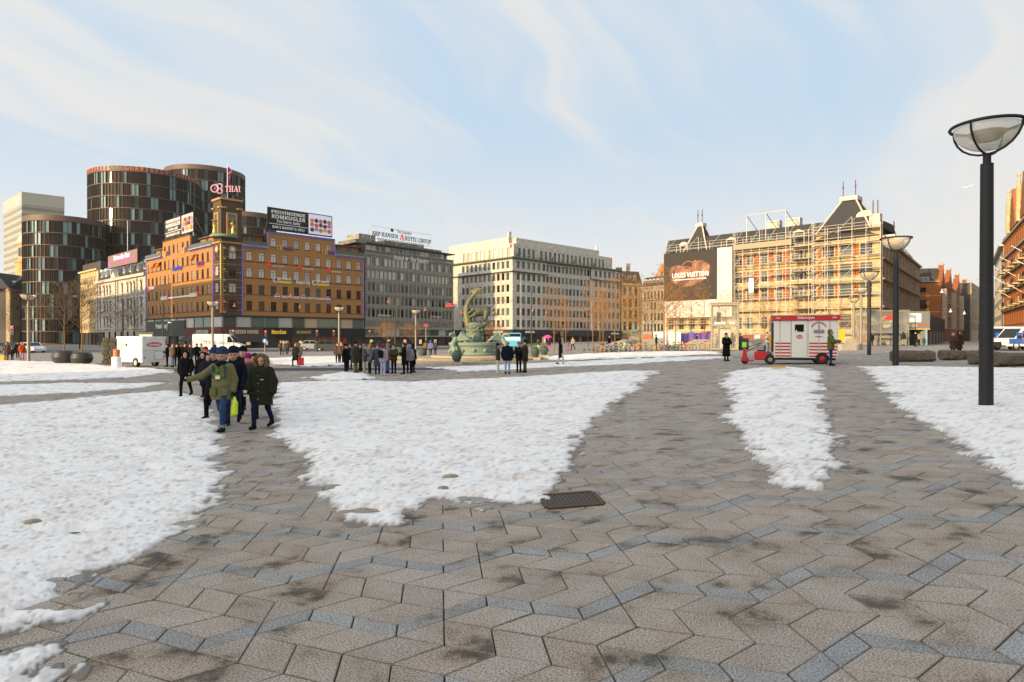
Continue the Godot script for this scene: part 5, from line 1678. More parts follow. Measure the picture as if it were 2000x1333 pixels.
	for seg in [[f, w0 + 0.2, w1, 6], [f, w1 + 0.3, ub - 0.3, 9], [p, ub, f.len + 0.4, 5]]:
		var h: Dictionary = slide(seg[0], 0.75)
		var n: int = seg[3]
		var top := 20.6
		for k in n + 1:
			var u := lerpf(seg[1], seg[2], k / float(n))
			for w in [0.0, 1.1]: rod(sc, "standard", h.t * Vector3(u, 0.5, w), h.t * Vector3(u, top + (1.2 if k % 3 == 0 else 0.0), w), 0.045, M.scaffold)
		for l in 9:
			var y := 2.6 + 2.15 * l
			for w in [0.0, 1.1]: rod(sc, "ledger", h.t * Vector3(seg[1], y, w), h.t * Vector3(seg[2], y, w), 0.04, M.scaffold)
			rod(sc, "guard_rail", h.t * Vector3(seg[1], y + 1.0, 1.1), h.t * Vector3(seg[2], y + 1.0, 1.1), 0.035, M.scaffold)
			rod(sc, "guard_rail", h.t * Vector3(seg[1], y + 0.5, 1.1), h.t * Vector3(seg[2], y + 0.5, 1.1), 0.035, M.scaffold)
			if i_ == 0 and l > 1: continue
			for k in n:
				if rng.randf() < 0.12: continue
				bpart(sc, "deck", Vector3(lerpf(seg[1], seg[2], k / float(n)) + 0.03, y + 0.05, 0.02), Vector3(lerpf(seg[1], seg[2], (k + 1) / float(n)) - 0.03, y + 0.11, 1.05), M.plank, h.t)
				if rng.randf() < 0.25: bpart(sc, "toe_board", Vector3(lerpf(seg[1], seg[2], k / float(n)) + 0.03, y + 0.11, 1.02), Vector3(lerpf(seg[1], seg[2], (k + 1) / float(n)) - 0.03, y + 0.30, 1.06), M.plank, h.t)
		for k in n:
			if k % 2 == 0:
				for l in range(0, 9, 2): rod(sc, "brace", h.t * Vector3(lerpf(seg[1], seg[2], k / float(n)), 2.6 + 2.15 * l, 1.15), h.t * Vector3(lerpf(seg[1], seg[2], (k + 1) / float(n)), 4.75 + 2.15 * l, 1.15), 0.03, M.scaffold)
		i_ += 1
	# stair tower and loading bays
	var hb := slide(f, 2.2)
	var s0 := fu(hb, 1592)
	for k in 8:
		var y := 1.2 + 2.15 * k
		bpart(sc, "loading_platform", Vector3(s0 - 3.6, y + 1.5, -0.2), Vector3(s0 - 0.5, y + 1.6, 1.6), M.plank, hb.t) if k > 1 else null
		rod(sc, "stair_stringer", hb.t * Vector3(s0 - 0.4, y, 0.4), hb.t * Vector3(s0 + 2.2, y + 2.1, 0.4), 0.06, M.scaffold)
	for q in [[s0 - 3.6, 1.6], [s0 - 0.5, 1.6], [s0 + 2.3, 0.9], [s0 + 2.3, 0.0]]: rod(sc, "standard", hb.t * Vector3(q[0], 0.5, q[1]), hb.t * Vector3(q[0], 20.5, q[1]), 0.05, M.scaffold)
	# frame above the roof
	var r0 := fu(f, 1461)
	var r1 := fu(f, 1537)
	for u in [r0, (r0 + r1) / 2, r1]:
		rod(sc, "roof_post", f.t * Vector3(u, 18.6, 0.6), f.t * Vector3(u, 25.0, 0.6), 0.07, M.scaffold)
		rod(sc, "roof_brace", f.t * Vector3(u, 25.0, 0.6), f.t * Vector3(u + 0.9, 22.4, -2.0), 0.06, M.dark_metal)
	rod(sc, "roof_beam", f.t * Vector3(r0, 25.0, 0.6), f.t * Vector3(r1, 25.0, 0.6), 0.07, M.scaffold)
	bpart(sc, "net_panel", Vector3(r0 - 2, 18.5, 2.0), Vector3(ub - 4, 19.5, 2.05), mat(0.3, 0.26, 0.18, 0.9), f.t)
	bpart(sc, "white_sheet", Vector3(fu(hb, 1462), 10.4, -0.2), Vector3(fu(hb, 1471), 13.0, -0.15), M.white, hb.t)
	bpart(sc, "dark_panel", Vector3(fu(hb, 1503), 3.0, 0.0), Vector3(fu(hb, 1526), 5.4, 0.1), mat(0.05, 0.06, 0.08, 0.5), hb.t)

func steep_roof(bld: Node, f: Dictionary, u: float, half: float, v0: float, v1: float, top: float, off: float) -> void:
	var b := MB.new()
	var p := [Vector3(-half, v0, half), Vector3(half, v0, half), Vector3(half, v0, -half), Vector3(-half, v0, -half)]
	var q := [Vector3(-top, v1, top), Vector3(top, v1, top), Vector3(top, v1, -top), Vector3(-top, v1, -top)]
	var t: Transform3D = f.t * Transform3D(Basis(), Vector3(u, 0, off))
	for i in 4:
		var j := (i + 1) % 4
		b.quad(t * p[i], t * p[j], t * q[j], t * q[i])
	b.quad(t * q[0], t * q[1], t * q[2], t * q[3])
	var o := pmb(bld, "steep_roof", b, M.slate)
	for i in 4:
		rod(o, "hip_trim", t * p[i], t * q[i], 0.16, M.white_stone)
	bpart(o, "roof_cap", Vector3(-top - 0.25, v1, -top - 0.25), Vector3(top + 0.25, v1 + 0.7, top + 0.25), M.white_stone, t)
	for s in [-1, 1]:
		rod(o, "finial", t * Vector3(s * top * 0.85, v1 + 0.7, top * 0.8), t * Vector3(s * top * 0.85, v1 + 3.4, top * 0.8), 0.07, M.frame_red)
		var k := MB.new()
		k.ball(t * Vector3(s * top * 0.85, v1 + 2.3, top * 0.8), Vector3(0.16, 0.28, 0.16), 6)
		pmb(o, "finial_knob", k, M.frame_red)

func right_side() -> void:
	# brick house with three big letters on the gable
	var h := thing("gabled_brick_house", "red brick house with stepped gables and big letters on its sunlit end", "building")
	var gf := face(1793, 156, 1838, 155)
	var sf := face_p(gf.p1, at(1902, 215, 0.0))
	var b := MB.new()
	var grow := [[9.0, 11.2, [[0.4, 2.0]]], [13.0, 14.2, [[0.4, 1.8]]]]
	wall(b, gf, 0, gf.len, 0.5, 15.2, grow)
	pmb(h, "gable_wall", b, M.orange_brick)
	wins(h, gf, grow, "grid", M.frame_dark, [M.glass_dark], 0.2)
	var up := MB.new()
	up.prism(PackedVector2Array([Vector2(0, 15.2), Vector2(gf.len, 15.2), Vector2(gf.len, 19.0), Vector2(0.6, 19.0)]), -2.0, -1.6, gf.t)
	pmb(h, "upper_storey", up, M.roof_dark)
	for k in 3: win(h, slide(gf, -1.5), 1.2 + 1.1 * k, 15.7, 0.9, 1.2, "half", M.frame_white, M.glass_mid, -0.02)
	for k in 3: letters(h, ["D", "G", "B"][k], fpt(gf, gf.len * 0.42, 12.2 - 1.75 * k, 0.1), 0.85, M.letter_gold, 0.0, "Droid Sans", true, "letter")
	for y in [8.2, 12.1, 15.6]: bpart(h, "stone_band", Vector3(0, y, 0), Vector3(gf.len, y + 0.18, 0.08), M.pale_stone, gf.t)
	var rows := []
	for i in 3: rows.append([4.4 + 3.3 * i, 6.5 + 3.3 * i, cols(3.0, 4.0, 17, 1.3)])
	var sb := MB.new()
	wall(sb, sf, 0.4, sf.len, 0.5, 14.6, rows)
	pmb(h, "street_wall", sb, M.red_brick)
	wins(h, sf, rows, "cross", M.frame_white, [M.glass_pale, M.glass_mid], 0.15)
	mansard(h, sf, 0.3, sf.len, 14.6, 18.8, 3.5, 8, M.roof_dark)
	for k in 4:
		var u: float = [0.6, 15.0, 33.0, 52.0][k]
		var g := MB.new()
		for s in 5: g.box(Vector3(u + s * 0.55 - 0.2, 14.6 + s * 0.85, -1.2), Vector3(u + 5.6 - s * 0.55, 15.45 + s * 0.85, 0.15), sf.t)
		g.box(Vector3(u + 2.3, 18.85, -0.9), Vector3(u + 3.2, 19.8, 0.1), sf.t)
		pmb(h, "stepped_gable", g, M.red_brick)
		bpart(h, "gable_cap", Vector3(u + 2.2, 19.8, -1.0), Vector3(u + 3.3, 20.3, 0.2), M.pale_stone, sf.t)
	for k in 3: bpart(h, "bay_window", Vector3(2.0 + 18 * k, 4.2, 0), Vector3(4.2 + 18 * k, 14.0, 0.9), M.pale_stone, sf.t)
	var c := MB.new()
	block(c, back(sf, 7, 4.0), 0.3, 14.5)
	pmb(h, "core", c, M.roof_dark)
	# houses further down the street
	var n := thing("street_house", "dim brown street front far down the street behind tall bare trees", "building")
	var nf := face(1898, 190, 1962, 320)
	var nrows := []
	for i in 4: nrows.append([4.0 + 3.6 * i, 6.2 + 3.6 * i, cols(3, 5.0, 24, 1.6)])
	var nb := MB.new()
	wall(nb, nf, 0, nf.len, 0.5, 18.5, nrows)
	pmb(n, "rendered_wall", nb, M.beige)
	for r in nrows:
		for o in r[2].slice(0, 12): bpart(n, "window", Vector3(o[0], r[0], -0.2), Vector3(o[1], r[1], -0.15), M.glass_mid, nf.t)
	var ncore := MB.new()
	block(ncore, back(nf, 10), 0.4, 18.4)
	pmb(n, "core", ncore, M.roof_dark)
	# brick house cut off by the right edge
	var e := thing("turreted_brick_house", "orange brick house with stone gable spike and balconies at the right edge", "building")
	var ef := face(1958, 140, 2085, 78)
	var erows := []
	for i in 5: erows.append([4.6 + 3.7 * i, 6.9 + 3.7 * i, cols(2.2, 2.9, 20, 1.3)])
	var eb := MB.new()
	wall(eb, ef, 0, ef.len, 0.5, 23.4, erows)
	pmb(e, "brick_wall", eb, M.orange_brick)
	wins(e, ef, erows, "cross", M.frame_dark, [M.glass_dark, M.glass_mid], 0.2)
	for i in 6: bpart(e, "stone_course", Vector3(0, 3.8 + 3.7 * i, 0), Vector3(ef.len, 4.15 + 3.7 * i, 0.35), M.cream_stone, ef.t)
	for i in 3:
		for k in 7:
			var u := 4.0 + 7.6 * k
			var y := 8.0 + 3.7 * i + (0.0 if k % 2 else 0.0)
			bpart(e, "balcony", Vector3(u, y, 0), Vector3(u + 3.2, y + 0.25, 1.1), M.cream_stone, ef.t)
			bpart(e, "balcony_rail", Vector3(u, y + 0.25, 1.0), Vector3(u + 3.2, y + 1.1, 1.08), M.dark_metal if k % 2 else M.cream_stone, ef.t)
	for k in 8:
		rod(e, "flag_arm", ef.t * Vector3(3.0 + 6.0 * k, 16.0 - (k % 3) * 3.0, 0), ef.t * Vector3(3.0 + 6.0 * k, 17.6 - (k % 3) * 3.0, 2.2), 0.05, M.white)
	for k in 6: bpart(e, "orange_awning", Vector3(6.0 + 4.4 * k, 3.2, 0.2), Vector3(8.6 + 4.4 * k, 4.0, 1.6), M.letter_orange, ef.t)
	mansard(e, ef, 16.0, ef.len, 23.4, 29.5, 3.0, 12, M.slate)
	for u in [14.0, 30.0]:
		var g := MB.new()
		for s in 5: g.box(Vector3(u + s * 0.8, 23.4 + s * 1.5, -0.8), Vector3(u + 8 - s * 0.8, 24.9 + s * 1.5, 0.1), ef.t)
		pmb(e, "stepped_gable", g, M.orange_brick)
		var sp := MB.new()
		sp.lathe([Vector2(0.5, 23.0), Vector2(0.42, 28.5), Vector2(0.22, 31.0), Vector2(0.35, 31.3), Vector2(0, 32)], 8, fpt(ef, u - 0.5, 0, 0.2))
		pmb(e, "gable_spike", sp, M.cream_stone)
	var ec := MB.new()
	block(ec, back(ef, 12), 0.3, 23.2)
	pmb(e, "core", ec, M.roof_dark)
	var w := thing("white_street_house", "sunlit white house front beyond the orange brick house", "building")
	var wf := face(1943, 175, 1960, 138)
	var wrows := []
	for i in 5: wrows.append([4.0 + 3.5 * i, 6.2 + 3.5 * i, cols(2.5, 3.2, 11, 1.2)])
	var wb := MB.new()
	wall(wb, wf, 0, wf.len, 0.5, 21.8, wrows)
	pmb(w, "stucco_wall", wb, M.white_stone)
	wins(w, wf, wrows, "cross", M.frame_white, [M.glass_mid], 0.2)
	bpart(w, "cornice", Vector3(0, 21.8, -0.4), Vector3(wf.len, 22.4, 0.8), M.white_stone, wf.t)
	var wc := MB.new()
	block(wc, back(wf, 9), 0.3, 21.8)
	pmb(w, "core", wc, M.roof_dark)

# ---------- what stands outside the picture and shades the square ----------
func shade_casters() -> void:
	var hall := thing("town_hall", "long brick town hall behind the viewer that shades the square", "building")
	var b := MB.new()
	b.box(Vector3(-108, -0.3, 45), Vector3(60, 24.8, 90))
	pmb(hall, "brick_body", b, M.brick)
	bpart(hall, "roof", Vector3(-108.3, 24.8, 44.7), Vector3(60.3, 25.4, 90.3), M.slate)
	for i in 20:
		for k in 3:
			bpart(hall, "window", Vector3(-102 + 8.0 * i, 4 + 7 * k, 44.9), Vector3(-99 + 8.0 * i, 8.5 + 7 * k, 44.98), M.glass_mid)
	# blocks along the boulevard, left of the frame
	var along := Vector3(0.737, 0, 0.676)
	var off := Vector3(-0.70, 0, 0.714)
	var p0 := Vector3(-62, 0, -132) + off * 50.0
	for q in [[-8.0, 22.0, 22.8], [22.5, 52.0, 23.4], [52.5, 92.0, 22.6]]:
		var t := thing("boulevard_block", ["brick boulevard block left of the frame, nearest the square", "brick boulevard block left of the frame, the middle one", "brick boulevard block left of the frame, farthest away"][int(q[0] + 8) / 30], "building", Vector3.ZERO, 0.0, "blocks along the boulevard")
		var bb := MB.new()
		var c0: Vector3 = p0 - along * q[0]
		var c1: Vector3 = p0 - along * q[1]
		block(bb, [c0, c1, c1 + off * 14, c0 + off * 14], -0.2, q[2])
		pmb(t, "brick_body", bb, M.brick)
		var rf := MB.new()
		block(rf, [c0, c1, c1 + off * 14, c0 + off * 14], q[2], q[2] + 0.3)
		pmb(t, "roof", rf, M.slate)
# ---------- smooth bodies: capsules joined and meshed as surface nets ----------
# caps: [a, b, ra, rb, tone]; gives {v, n, ix, tone}
func nets(caps: Array, cell: float, k: float, floor_y := -1e9) -> Dictionary:
	var lo := Vector3.ONE * 1e9
	var hi := -lo
	for c in caps:
		var r: float = maxf(c[2], c[3]) + k + cell * 2.0
		for p in [c[0], c[1]]:
			lo = lo.min(p - Vector3.ONE * r); hi = hi.max(p + Vector3.ONE * r)
	var nx := int((hi.x - lo.x) / cell) + 2
	var ny := int((hi.y - lo.y) / cell) + 2
	var nz := int((hi.z - lo.z) / cell) + 2
	var f := PackedFloat32Array()
	f.resize(nx * ny * nz); f.fill(10.0)
	var best := f.duplicate()
	var own := PackedInt32Array()
	own.resize(nx * ny * nz)
	for ci in caps.size():
		var c: Array = caps[ci]
		var a: Vector3 = c[0]
		var ab: Vector3 = c[1] - a
		var l2 := maxf(ab.length_squared(), 1e-9)
		var ra: float = c[2]
		var rb: float = c[3]
		var r := maxf(ra, rb) + k + cell * 2.0
		var b0 := ((a.min(c[1]) - Vector3.ONE * r - lo) / cell).floor()
		var b1 := ((a.max(c[1]) + Vector3.ONE * r - lo) / cell).ceil()
		for z in range(maxi(int(b0.z), 0), mini(int(b1.z), nz - 1) + 1):
			for y in range(maxi(int(b0.y), 0), mini(int(b1.y), ny - 1) + 1):
				var at_ := (z * ny + y) * nx
				for x in range(maxi(int(b0.x), 0), mini(int(b1.x), nx - 1) + 1):
					var p := lo + Vector3(x, y, z) * cell - a
					var t := clampf(p.dot(ab) / l2, 0.0, 1.0)
					var d := (p - ab * t).length() - (ra + (rb - ra) * t)
					var q := at_ + x
					var fd := f[q]
					if d < best[q]:
						best[q] = d; own[q] = c[4]
					if d < fd + k:
						var h := clampf(0.5 + 0.5 * (fd - d) / k, 0.0, 1.0)
						f[q] = fd + (d - fd) * h - k * h * (1.0 - h)
	# a straight cut from below: hems
	if floor_y > -1e8:
		for z in nz:
			for y in ny:
				var cut := floor_y - (lo.y + y * cell)
				if cut < -cell * 3.0: break
				for x in nx:
					var q := (z * ny + y) * nx + x
					f[q] = maxf(f[q], cut)
	var id := PackedInt32Array()
	id.resize(nx * ny * nz); id.fill(-1)
	var v := PackedVector3Array()
	var n := PackedVector3Array()
	var tone := PackedInt32Array()
	var sx := 1
	var sy := nx
	var sz := nx * ny
	var off := [0, sx, sy, sx + sy, sz, sx + sz, sy + sz, sx + sy + sz]
	var pos := [Vector3(0, 0, 0), Vector3(1, 0, 0), Vector3(0, 1, 0), Vector3(1, 1, 0), Vector3(0, 0, 1), Vector3(1, 0, 1), Vector3(0, 1, 1), Vector3(1, 1, 1)]
	var edges := [[0, 1], [2, 3], [4, 5], [6, 7], [0, 2], [1, 3], [4, 6], [5, 7], [0, 4], [1, 5], [2, 6], [3, 7]]
	var lim := cell * 2.2
	for z in nz - 1:
		for y in ny - 1:
			for x in nx - 1:
				var q := z * sz + y * sy + x
				var f0 := f[q]
				if f0 > lim or f0 < -lim: continue
				var neg := 0
				for o in off:
					if f[q + o] < 0.0: neg += 1
				if neg == 0 or neg == 8: continue
				var s := Vector3.ZERO
				var m := 0
				for e in edges:
					var fa := f[q + off[e[0]]]
					var fb := f[q + off[e[1]]]
					if (fa < 0.0) != (fb < 0.0):
						s += pos[e[0]] + (pos[e[1]] - pos[e[0]]) * (fa / (fa - fb))
						m += 1
				s /= m
				id[q] = v.size()
				v.append(lo + (Vector3(x, y, z) + s) * cell)
				n.append(Vector3(f[q + 1] + f[q + sx + sy] + f[q + sx + sz] + f[q + sx + sy + sz] - f[q] - f[q + sy] - f[q + sz] - f[q + sy + sz],
					f[q + sy] + f[q + sx + sy] + f[q + sy + sz] + f[q + sx + sy + sz] - f[q] - f[q + sx] - f[q + sz] - f[q + sx + sz],
					f[q + sz] + f[q + sx + sz] + f[q + sy + sz] + f[q + sx + sy + sz] - f[q] - f[q + sx] - f[q + sy] - f[q + sx + sy]).normalized())
				tone.append(own[q])
	var ix := PackedInt32Array()
	for z in range(1, nz - 1):
		for y in range(1, ny - 1):
			for x in range(1, nx - 1):
				var q := z * sz + y * sy + x
				if id[q] < 0: continue
				var f0 := f[q] < 0.0
				for ax in 3:
					var st: int = [sx, sy, sz][ax]
					if f0 == (f[q + st] < 0.0): continue
					var u: int = [sy, sz, sx][ax]
					var w: int = [sz, sx, sy][ax]
					var a := id[q]
					var b := id[q - u]
					var c := id[q - u - w]
					var d := id[q - w]
					if a < 0 or b < 0 or c < 0 or d < 0: continue
					if f0: ix.append_array(PackedInt32Array([a, c, b, a, d, c]))
					else: ix.append_array(PackedInt32Array([a, b, c, a, c, d]))
	# keep the winding clockwise as seen from outside
	var flip := 0
	for t in range(0, mini(ix.size(), 300), 3):
		var fn := (v[ix[t + 1]] - v[ix[t]]).cross(v[ix[t + 2]] - v[ix[t]])
		flip += 1 if fn.dot(n[ix[t]]) > 0 else -1
	if flip > 0:
		for t in range(0, ix.size(), 3):
			var s := ix[t + 1]
			ix[t + 1] = ix[t + 2]; ix[t + 2] = s
	return {"v": v, "n": n, "ix": ix, "tone": tone}
func nets_mesh(parts: Array, palette: Array = []) -> ArrayMesh:
	var v := PackedVector3Array()
	var n := PackedVector3Array()
	var ix := PackedInt32Array()
	var c := PackedColorArray()
	for g in parts:
		var base := v.size()
		v.append_array(g.v); n.append_array(g.n)
		for i in g.ix: ix.append(i + base)
		if palette.size():
			for t in g.tone: c.append(palette[t])
	var arr := []
	arr.resize(Mesh.ARRAY_MAX)
	arr[Mesh.ARRAY_VERTEX] = v; arr[Mesh.ARRAY_NORMAL] = n; arr[Mesh.ARRAY_INDEX] = ix
	if palette.size(): arr[Mesh.ARRAY_COLOR] = c
	var m := ArrayMesh.new()
	m.add_surface_from_arrays(Mesh.PRIMITIVE_TRIANGLES, arr)
	return m
func chain(pts: Array, rs: Array, tone := 0) -> Array:
	var r := []
	for i in pts.size() - 1: r.append([pts[i], pts[i + 1], rs[i], rs[i + 1], tone])
	return r
# ---------- lamps ----------
func lamp_post(label: String, p: Vector3, tone: Material) -> void:
	if not cache.has("lamp"):
		var d := {}
		var b := MB.new()
		b.tube([Vector3(0, -0.05, 0), Vector3(0, 5.2, 0)], [0.135, 0.12], 14)
		d.post = b.mesh()
		b = MB.new()
		b.tube([Vector3(0, 5.2, 0), Vector3(0, 5.42, 0)], [0.075, 0.075], 10)
		d.neck = b.mesh()
		b = MB.new()
		var ring := []
		for i in 33: ring.append(Vector3(cos(TAU * i / 32), 0, sin(TAU * i / 32)) * 0.66 + Vector3(0, 6.0, 0))
		b.tube(ring, 0.035, 6, false)
		d.rim = b.mesh()
		b = MB.new()
		var pts := []
		for i in 13:
			var a := PI * i / 12
			pts.append(Vector3(cos(a) * 0.66, 6.0 - sin(a) * 0.60, 0))
		b.tube(pts, 0.024, 6, false)
		d.strap = b.mesh()
		b = MB.new()
		var prof := []
		for i in 10:
			var a := PI / 2 * i / 9
			prof.append(Vector2(0.60 * sin(a), 5.98 - 0.50 * cos(a)))
		b.lathe(prof, 28)
		d.bowl = b.mesh()
		b = MB.new()
		b.lathe([Vector2(0.0, 5.66), Vector2(0.22, 5.70), Vector2(0.36, 5.86), Vector2(0.34, 5.88), Vector2(0.0, 5.88)], 20)
		d.reflector = b.mesh()
		cache["lamp"] = d
		var g := mat(0.62, 0.55, 0.40, 0.2)
		g.transparency = BaseMaterial3D.TRANSPARENCY_ALPHA
		g.albedo_color.a = 0.55
		M.lamp_glass = g
		M.lamp_white = mat(0.55, 0.5, 0.4, 0.5)
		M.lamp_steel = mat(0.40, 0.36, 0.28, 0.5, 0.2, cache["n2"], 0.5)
	var d: Dictionary = cache["lamp"]
	var o := thing("street_lamp", label, "street lamp", p, 0.0, "bowl lamps on the square")
	o.rotation.y = 0.5
	part(o, "post", d.post, tone)
	part(o, "neck", d.neck, tone)
	part(o, "rim", d.rim, M.dark_metal)
	part(o, "strap", d.strap, M.dark_metal)
	part(o, "strap", d.strap, M.dark_metal, Transform3D(Basis(Vector3.UP, PI / 2), Vector3.ZERO))
	var bowl := part(o, "glass_bowl", d.bowl, M.lamp_glass)
	part(bowl, "reflector", d.reflector, M.lamp_white)
func lamps() -> void:
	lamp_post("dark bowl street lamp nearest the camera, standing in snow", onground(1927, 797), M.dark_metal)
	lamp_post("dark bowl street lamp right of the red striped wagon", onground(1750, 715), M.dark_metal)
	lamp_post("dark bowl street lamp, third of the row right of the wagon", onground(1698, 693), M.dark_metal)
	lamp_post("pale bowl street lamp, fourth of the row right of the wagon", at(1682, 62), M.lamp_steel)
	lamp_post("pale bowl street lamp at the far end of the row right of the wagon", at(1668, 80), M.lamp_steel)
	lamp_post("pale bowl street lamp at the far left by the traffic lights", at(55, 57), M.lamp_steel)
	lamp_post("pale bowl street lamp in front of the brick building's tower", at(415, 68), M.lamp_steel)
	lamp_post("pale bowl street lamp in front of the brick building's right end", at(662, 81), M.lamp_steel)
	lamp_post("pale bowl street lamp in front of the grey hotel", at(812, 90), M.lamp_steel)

# ---------- bare trees ----------
func grow(b: MB, tw: MB, p: Vector3, d: Vector3, len: float, r: float, lvl: int, rg: RandomNumberGenerator) -> void:
	var q := p + d * len * 0.55 + Vector3(rg.randf_range(-1, 1), 0.1, rg.randf_range(-1, 1)) * len * 0.05
	var e := q + (d + Vector3(rg.randf_range(-1, 1), 0.25, rg.randf_range(-1, 1)) * 0.16).normalized() * len * 0.45
	r = maxf(r, 0.009)
	(b if lvl < 2 else tw).tube([p, q, e], [r, r * 0.82, r * 0.65], 5 if lvl < 2 else 3, false)
	if lvl >= 5 or len < 0.12: return
	var n := 3 if lvl < 4 else 2
	for i in n:
		var ax := Vector3(rg.randf_range(-1, 1), rg.randf_range(-0.2, 0.5), rg.randf_range(-1, 1)).normalized()
		var nd := (d * 0.9 + ax * 0.62).normalized()
		grow(b, tw, e if i < 2 else q, nd, len * rg.randf_range(0.55, 0.8), r * 0.55, lvl + 1, rg)
func tree_kind(seed_: int, h: float, spread: float) -> Array:
	var rg := RandomNumberGenerator.new()
	rg.seed = seed_
	var b := MB.new()
	var tw := MB.new()
	var pts := []
	var rs := []
	for i in 9:
		pts.append(Vector3(rg.randf_range(-1, 1) * 0.03 * i / 4.0, h * i / 8.0 * 0.93, rg.randf_range(-1, 1) * 0.03 * i / 4.0))
		rs.append(lerpf(0.007 * h + 0.012, 0.012, i / 8.0))
	b.tube(pts, rs, 7)
	for i in 34:
		var y := h * (0.26 + 0.66 * i / 33.0)
		var a := i * 2.4 + rg.randf()
		var d := Vector3(cos(a), rg.randf_range(0.35, 0.9), sin(a)).normalized()
		grow(b, tw, Vector3(0, y, 0), d, spread * (1.0 - 0.62 * i / 33.0) * rg.randf_range(0.7, 1.1), 0.020 * (1.2 - 0.6 * i / 33.0) * h / 8.0, 2, rg)
	return [b.mesh(), tw.mesh()]
func bare_trees() -> void:
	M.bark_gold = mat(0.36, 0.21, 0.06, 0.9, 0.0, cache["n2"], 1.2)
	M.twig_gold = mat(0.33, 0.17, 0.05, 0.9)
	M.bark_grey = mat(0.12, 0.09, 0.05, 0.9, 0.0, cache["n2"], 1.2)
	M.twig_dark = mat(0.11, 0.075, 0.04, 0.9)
	var kinds := [tree_kind(3, 9.0, 1.5), tree_kind(14, 9.0, 1.2), tree_kind(25, 8.6, 1.7)]
	var spots := [[1082, 74, 8.4], [1105, 96, 8.0], [1158, 80, 9.0], [1172, 88, 8.4], [1178, 78, 7.4], [1201, 74, 9.0], [1228, 78, 9.4], [1250, 76, 8.8], [1274, 82, 8.8], [1297, 72, 9.8], [1303, 90, 9.0], [1320, 86, 8.6], [1350, 74, 8.4], [1376, 84, 8.8], [1418, 96, 8.6], [1494, 78, 6.6], [1555, 80, 6.4], [1640, 98, 6.6]]
	for i in spots.size():
		var s: Array = spots[i]
		var where := "behind the bicycles, %s from the left" % ["first", "second", "third", "fourth", "fifth", "sixth", "seventh", "eighth", "ninth", "tenth", "eleventh", "twelfth", "thirteenth", "fourteenth"][mini(i, 13)]
		if i == 14: where = "right behind the glass lift box"
		if i == 15: where = "left of the striped wagon's left end"
		if i == 16: where = "behind the middle of the striped wagon"
		if i == 17: where = "behind the right end of the striped wagon"
		var t := thing("bare_tree", "slim golden bare tree " + where, "tree", at(s[0], s[1]), i * 1.3, "bare trees on the square")
		var k: Array = kinds[i % 3]
		t.scale = Vector3.ONE * (s[2] / 9.0)
		part(t, "trunk", k[0], M.bark_gold)
		part(t, "crown", k[1], M.twig_gold)
	var bush := tree_kind(31, 4.6, 1.7)
	for q in [[757, 118, "reddish bare shrub tree in front of the grey hotel, left of the lamp"], [806, 120, "reddish bare shrub tree in front of the grey hotel, by the lamp"], [966, 124, "reddish bare shrub tree behind the fountain"]]:
		var t := thing("bare_shrub_tree", q[2], "tree", at(q[0], q[1]), q[0] * 0.1, "bare shrub trees by the hotel")
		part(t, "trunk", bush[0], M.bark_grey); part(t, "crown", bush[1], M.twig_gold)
	var street := tree_kind(44, 11.0, 2.6)
	for q in [[1912, 190, "tall bare street tree far down the right street, nearer"], [1930, 215, "tall bare street tree far down the right street, farther"], [20, 150, "bare street tree at the left edge behind the traffic lights"], [238, 128, "dark bare street tree behind the white trailer"], [262, 132, "dark bare street tree left of the brick building"]]:
		var t := thing("street_tree", q[2], "tree", at(q[0], q[1]), q[0] * 0.1, "street trees")
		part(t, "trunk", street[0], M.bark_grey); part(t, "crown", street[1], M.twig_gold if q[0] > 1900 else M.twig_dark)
	# two trees in round planters
	var pk := tree_kind(52, 5.6, 1.9)
	for q in [[125, 52.5, 1.0, "left round black planter with a bare tree"], [159, 52.0, 0.88, "right round black planter with a bare tree"]]:
		var p := at(q[0], q[1])
		var pl := thing("tree_planter", q[3].replace(" with a bare tree", " bowl on the square"), "planter", p, 0.0, "round planters")
		var b := MB.new()
		b.lathe([Vector2(0.0, 0.0), Vector2(0.45, 0.0), Vector2(0.72, 0.18), Vector2(0.80, 0.48), Vector2(0.70, 0.80), Vector2(0.56, 0.92), Vector2(0.52, 0.9), Vector2(0.50, 0.84)], 24)
		pmb(pl, "bowl", b, mat(0.03, 0.028, 0.026, 0.35))
		var s := MB.new()
		s.lathe([Vector2(0.52, 0.80), Vector2(0.0, 0.86)], 16)
		pmb(pl, "soil", s, mat(0.05, 0.035, 0.02, 1.0))
		pl.scale = Vector3.ONE * q[2] * 1.15
		var t := thing("planter_tree", q[3].replace("round black planter with a bare tree", "bare spreading tree growing in a round planter"), "tree", p + Vector3(0, 0.9, 0), q[0] * 0.2, "trees in planters")
		part(t, "trunk", pk[0], M.bark_gold); part(t, "crown", pk[1], M.twig_dark)

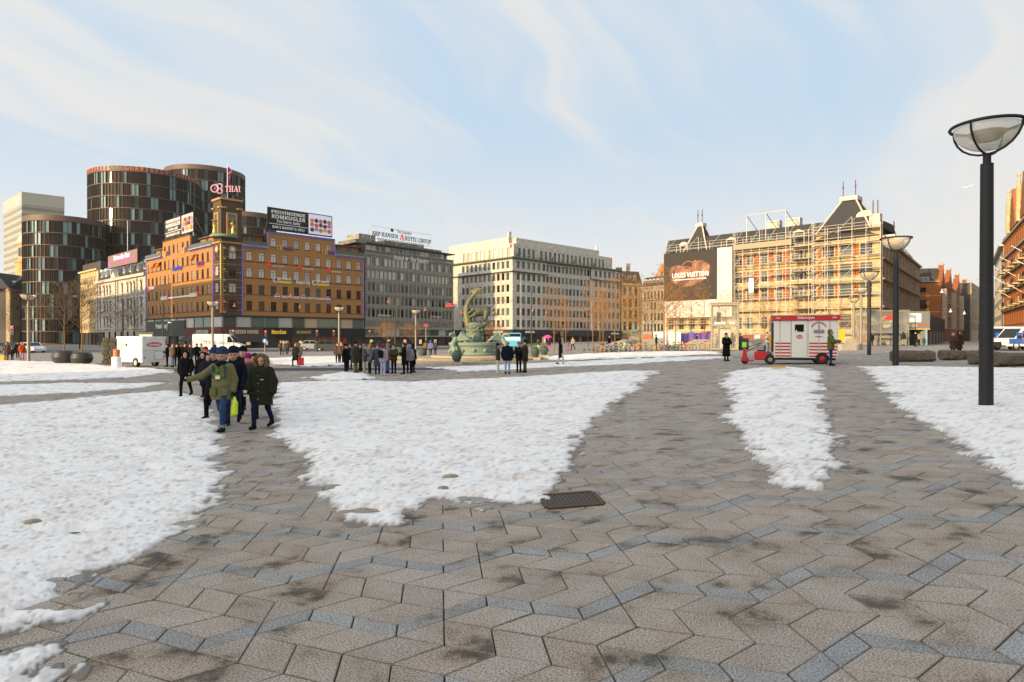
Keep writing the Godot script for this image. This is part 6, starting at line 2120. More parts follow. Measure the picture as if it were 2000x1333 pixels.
# ---------- fountain ----------
func fountain() -> void:
	var c := at(928, 58.0)
	var base := thing("fountain", "green bronze fountain with a bull fighting a dragon on its pedestal", "fountain", c)
	var g := c.y
	var stone := mat(0.50, 0.40, 0.27, 0.85, 0.0, cache["n1"], 0.4)
	for q in [[7.6, 0.0, 0.16], [6.2, 0.16, 0.34], [4.0, 0.34, 0.5]]:
		var s := MB.new()
		s.lathe([Vector2(q[0], q[1] - 0.1), Vector2(q[0], q[2] - 0.04), Vector2(q[0] - 0.05, q[2]), Vector2(0, q[2])], 40)
		pmb(base, "stone_step", s, stone)
	var bs := MB.new()
	bs.lathe([Vector2(1.75, 0.5), Vector2(2.0, 0.52), Vector2(2.05, 0.62), Vector2(1.95, 0.72), Vector2(2.15, 1.25), Vector2(2.35, 1.42), Vector2(2.42, 1.62), Vector2(2.30, 1.66), Vector2(2.2, 1.55), Vector2(2.0, 1.2), Vector2(0, 1.15)], 36)
	var basin := pmb(base, "basin", bs, M.verdigris)
	for k in 12:
		var rb := MB.new()
		rb.ball(Vector3(2.02, 0.98, 0), Vector3(0.12, 0.2, 0.26), 8)
		pmb(basin, "rosette", rb, M.verdigris, Transform3D(Basis(Vector3.UP, TAU * k / 12), Vector3.ZERO))
	var pd := MB.new()
	pd.lathe([Vector2(0.95, 1.0), Vector2(0.85, 1.4), Vector2(0.74, 1.6), Vector2(0.72, 2.55), Vector2(0.86, 2.7), Vector2(0.86, 2.85), Vector2(0.76, 2.9), Vector2(0.9, 3.05), Vector2(0.95, 3.2), Vector2(0.9, 3.4), Vector2(0.6, 3.5), Vector2(0, 3.5)], 18)
	var ped := pmb(base, "pedestal", pd, mat(0.22, 0.29, 0.23, 0.75, 0.1, cache["n2"], 1.6))
	var rel := []
	var rg := RandomNumberGenerator.new()
	rg.seed = 6
	for k in 60:
		var a := rg.randf() * TAU
		var y := rg.randf_range(1.65, 3.45)
		var rr := 0.74 if y < 2.7 else 0.88
		var p := Vector3(cos(a) * rr, y, sin(a) * rr)
		var p2 := Vector3(cos(a + rg.randf_range(-0.4, 0.4)) * rr, y + rg.randf_range(-0.25, 0.25), sin(a) * rr)
		rel.append([p, p2, 0.07, 0.04, 0])
	part(ped, "relief", nets_mesh([nets(rel, 0.05, 0.04)]), M.verdigris)
	# the bull and the dragon; coordinates in metres about the pedestal, from the picture
	var S := func(px: float, py: float, z: float) -> Vector3: return Vector3((px - 928) * 0.0464, (660 - py) * 0.0464 + EYE - g, z)
	var dr := []
	dr += chain([S.call(919, 640, 0.25), S.call(914, 628, 0.35), S.call(911, 612, 0.3), S.call(912, 598, 0.2), S.call(917, 586, 0.1), S.call(925, 577, 0.05), S.call(932, 570, 0.1)], [0.36, 0.32, 0.27, 0.22, 0.17, 0.14, 0.12])
	dr += chain([S.call(931, 569, 0.1), S.call(938, 566, 0.12), S.call(945, 565.5, 0.15)], [0.15, 0.13, 0.05])
	dr += chain([S.call(932, 571.5, 0.1), S.call(938, 571.5, 0.12), S.call(943, 572.5, 0.15)], [0.1, 0.07, 0.03])
	for q in [[929, 567, 924, 558], [931, 566, 930, 556], [933, 565, 935, 557], [927, 569, 916, 561], [926, 571, 913, 564], [925, 573, 915, 568], [922, 577, 913, 573]]:
		dr += chain([S.call(q[0], q[1], 0.05), S.call(q[2], q[3], -0.02)], [0.07, 0.012])
	for k in 9:
		var yy := 632.0 - 6.0 * k
		var xx: float = [913.5, 911, 908.5, 907, 907, 908.5, 911, 915, 920][k]
		dr += chain([S.call(xx + 1, yy, 0.28 - 0.02 * k), S.call(xx - 3.0, yy - 3.0, 0.25 - 0.02 * k)], [0.08, 0.012])
	dr += chain([S.call(920, 584, 0.05), S.call(914, 582, -0.1), S.call(909, 577, -0.15)], [0.05, 0.035, 0.02])
	dr += chain([S.call(914, 634, 0.5), S.call(922, 641, 0.6), S.call(936, 639, 0.6), S.call(948, 633, 0.4), S.call(956, 637, 0.3)], [0.26, 0.24, 0.2, 0.16, 0.05])
	dr += chain([S.call(912, 634, 0.3), S.call(906, 627, 0.3), S.call(903, 623, 0.35)], [0.12, 0.06, 0.02])
	dr += chain([S.call(918, 620, 0.4), S.call(925, 617, 0.6), S.call(931, 611, 0.6)], [0.1, 0.06, 0.03])
	dr += chain([S.call(917, 612, 0.4), S.call(923, 606, 0.55), S.call(921, 600, 0.5)], [0.09, 0.05, 0.02])
	part(base, "dragon", nets_mesh([nets(dr, 0.05, 0.05)]), mat(0.24, 0.24, 0.12, 0.6, 0.25, cache["n2"], 1.4))
	var bu := []
	bu += chain([S.call(926, 607, -0.1), S.call(936, 608, -0.1), S.call(950, 606, -0.1)], [0.44, 0.46, 0.40])
	bu += chain([S.call(924, 608, -0.05), S.call(917, 617, 0.1), S.call(919, 625, 0.2)], [0.36, 0.24, 0.14])
	bu += chain([S.call(951, 610, 0.1), S.call(948, 622, 0.2), S.call(954, 629, 0.2), S.call(960, 627, 0.2)], [0.3, 0.2, 0.1, 0.09])
	bu += chain([S.call(951, 610, -0.3), S.call(945, 624, -0.3), S.call(950, 632, -0.3)], [0.3, 0.18, 0.09])
	bu += chain([S.call(928, 615, 0.15), S.call(924, 626, 0.3), S.call(931, 634, 0.3)], [0.22, 0.13, 0.08])
	bu += chain([S.call(928, 615, -0.35), S.call(920, 628, -0.3), S.call(926, 636, -0.3)], [0.22, 0.13, 0.08])
	bu += chain([S.call(953, 602, -0.1), S.call(958, 601, -0.1), S.call(963, 598, -0.1), S.call(965.5, 594, -0.1), S.call(964, 590, -0.1)], [0.1, 0.05, 0.045, 0.045, 0.06])
	bu += chain([S.call(916, 622, 0.3), S.call(909, 620, 0.45), S.call(907, 616, 0.5)], [0.06, 0.05, 0.02])
	part(base, "bull", nets_mesh([nets(bu, 0.06, 0.07)]), mat(0.13, 0.15, 0.11, 0.6, 0.25, cache["n2"], 1.4))
	# dragons crouching at the basin's rim
	var gd := []
	gd += chain([Vector3(0, 0.55, 0.35), Vector3(0, 0.95, 0.75), Vector3(0, 1.5, 0.85), Vector3(0, 1.95, 0.55), Vector3(0, 2.1, 0.1), Vector3(0, 1.9, -0.3)], [0.12, 0.17, 0.2, 0.2, 0.15, 0.08])
	gd += chain([Vector3(0, 2.02, 0.45), Vector3(0, 2.38, 0.75), Vector3(0, 2.40, 1.05), Vector3(0, 2.26, 1.25)], [0.15, 0.12, 0.12, 0.05])
	for s in [-1, 1]:
		for k in 5: gd += chain([Vector3(s * 0.1, 1.8, 0.45), Vector3(s * (0.45 + 0.1 * k), 2.5 - 0.14 * k, 0.25 - 0.12 * k), Vector3(s * (0.6 + 0.13 * k), 2.7 - 0.28 * k, 0.05 - 0.2 * k)], [0.09, 0.075, 0.03])
		gd += chain([Vector3(s * 0.14, 1.2, 0.8), Vector3(s * 0.32, 0.85, 1.0), Vector3(s * 0.28, 0.52, 0.85), Vector3(s * 0.3, 0.5, 1.1)], [0.13, 0.09, 0.06, 0.04])
	for k in 7: gd += chain([Vector3(0, 0.9 + 0.2 * k, 0.92 + 0.06 * sin(k)), Vector3(0, 0.98 + 0.2 * k, 1.12 - 0.03 * k)], [0.05, 0.015])
	var gm := nets_mesh([nets(gd, 0.045, 0.05)])
	for a in [-0.72, 1.37, 3.46]:
		part(base, "crouching_dragon", gm, M.verdigris, Transform3D(Basis(Vector3.UP, a), Vector3(sin(a) * 1.95, 0.0, cos(a) * 1.95)))
	# round bronze urns on stone blocks round the fountain
	var urn := MB.new()
	urn.lathe([Vector2(0.0, 0.0), Vector2(0.22, 0.0), Vector2(0.25, 0.08), Vector2(0.36, 0.3), Vector2(0.40, 0.5), Vector2(0.36, 0.68), Vector2(0.24, 0.8), Vector2(0.26, 0.86), Vector2(0.0, 0.9)], 16)
	var um := urn.mesh()
	var ublock := MB.new()
	ublock.bevel(Vector3(-0.5, -0.1, -0.5), Vector3(0.5, 0.22, 0.5), 0.06)
	var bm := ublock.mesh()
	var rgh: StandardMaterial3D = mat(0.13, 0.22, 0.17, 0.8, 0.1, noise_tex("urn", 0.12, 0.25, 1.0, 4, 512, 31), 2.2)
	var us := [[781, 64, "left of the fountain, leftmost"], [825, 62, "left of the fountain, second"], [892, 49.5, "in front of the fountain basin"], [1045, 55, "right of the fountain, the nearer"], [1063, 60, "right of the fountain, the farther"]]
	for q in us:
		var o := thing("bronze_urn", "round green bronze urn on a stone block " + q[2], "urn", at(q[0], q[1]), 0.0, "urns round the fountain")
		part(o, "block", bm, stone); part(o, "urn_body", um, rgh, Transform3D(Basis(), Vector3(0, 0.22, 0)))

# ---------- sausage wagon and its red tug ----------
func wagon() -> void:
	var a := at(1512, 33.4)
	var b := at(1638, 32.4)
	var f := face_p(Vector3(a.x, 0, a.z), Vector3(b.x, 0, b.z))
	var g := (a.y + b.y) / 2
	var n: float = f.len
	var y0 := g + 0.33
	var y1 := g + 2.28
	var w := thing("food_wagon", "white food wagon with red stripes, red roof band and round emblem", "wagon")
	var cream := mat(0.70, 0.67, 0.60, 0.45)
	var bd := MB.new()
	bd.bevel(Vector3(0, y0, -1.9), Vector3(n, y1, 0), 0.03, f.t)
	pmb(w, "body", bd, cream)
	bpart(w, "roof_band", Vector3(-0.08, y1, -2.0), Vector3(n + 0.08, y1 + 0.23, 0.1), M.red, f.t)
	bpart(w, "roof_edge", Vector3(-0.1, y1 + 0.23, -2.02), Vector3(n + 0.1, y1 + 0.27, 0.12), M.steel, f.t)
	letters(w, "Rådhusvognen", fpt(f, n * 0.5, y1 + 0.12, 0.105), 0.12, M.letter_white, 0.8, "Droid Serif", true)
	for u in [0.16, n - 0.22]: letters(w, "STEFF", fpt(f, u + 0.03, y1 + 0.115, 0.105), 0.07, M.letter_white, 0.22, "Droid Sans", true)
	var xs := [0.0, 0.42, 0.83, 0.90, 1.53, 1.62, 2.13, 2.65, n]
	for r in 5:
		var y := y0 + 0.06 + 0.165 * r
		for s in [[0.05, 0.27], [0.31, 0.80], [0.95, 1.48], [1.68, 2.10], [2.16, 2.60], [2.66, n - 0.06]]:
			if s[0] == 0.95 and r == 0: continue
			bpart(w, "red_stripe", Vector3(s[0], y, 0), Vector3(s[1], y + 0.075, 0.008), M.red, f.t)
	for u in [0.29, 0.83, 1.62, 2.13, 2.63]: bpart(w, "panel_joint", Vector3(u - 0.012, y0 + 0.03, 0), Vector3(u + 0.012, y1, 0.012), M.grey_render, f.t)
	var dr := bpart(w, "door", Vector3(0.90, y0 + 0.03, 0), Vector3(1.54, y1 - 0.06, 0.025), cream, f.t)
	bpart(w, "door_window", Vector3(1.0, y1 - 0.60, 0.025), Vector3(1.42, y1 - 0.22, 0.04), M.glass_dark, f.t)
	var tri := MB.new()
	tri.prism(PackedVector2Array([Vector2(0, 0), Vector2(0.12, 0), Vector2(0.06, 0.12)]), 0, 0.005)
	pmb(w, "warning_triangle", tri, M.letter_white, fpt(f, 1.01, y1 - 0.60, 0.042))
	var ov := MB.new()
	ov.prism(disc_part(0.5, -9, 9), 0, 0.01)
	pmb(w, "oval_badge", ov, M.red, fpt(f, 1.22, y1 - 0.86, 0.026) * Transform3D(Basis.from_scale(Vector3(0.31, 0.19, 1)), Vector3.ZERO))
	letters(w, "STEFF HOULBERG", fpt(f, 1.22, y1 - 0.87, 0.04), 0.07, M.letter_white, 0.25, "Droid Sans", true)
	# round emblem: dotted ring of letters round a little town hall
	var em := Vector3(2.13, y1 - 0.48, 0.012)
	var word := "Rådhusvognen"
	for i in word.length():
		var an := PI * 0.86 - PI * 0.72 * i / (word.length() - 1)
		letters(w, word[i], f.t * Transform3D(Basis(Vector3(0, 0, 1), an - PI / 2), em + Vector3(cos(an), sin(an), 0) * 0.36), 0.08, mat(0.45, 0.06, 0.06, 0.5) if i == 0 else M.red, 0.0, "Droid Serif", true, "emblem_letter")
	letters(w, "København", fpt(f, em.x, em.y - 0.36, em.z), 0.05, M.red, 0.34)
	var th := MB.new()
	th.box(Vector3(-0.25, -0.2, 0), Vector3(0.25, -0.06, 0.006)); th.box(Vector3(-0.03, -0.06, 0), Vector3(0.03, 0.2, 0.006))
	th.prism(PackedVector2Array([Vector2(-0.035, 0.2), Vector2(0.035, 0.2), Vector2(0, 0.3)]), 0, 0.006)
	for s in [-0.2, -0.1, 0.1, 0.2]: th.prism(PackedVector2Array([Vector2(s - 0.04, -0.06), Vector2(s + 0.04, -0.06), Vector2(s, 0.02)]), 0, 0.006)
	pmb(w, "printed_town_hall", th, mat(0.25, 0.17, 0.17, 0.6), fpt(f, em.x, em.y, em.z))
	bpart(w, "hatch_flap", Vector3(-0.06, y0 + 0.3, -1.7), Vector3(-0.02, y1 - 0.1, -0.3), M.dark_metal, f.t)
	bpart(w, "counter", Vector3(n, y0 + 0.72, -1.7), Vector3(n + 0.28, y0 + 0.78, -0.15), M.steel, f.t)
	bpart(w, "chassis", Vector3(0.1, y0 - 0.12, -1.7), Vector3(n - 0.1, y0, -0.15), M.black, f.t)
	var tyre := MB.new()
	tyre.lathe([Vector2(0.14, -0.09), Vector2(0.27, -0.1), Vector2(0.31, -0.06), Vector2(0.31, 0.06), Vector2(0.27, 0.1), Vector2(0.14, 0.09)], 24)
	var hub := MB.new()
	hub.lathe([Vector2(0.0, -0.06), Vector2(0.15, -0.06), Vector2(0.15, 0.06), Vector2(0.07, 0.08), Vector2(0.0, 0.085)], 18)
	var side := Basis(Vector3(1, 0, 0), PI / 2)
	var wb := Transform3D(f.t.basis * Basis(Vector3.RIGHT, PI / 2), Vector3.ZERO)
	for q in [[n - 0.75, 0.03], [n - 0.75, -1.95]]:
		var t := Transform3D(wb.basis, f.t * Vector3(q[0], g + 0.31, q[1]))
		var wh := part(w, "wheel", tyre.mesh(), M.rubber, t)
		part(wh, "rim", hub.mesh(), M.red)
	# tug
	var k := thing("red_tug", "small red three-wheeled electric tug coupled to the food wagon", "vehicle")
	var tg := slide(f, -0.5)
	var gl := a.y
	var bt := MB.new()
	bt.bevel(Vector3(-0.95, gl + 0.22, -0.4), Vector3(-0.25, gl + 0.68, 0.4), 0.06, tg.t)
	pmb(k, "motor_box", bt, M.red)
	var fl := MB.new()
	fl.bevel(Vector3(-1.5, gl + 0.16, -0.32), Vector3(-0.95, gl + 0.24, 0.32), 0.02, tg.t)
	pmb(k, "footboard", fl, M.red)
	var fr := MB.new()
	fr.prism(PackedVector2Array([Vector2(-1.6, gl + 0.14), Vector2(-1.30, gl + 0.14), Vector2(-1.32, gl + 0.5), Vector2(-1.36, gl + 0.85), Vector2(-1.48, gl + 0.85)]), -0.28, 0.28, tg.t, 0.03)
	pmb(k, "front_shield", fr, M.red)
	rod(k, "steering_bar", tg.t * Vector3(-1.42, gl + 0.85, 0.1), tg.t * Vector3(-0.62, gl + 1.12, 0.1), 0.02, M.dark_metal)
	rod(k, "steering_bar", tg.t * Vector3(-1.42, gl + 0.6, 0.12), tg.t * Vector3(-0.72, gl + 1.0, 0.12), 0.02, M.dark_metal)
	rod(k, "handlebar", tg.t * Vector3(-0.64, gl + 1.1, -0.25), tg.t * Vector3(-0.64, gl + 1.1, 0.3), 0.02, M.black)
	var st := MB.new()
	st.bevel(Vector3(-0.8, gl + 0.68, -0.24), Vector3(-0.4, gl + 0.76, 0.24), 0.03, tg.t)
	st.bevel(Vector3(-0.46, gl + 0.74, -0.22), Vector3(-0.38, gl + 1.02, 0.22), 0.03, tg.t)
	pmb(k, "seat", st, M.black)
	rod(k, "drawbar", tg.t * Vector3(-0.3, gl + 0.4, 0), tg.t * Vector3(0.1, gl + 0.4, 0), 0.05, M.red)
	for q in [[-1.42, 0.16, 0.62, 0.05], [-0.18, 0.24, 0.85, 0.35], [-0.18, 0.24, 0.85, -0.35]]:
		var wh := part(k, "wheel", tyre.mesh(), M.rubber, Transform3D(wb.basis.scaled_local(Vector3(1, 1, 1) * q[2]), tg.t * Vector3(q[0], gl + 0.31 * q[2], q[3])))
		part(wh, "rim", hub.mesh(), M.grey_render)
	# plough blade lying in the snow
	var y := onground(1520, 725)
	var pb := thing("yellow_board", "small yellow board lying on the snow in front of the wagon", "board", y + Vector3(0, 0.12, 0))
	bpart(pb, "board", Vector3(-0.3, 0, -0.05), Vector3(0.3, 0.06, 0.1), mat(0.7, 0.42, 0.02, 0.5))

# ---------- vehicles ----------
func wheel_set(v: Node3D, spots: Array, r: float) -> void:
	var key := "wheel%.2f" % r
	if not cache.has(key):
		var t := MB.new()
		t.lathe([Vector2(r * 0.6, -0.1), Vector2(r * 0.95, -0.11), Vector2(r, -0.07), Vector2(r, 0.07), Vector2(r * 0.95, 0.11), Vector2(r * 0.6, 0.1)], 20)
		var h := MB.new()
		h.lathe([Vector2(0, -0.08), Vector2(r * 0.62, -0.08), Vector2(r * 0.62, 0.08), Vector2(r * 0.3, 0.06), Vector2(0, 0.09)], 14)
		cache[key] = [t.mesh(), h.mesh()]
	for s in spots:
		var w := part(v, "wheel", cache[key][0], M.rubber, Transform3D(Basis(Vector3.RIGHT, PI / 2), Vector3(s[0], r, s[1])))
		part(w, "rim", cache[key][1], M.steel)
# side outline (x forward, y up) pulled across, with windows as their own panes
func vehicle(called: String, label: String, cat: String, p: Vector3, turn: float, outline_: Array, width: float, paint: Material, glass: Array, wheels: Array, r: float, group := "") -> Node3D:
	var v := thing(called, label, cat, p, turn, group)
	var poly := PackedVector2Array()
	for q in outline_: poly.append(Vector2(q[0], q[1]))
	var b := MB.new()
	b.prism(poly, -width / 2, width / 2, Transform3D(), 0.09)
	pmb(v, "body", b, paint)
	for g in glass:
		var gp_ := PackedVector2Array()
		for q in g: gp_.append(Vector2(q[0], q[1]))
		for s in [-1, 1]:
			var m := MB.new()
			m.prism(gp_, -0.01, 0.01, Transform3D(Basis(), Vector3(0, 0, s * (width / 2 + 0.003))))
			pmb(v, "side_window", m, M.glass_dark)
	var ws := []
	for x in wheels:
		ws.append([x, width / 2 - 0.1]); ws.append([x, -width / 2 + 0.1])
	wheel_set(v, ws, r)
	return v
func screen_quad(v: Node3D, called: String, a: Array, b: Array, half: float, m: Material) -> void:
	# a pane across the vehicle between two outline points
	var q := MB.new()
	var p0 := Vector3(a[0], a[1], half)
	var p1 := Vector3(a[0], a[1], -half)
	var p2 := Vector3(b[0], b[1], -half * 0.92)
	var p3 := Vector3(b[0], b[1], half * 0.92)
	var n := Vector3(0, 0, 1).cross(p3 - p0).normalized()
	if n.dot(Vector3(signf(a[0]) if a[0] != 0 else 1.0, 0.6, 0)) < 0: n = -n
	for t in [p0, p1, p2, p3]: pass
	q.quad(p0 + n * 0.012, p1 + n * 0.012, p2 + n * 0.012, p3 + n * 0.012)
	pmb(v, called, q, m)
func car(label: String, p: Vector3, turn: float, r: float, g: float, b: float, suv := false) -> void:
	var h := 1.12 if suv else 1.0
	var o := [[-2.2, 0.28], [2.2, 0.28], [2.25, 0.55 * h], [2.05, 0.78 * h], [1.1, 0.95 * h], [0.35, 1.45 * h], [-1.2, 1.48 * h], [-2.0, 0.98 * h], [-2.25, 0.85 * h]]
	var v := vehicle("parked_car", label, "car", p, turn, o, 1.76, mat(r, g, b, 0.25, 0.3), [[[0.98, 0.97 * h], [0.3, 1.38 * h], [-0.35, 1.40 * h], [-0.35, 0.97 * h]], [[-0.45, 0.97 * h], [-0.45, 1.40 * h], [-1.15, 1.40 * h], [-1.8, 0.99 * h]]], [1.4, -1.4], 0.32, "cars on the boulevard")
	screen_quad(v, "windscreen", [1.06, 0.98 * h], [0.40, 1.42 * h], 0.7, M.glass_dark)
	screen_quad(v, "rear_window", [-1.95, 1.02 * h], [-1.26, 1.44 * h], 0.7, M.glass_dark)
	for s in [-1, 1]:
		bpart(v, "headlight", Vector3(2.12, 0.6 * h, s * 0.62 - 0.16), Vector3(2.24, 0.74 * h, s * 0.62 + 0.16), M.letter_white)
		bpart(v, "tail_light", Vector3(-2.27, 0.7 * h, s * 0.66 - 0.12), Vector3(-2.18, 0.86 * h, s * 0.66 + 0.12), M.red)
func van(label: String, p: Vector3, turn: float, len: float, h: float, paint: Material) -> Node3D:
	var x := len / 2
	var o := [[-x, 0.32], [x - 0.1, 0.32], [x, 0.6], [x - 0.1, h * 0.40], [x - 0.95, h * 0.50], [x - 1.75, h * 0.93], [x - 2.2, h], [-x + 0.15, h], [-x, h * 0.94]]
	var v := vehicle("van", label, "van", p, turn, o, 1.95, paint, [[[x - 1.15, h * 0.52], [x - 1.72, h * 0.86], [x - 2.1, h * 0.86], [x - 2.1, h * 0.52]]], [x - 1.0, -x + 1.25], 0.36)
	screen_quad(v, "windscreen", [x - 0.98, h * 0.515], [x - 1.72, h * 0.915], 0.82, M.glass_dark)
	for s in [-1, 1]: bpart(v, "headlight", Vector3(x - 0.12, h * 0.30, s * 0.7 - 0.2), Vector3(x - 0.02, h * 0.40, s * 0.7 + 0.2), M.letter_white)
	bpart(v, "grille", Vector3(x - 0.1, 0.42, -0.55), Vector3(x + 0.012, 0.72, 0.55), M.black)
	bpart(v, "bumper", Vector3(x - 0.1, 0.3, -0.9), Vector3(x + 0.03, 0.42, 0.9), M.black)
	for s in [-1, 1]: bpart(v, "mirror", Vector3(x - 1.25, h * 0.52, s * 1.12 - 0.1), Vector3(x - 1.1, h * 0.62, s * 1.12 + 0.1), M.black)
	return v
func vehicles() -> void:
	var v := van("long white delivery van parked in front of the coffee shop", at(428, 99), 0.04, 7.4, 2.7, M.white_paint)
	letters(v, "TEXTILIA", Transform3D(Basis(), Vector3(-0.6, 1.35, 1.0)), 0.42, mat(0.12, 0.12, 0.13, 0.5), 3.0)
	bpart(v, "orange_stripe", Vector3(-3.71, 0.5, -0.9), Vector3(-3.6, 1.6, 0.98), M.letter_orange)
	for k in 3: bpart(v, "grey_swoosh", Vector3(-3.2 + 0.5 * k, 1.9 - 0.16 * k, 0.972), Vector3(-2.0 + 0.5 * k, 1.98 - 0.16 * k, 0.984), M.grey_render)
	for k in 3: bpart(v, "grey_swoosh", Vector3(1.0, 1.42 - 0.13 * k, 0.972), Vector3(2.0 + 0.15 * k, 1.48 - 0.13 * k, 0.984), M.grey_render)
	car("silver estate car left of the dark car in front of the bank", at(612, 112), 0.05, 0.35, 0.36, 0.37, true)
	car("dark grey car in front of the brick building's right end", at(642, 107), 0.05, 0.06, 0.07, 0.07, true)
	car("black car in front of the grey hotel's entrance", at(742, 116), 0.3, 0.02, 0.025, 0.03)
	car("dark car right of the black car in front of the hotel", at(772, 122), 0.3, 0.03, 0.03, 0.035)
	car("white car at the left edge behind the pale street lamp", at(62, 92), -0.5, 0.7, 0.7, 0.7)
	car("dark car at the left edge beside the white car", at(28, 96), -0.2, 0.05, 0.06, 0.07)
	car("dark blue car cut off by the left edge", at(2, 90), -0.2, 0.03, 0.05, 0.09)
	# vans at the right edge
	var w := van("white van facing the viewer at the right edge", at(1956, 57), -2.05, 5.0, 2.05, M.white_paint)
	var w2 := van("white and blue van cut off by the right edge", at(1995, 55), PI + 0.15, 5.0, 2.0, M.white_paint)
	for s in [-1, 1]:
		bpart(w2, "blue_panel", Vector3(0.35, 0.55, s * 0.985 - 0.012), Vector3(2.2, 0.98, s * 0.985 + 0.012), mat(0.03, 0.12, 0.42, 0.35))
		bpart(w2, "blue_panel", Vector3(0.9, 0.98, s * 0.985 - 0.012), Vector3(1.5, 1.5, s * 0.985 + 0.012), mat(0.03, 0.12, 0.42, 0.35))
		var rr := MB.new()
		rr.tube(arc(Vector3(0.5, 1.1, s * 0.985), 0.5, 14, -1.2, 2.2), 0.03, 5)
		pmb(w2, "orange_arc", rr, M.letter_orange)
	# bus with a blue side
	var b := thing("city_bus", "pale blue painted bus passing behind the fountain", "bus", at(1000, 118), 0.1)
	var bb := MB.new()
	bb.bevel(Vector3(-1.6, 0.35, -1.2), Vector3(1.6, 2.9, 1.2), 0.15)
	pmb(b, "body", bb, mat(0.10, 0.42, 0.62, 0.35))
	for s in [-1, 1]: bpart(b, "white_cloud_band", Vector3(-1.4, 1.5, s * 1.2 - 0.02), Vector3(1.4, 2.1, s * 1.2 + 0.02), mat(0.55, 0.68, 0.72, 0.4))
	for s in [-1, 1]: bpart(b, "side_window", Vector3(-1.4, 2.2, s * 1.2 - 0.015), Vector3(1.4, 2.7, s * 1.2 + 0.015), M.glass_dark)
	wheel_set(b, [[-1.0, 1.05], [1.0, 1.05], [-1.0, -1.05], [1.0, -1.05]], 0.45)
	# white food trailer at the left
	var t := thing("white_trailer", "white box trailer with red oval logo on its end at the left", "trailer")
	var c := onground(277, 717)
	var l := at(228, -c.z + 1.7)
	var r := at(322, -c.z + 1.5)
	var fl := face_p(Vector3(l.x, 0, l.z), Vector3(c.x, 0, c.z))
	var fr := face_p(Vector3(c.x, 0, c.z), Vector3(r.x, 0, r.z))
	var g := c.y
	var body := MB.new()
	block(body, [Vector3(l.x, 0, l.z), Vector3(c.x, 0, c.z), Vector3(r.x, 0, r.z), Vector3(l.x + r.x - c.x, 0, l.z + r.z - c.z)], g + 0.32, g + 2.05)
	pmb(t, "body", body, M.white_paint)
	var rf := MB.new()
	var mid := (Vector3(l.x, 0, l.z) + Vector3(r.x, 0, r.z)) / 2
	var ex := func(p: Vector3) -> Vector3: return mid + (Vector3(p.x, 0, p.z) - mid) * 1.03
	block(rf, [ex.call(l), ex.call(c), ex.call(r), ex.call(l + r - c)], g + 2.05, g + 2.22)
	pmb(t, "roof", rf, M.white)
	var ov := MB.new()
	ov.prism(disc_part(0.5, -9, 9), 0, 0.01)
	pmb(t, "red_oval", ov, mat(0.55, 0.03, 0.05, 0.4), fpt(fr, fr.len * 0.52, g + 1.62, 0.004) * Transform3D(Basis.from_scale(Vector3(1.15, 0.36, 1)), Vector3.ZERO))
	letters(t, "Copenhagen", fpt(fr, fr.len * 0.52, g + 1.62, 0.02), 0.17, M.letter_white, 0.85, "Droid Serif", true)
	bpart(t, "end_joint", Vector3(0, g + 1.18, 0), Vector3(fr.len, g + 1.2, 0.01), M.grey_render, fr.t)
	bpart(t, "hatch", Vector3(fr.len * 0.55, g + 0.5, 0), Vector3(fr.len * 0.92, g + 1.1, 0.012), M.white, fr.t)
	bpart(t, "hatch_frame", Vector3(fr.len * 0.53, g + 0.47, 0), Vector3(fr.len * 0.94, g + 1.13, 0.006), M.grey_render, fr.t)
	for u in [0.1, 0.92]: bpart(t, "tail_light", Vector3(fr.len * u - 0.05, g + 0.62, 0), Vector3(fr.len * u + 0.05, g + 0.72, 0.03), M.red, fr.t)
	bpart(t, "side_hatch", Vector3(fl.len * 0.12, g + 1.2, 0), Vector3(fl.len * 0.26, g + 1.85, 0.01), mat(0.45, 0.42, 0.36, 0.5), fl.t)
	bpart(t, "vent", Vector3(fl.len * 0.35, g + 1.5, 0), Vector3(fl.len * 0.42, g + 1.68, 0.02), M.black, fl.t)
	bpart(t, "socket", Vector3(fl.len * 0.33, g + 1.0, 0), Vector3(fl.len * 0.38, g + 1.1, 0.02), M.steel, fl.t)
	var wt := Transform3D(fl.t.basis * Basis(Vector3.RIGHT, PI / 2), fl.t * Vector3(fl.len * 0.75, g + 0.3, -0.05))
	var tyre: ArrayMesh = cache["wheel0.36"][0]
	var wh := part(t, "wheel", tyre, M.rubber, wt)
	part(wh, "rim", cache["wheel0.36"][1], M.steel)
	var wh2 := part(t, "wheel", tyre, M.rubber, Transform3D(wt.basis, fr.t * Vector3(fr.len - 0.05, g + 0.3, -1.2)))
	part(wh2, "rim", cache["wheel0.36"][1], M.steel)
	rod(t, "support_leg", fl.t * Vector3(0.3, g, -0.2), fl.t * Vector3(0.3, g + 0.4, -0.2), 0.04, M.steel)
	for u in [0.1, 0.55, 0.9]: bpart(t, "marker_light", Vector3(fr.len * u - 0.06, g + 2.1, 0.03), Vector3(fr.len * u + 0.06, g + 2.15, 0.06), M.red, fr.t)
	var bk := thing("plastic_drum", "white plastic drum with orange top left of the trailer", "drum", at(227, 44.6))
	var db := MB.new()
	db.lathe([Vector2(0, 0), Vector2(0.27, 0), Vector2(0.3, 0.04), Vector2(0.3, 0.75), Vector2(0.26, 0.8), Vector2(0, 0.8)], 16)
	pmb(bk, "drum_body", db, M.white)
	var dt := MB.new()
	dt.lathe([Vector2(0.2, 0.8), Vector2(0.22, 1.3), Vector2(0, 1.35)], 12)
	pmb(bk, "orange_top", dt, M.letter_orange)
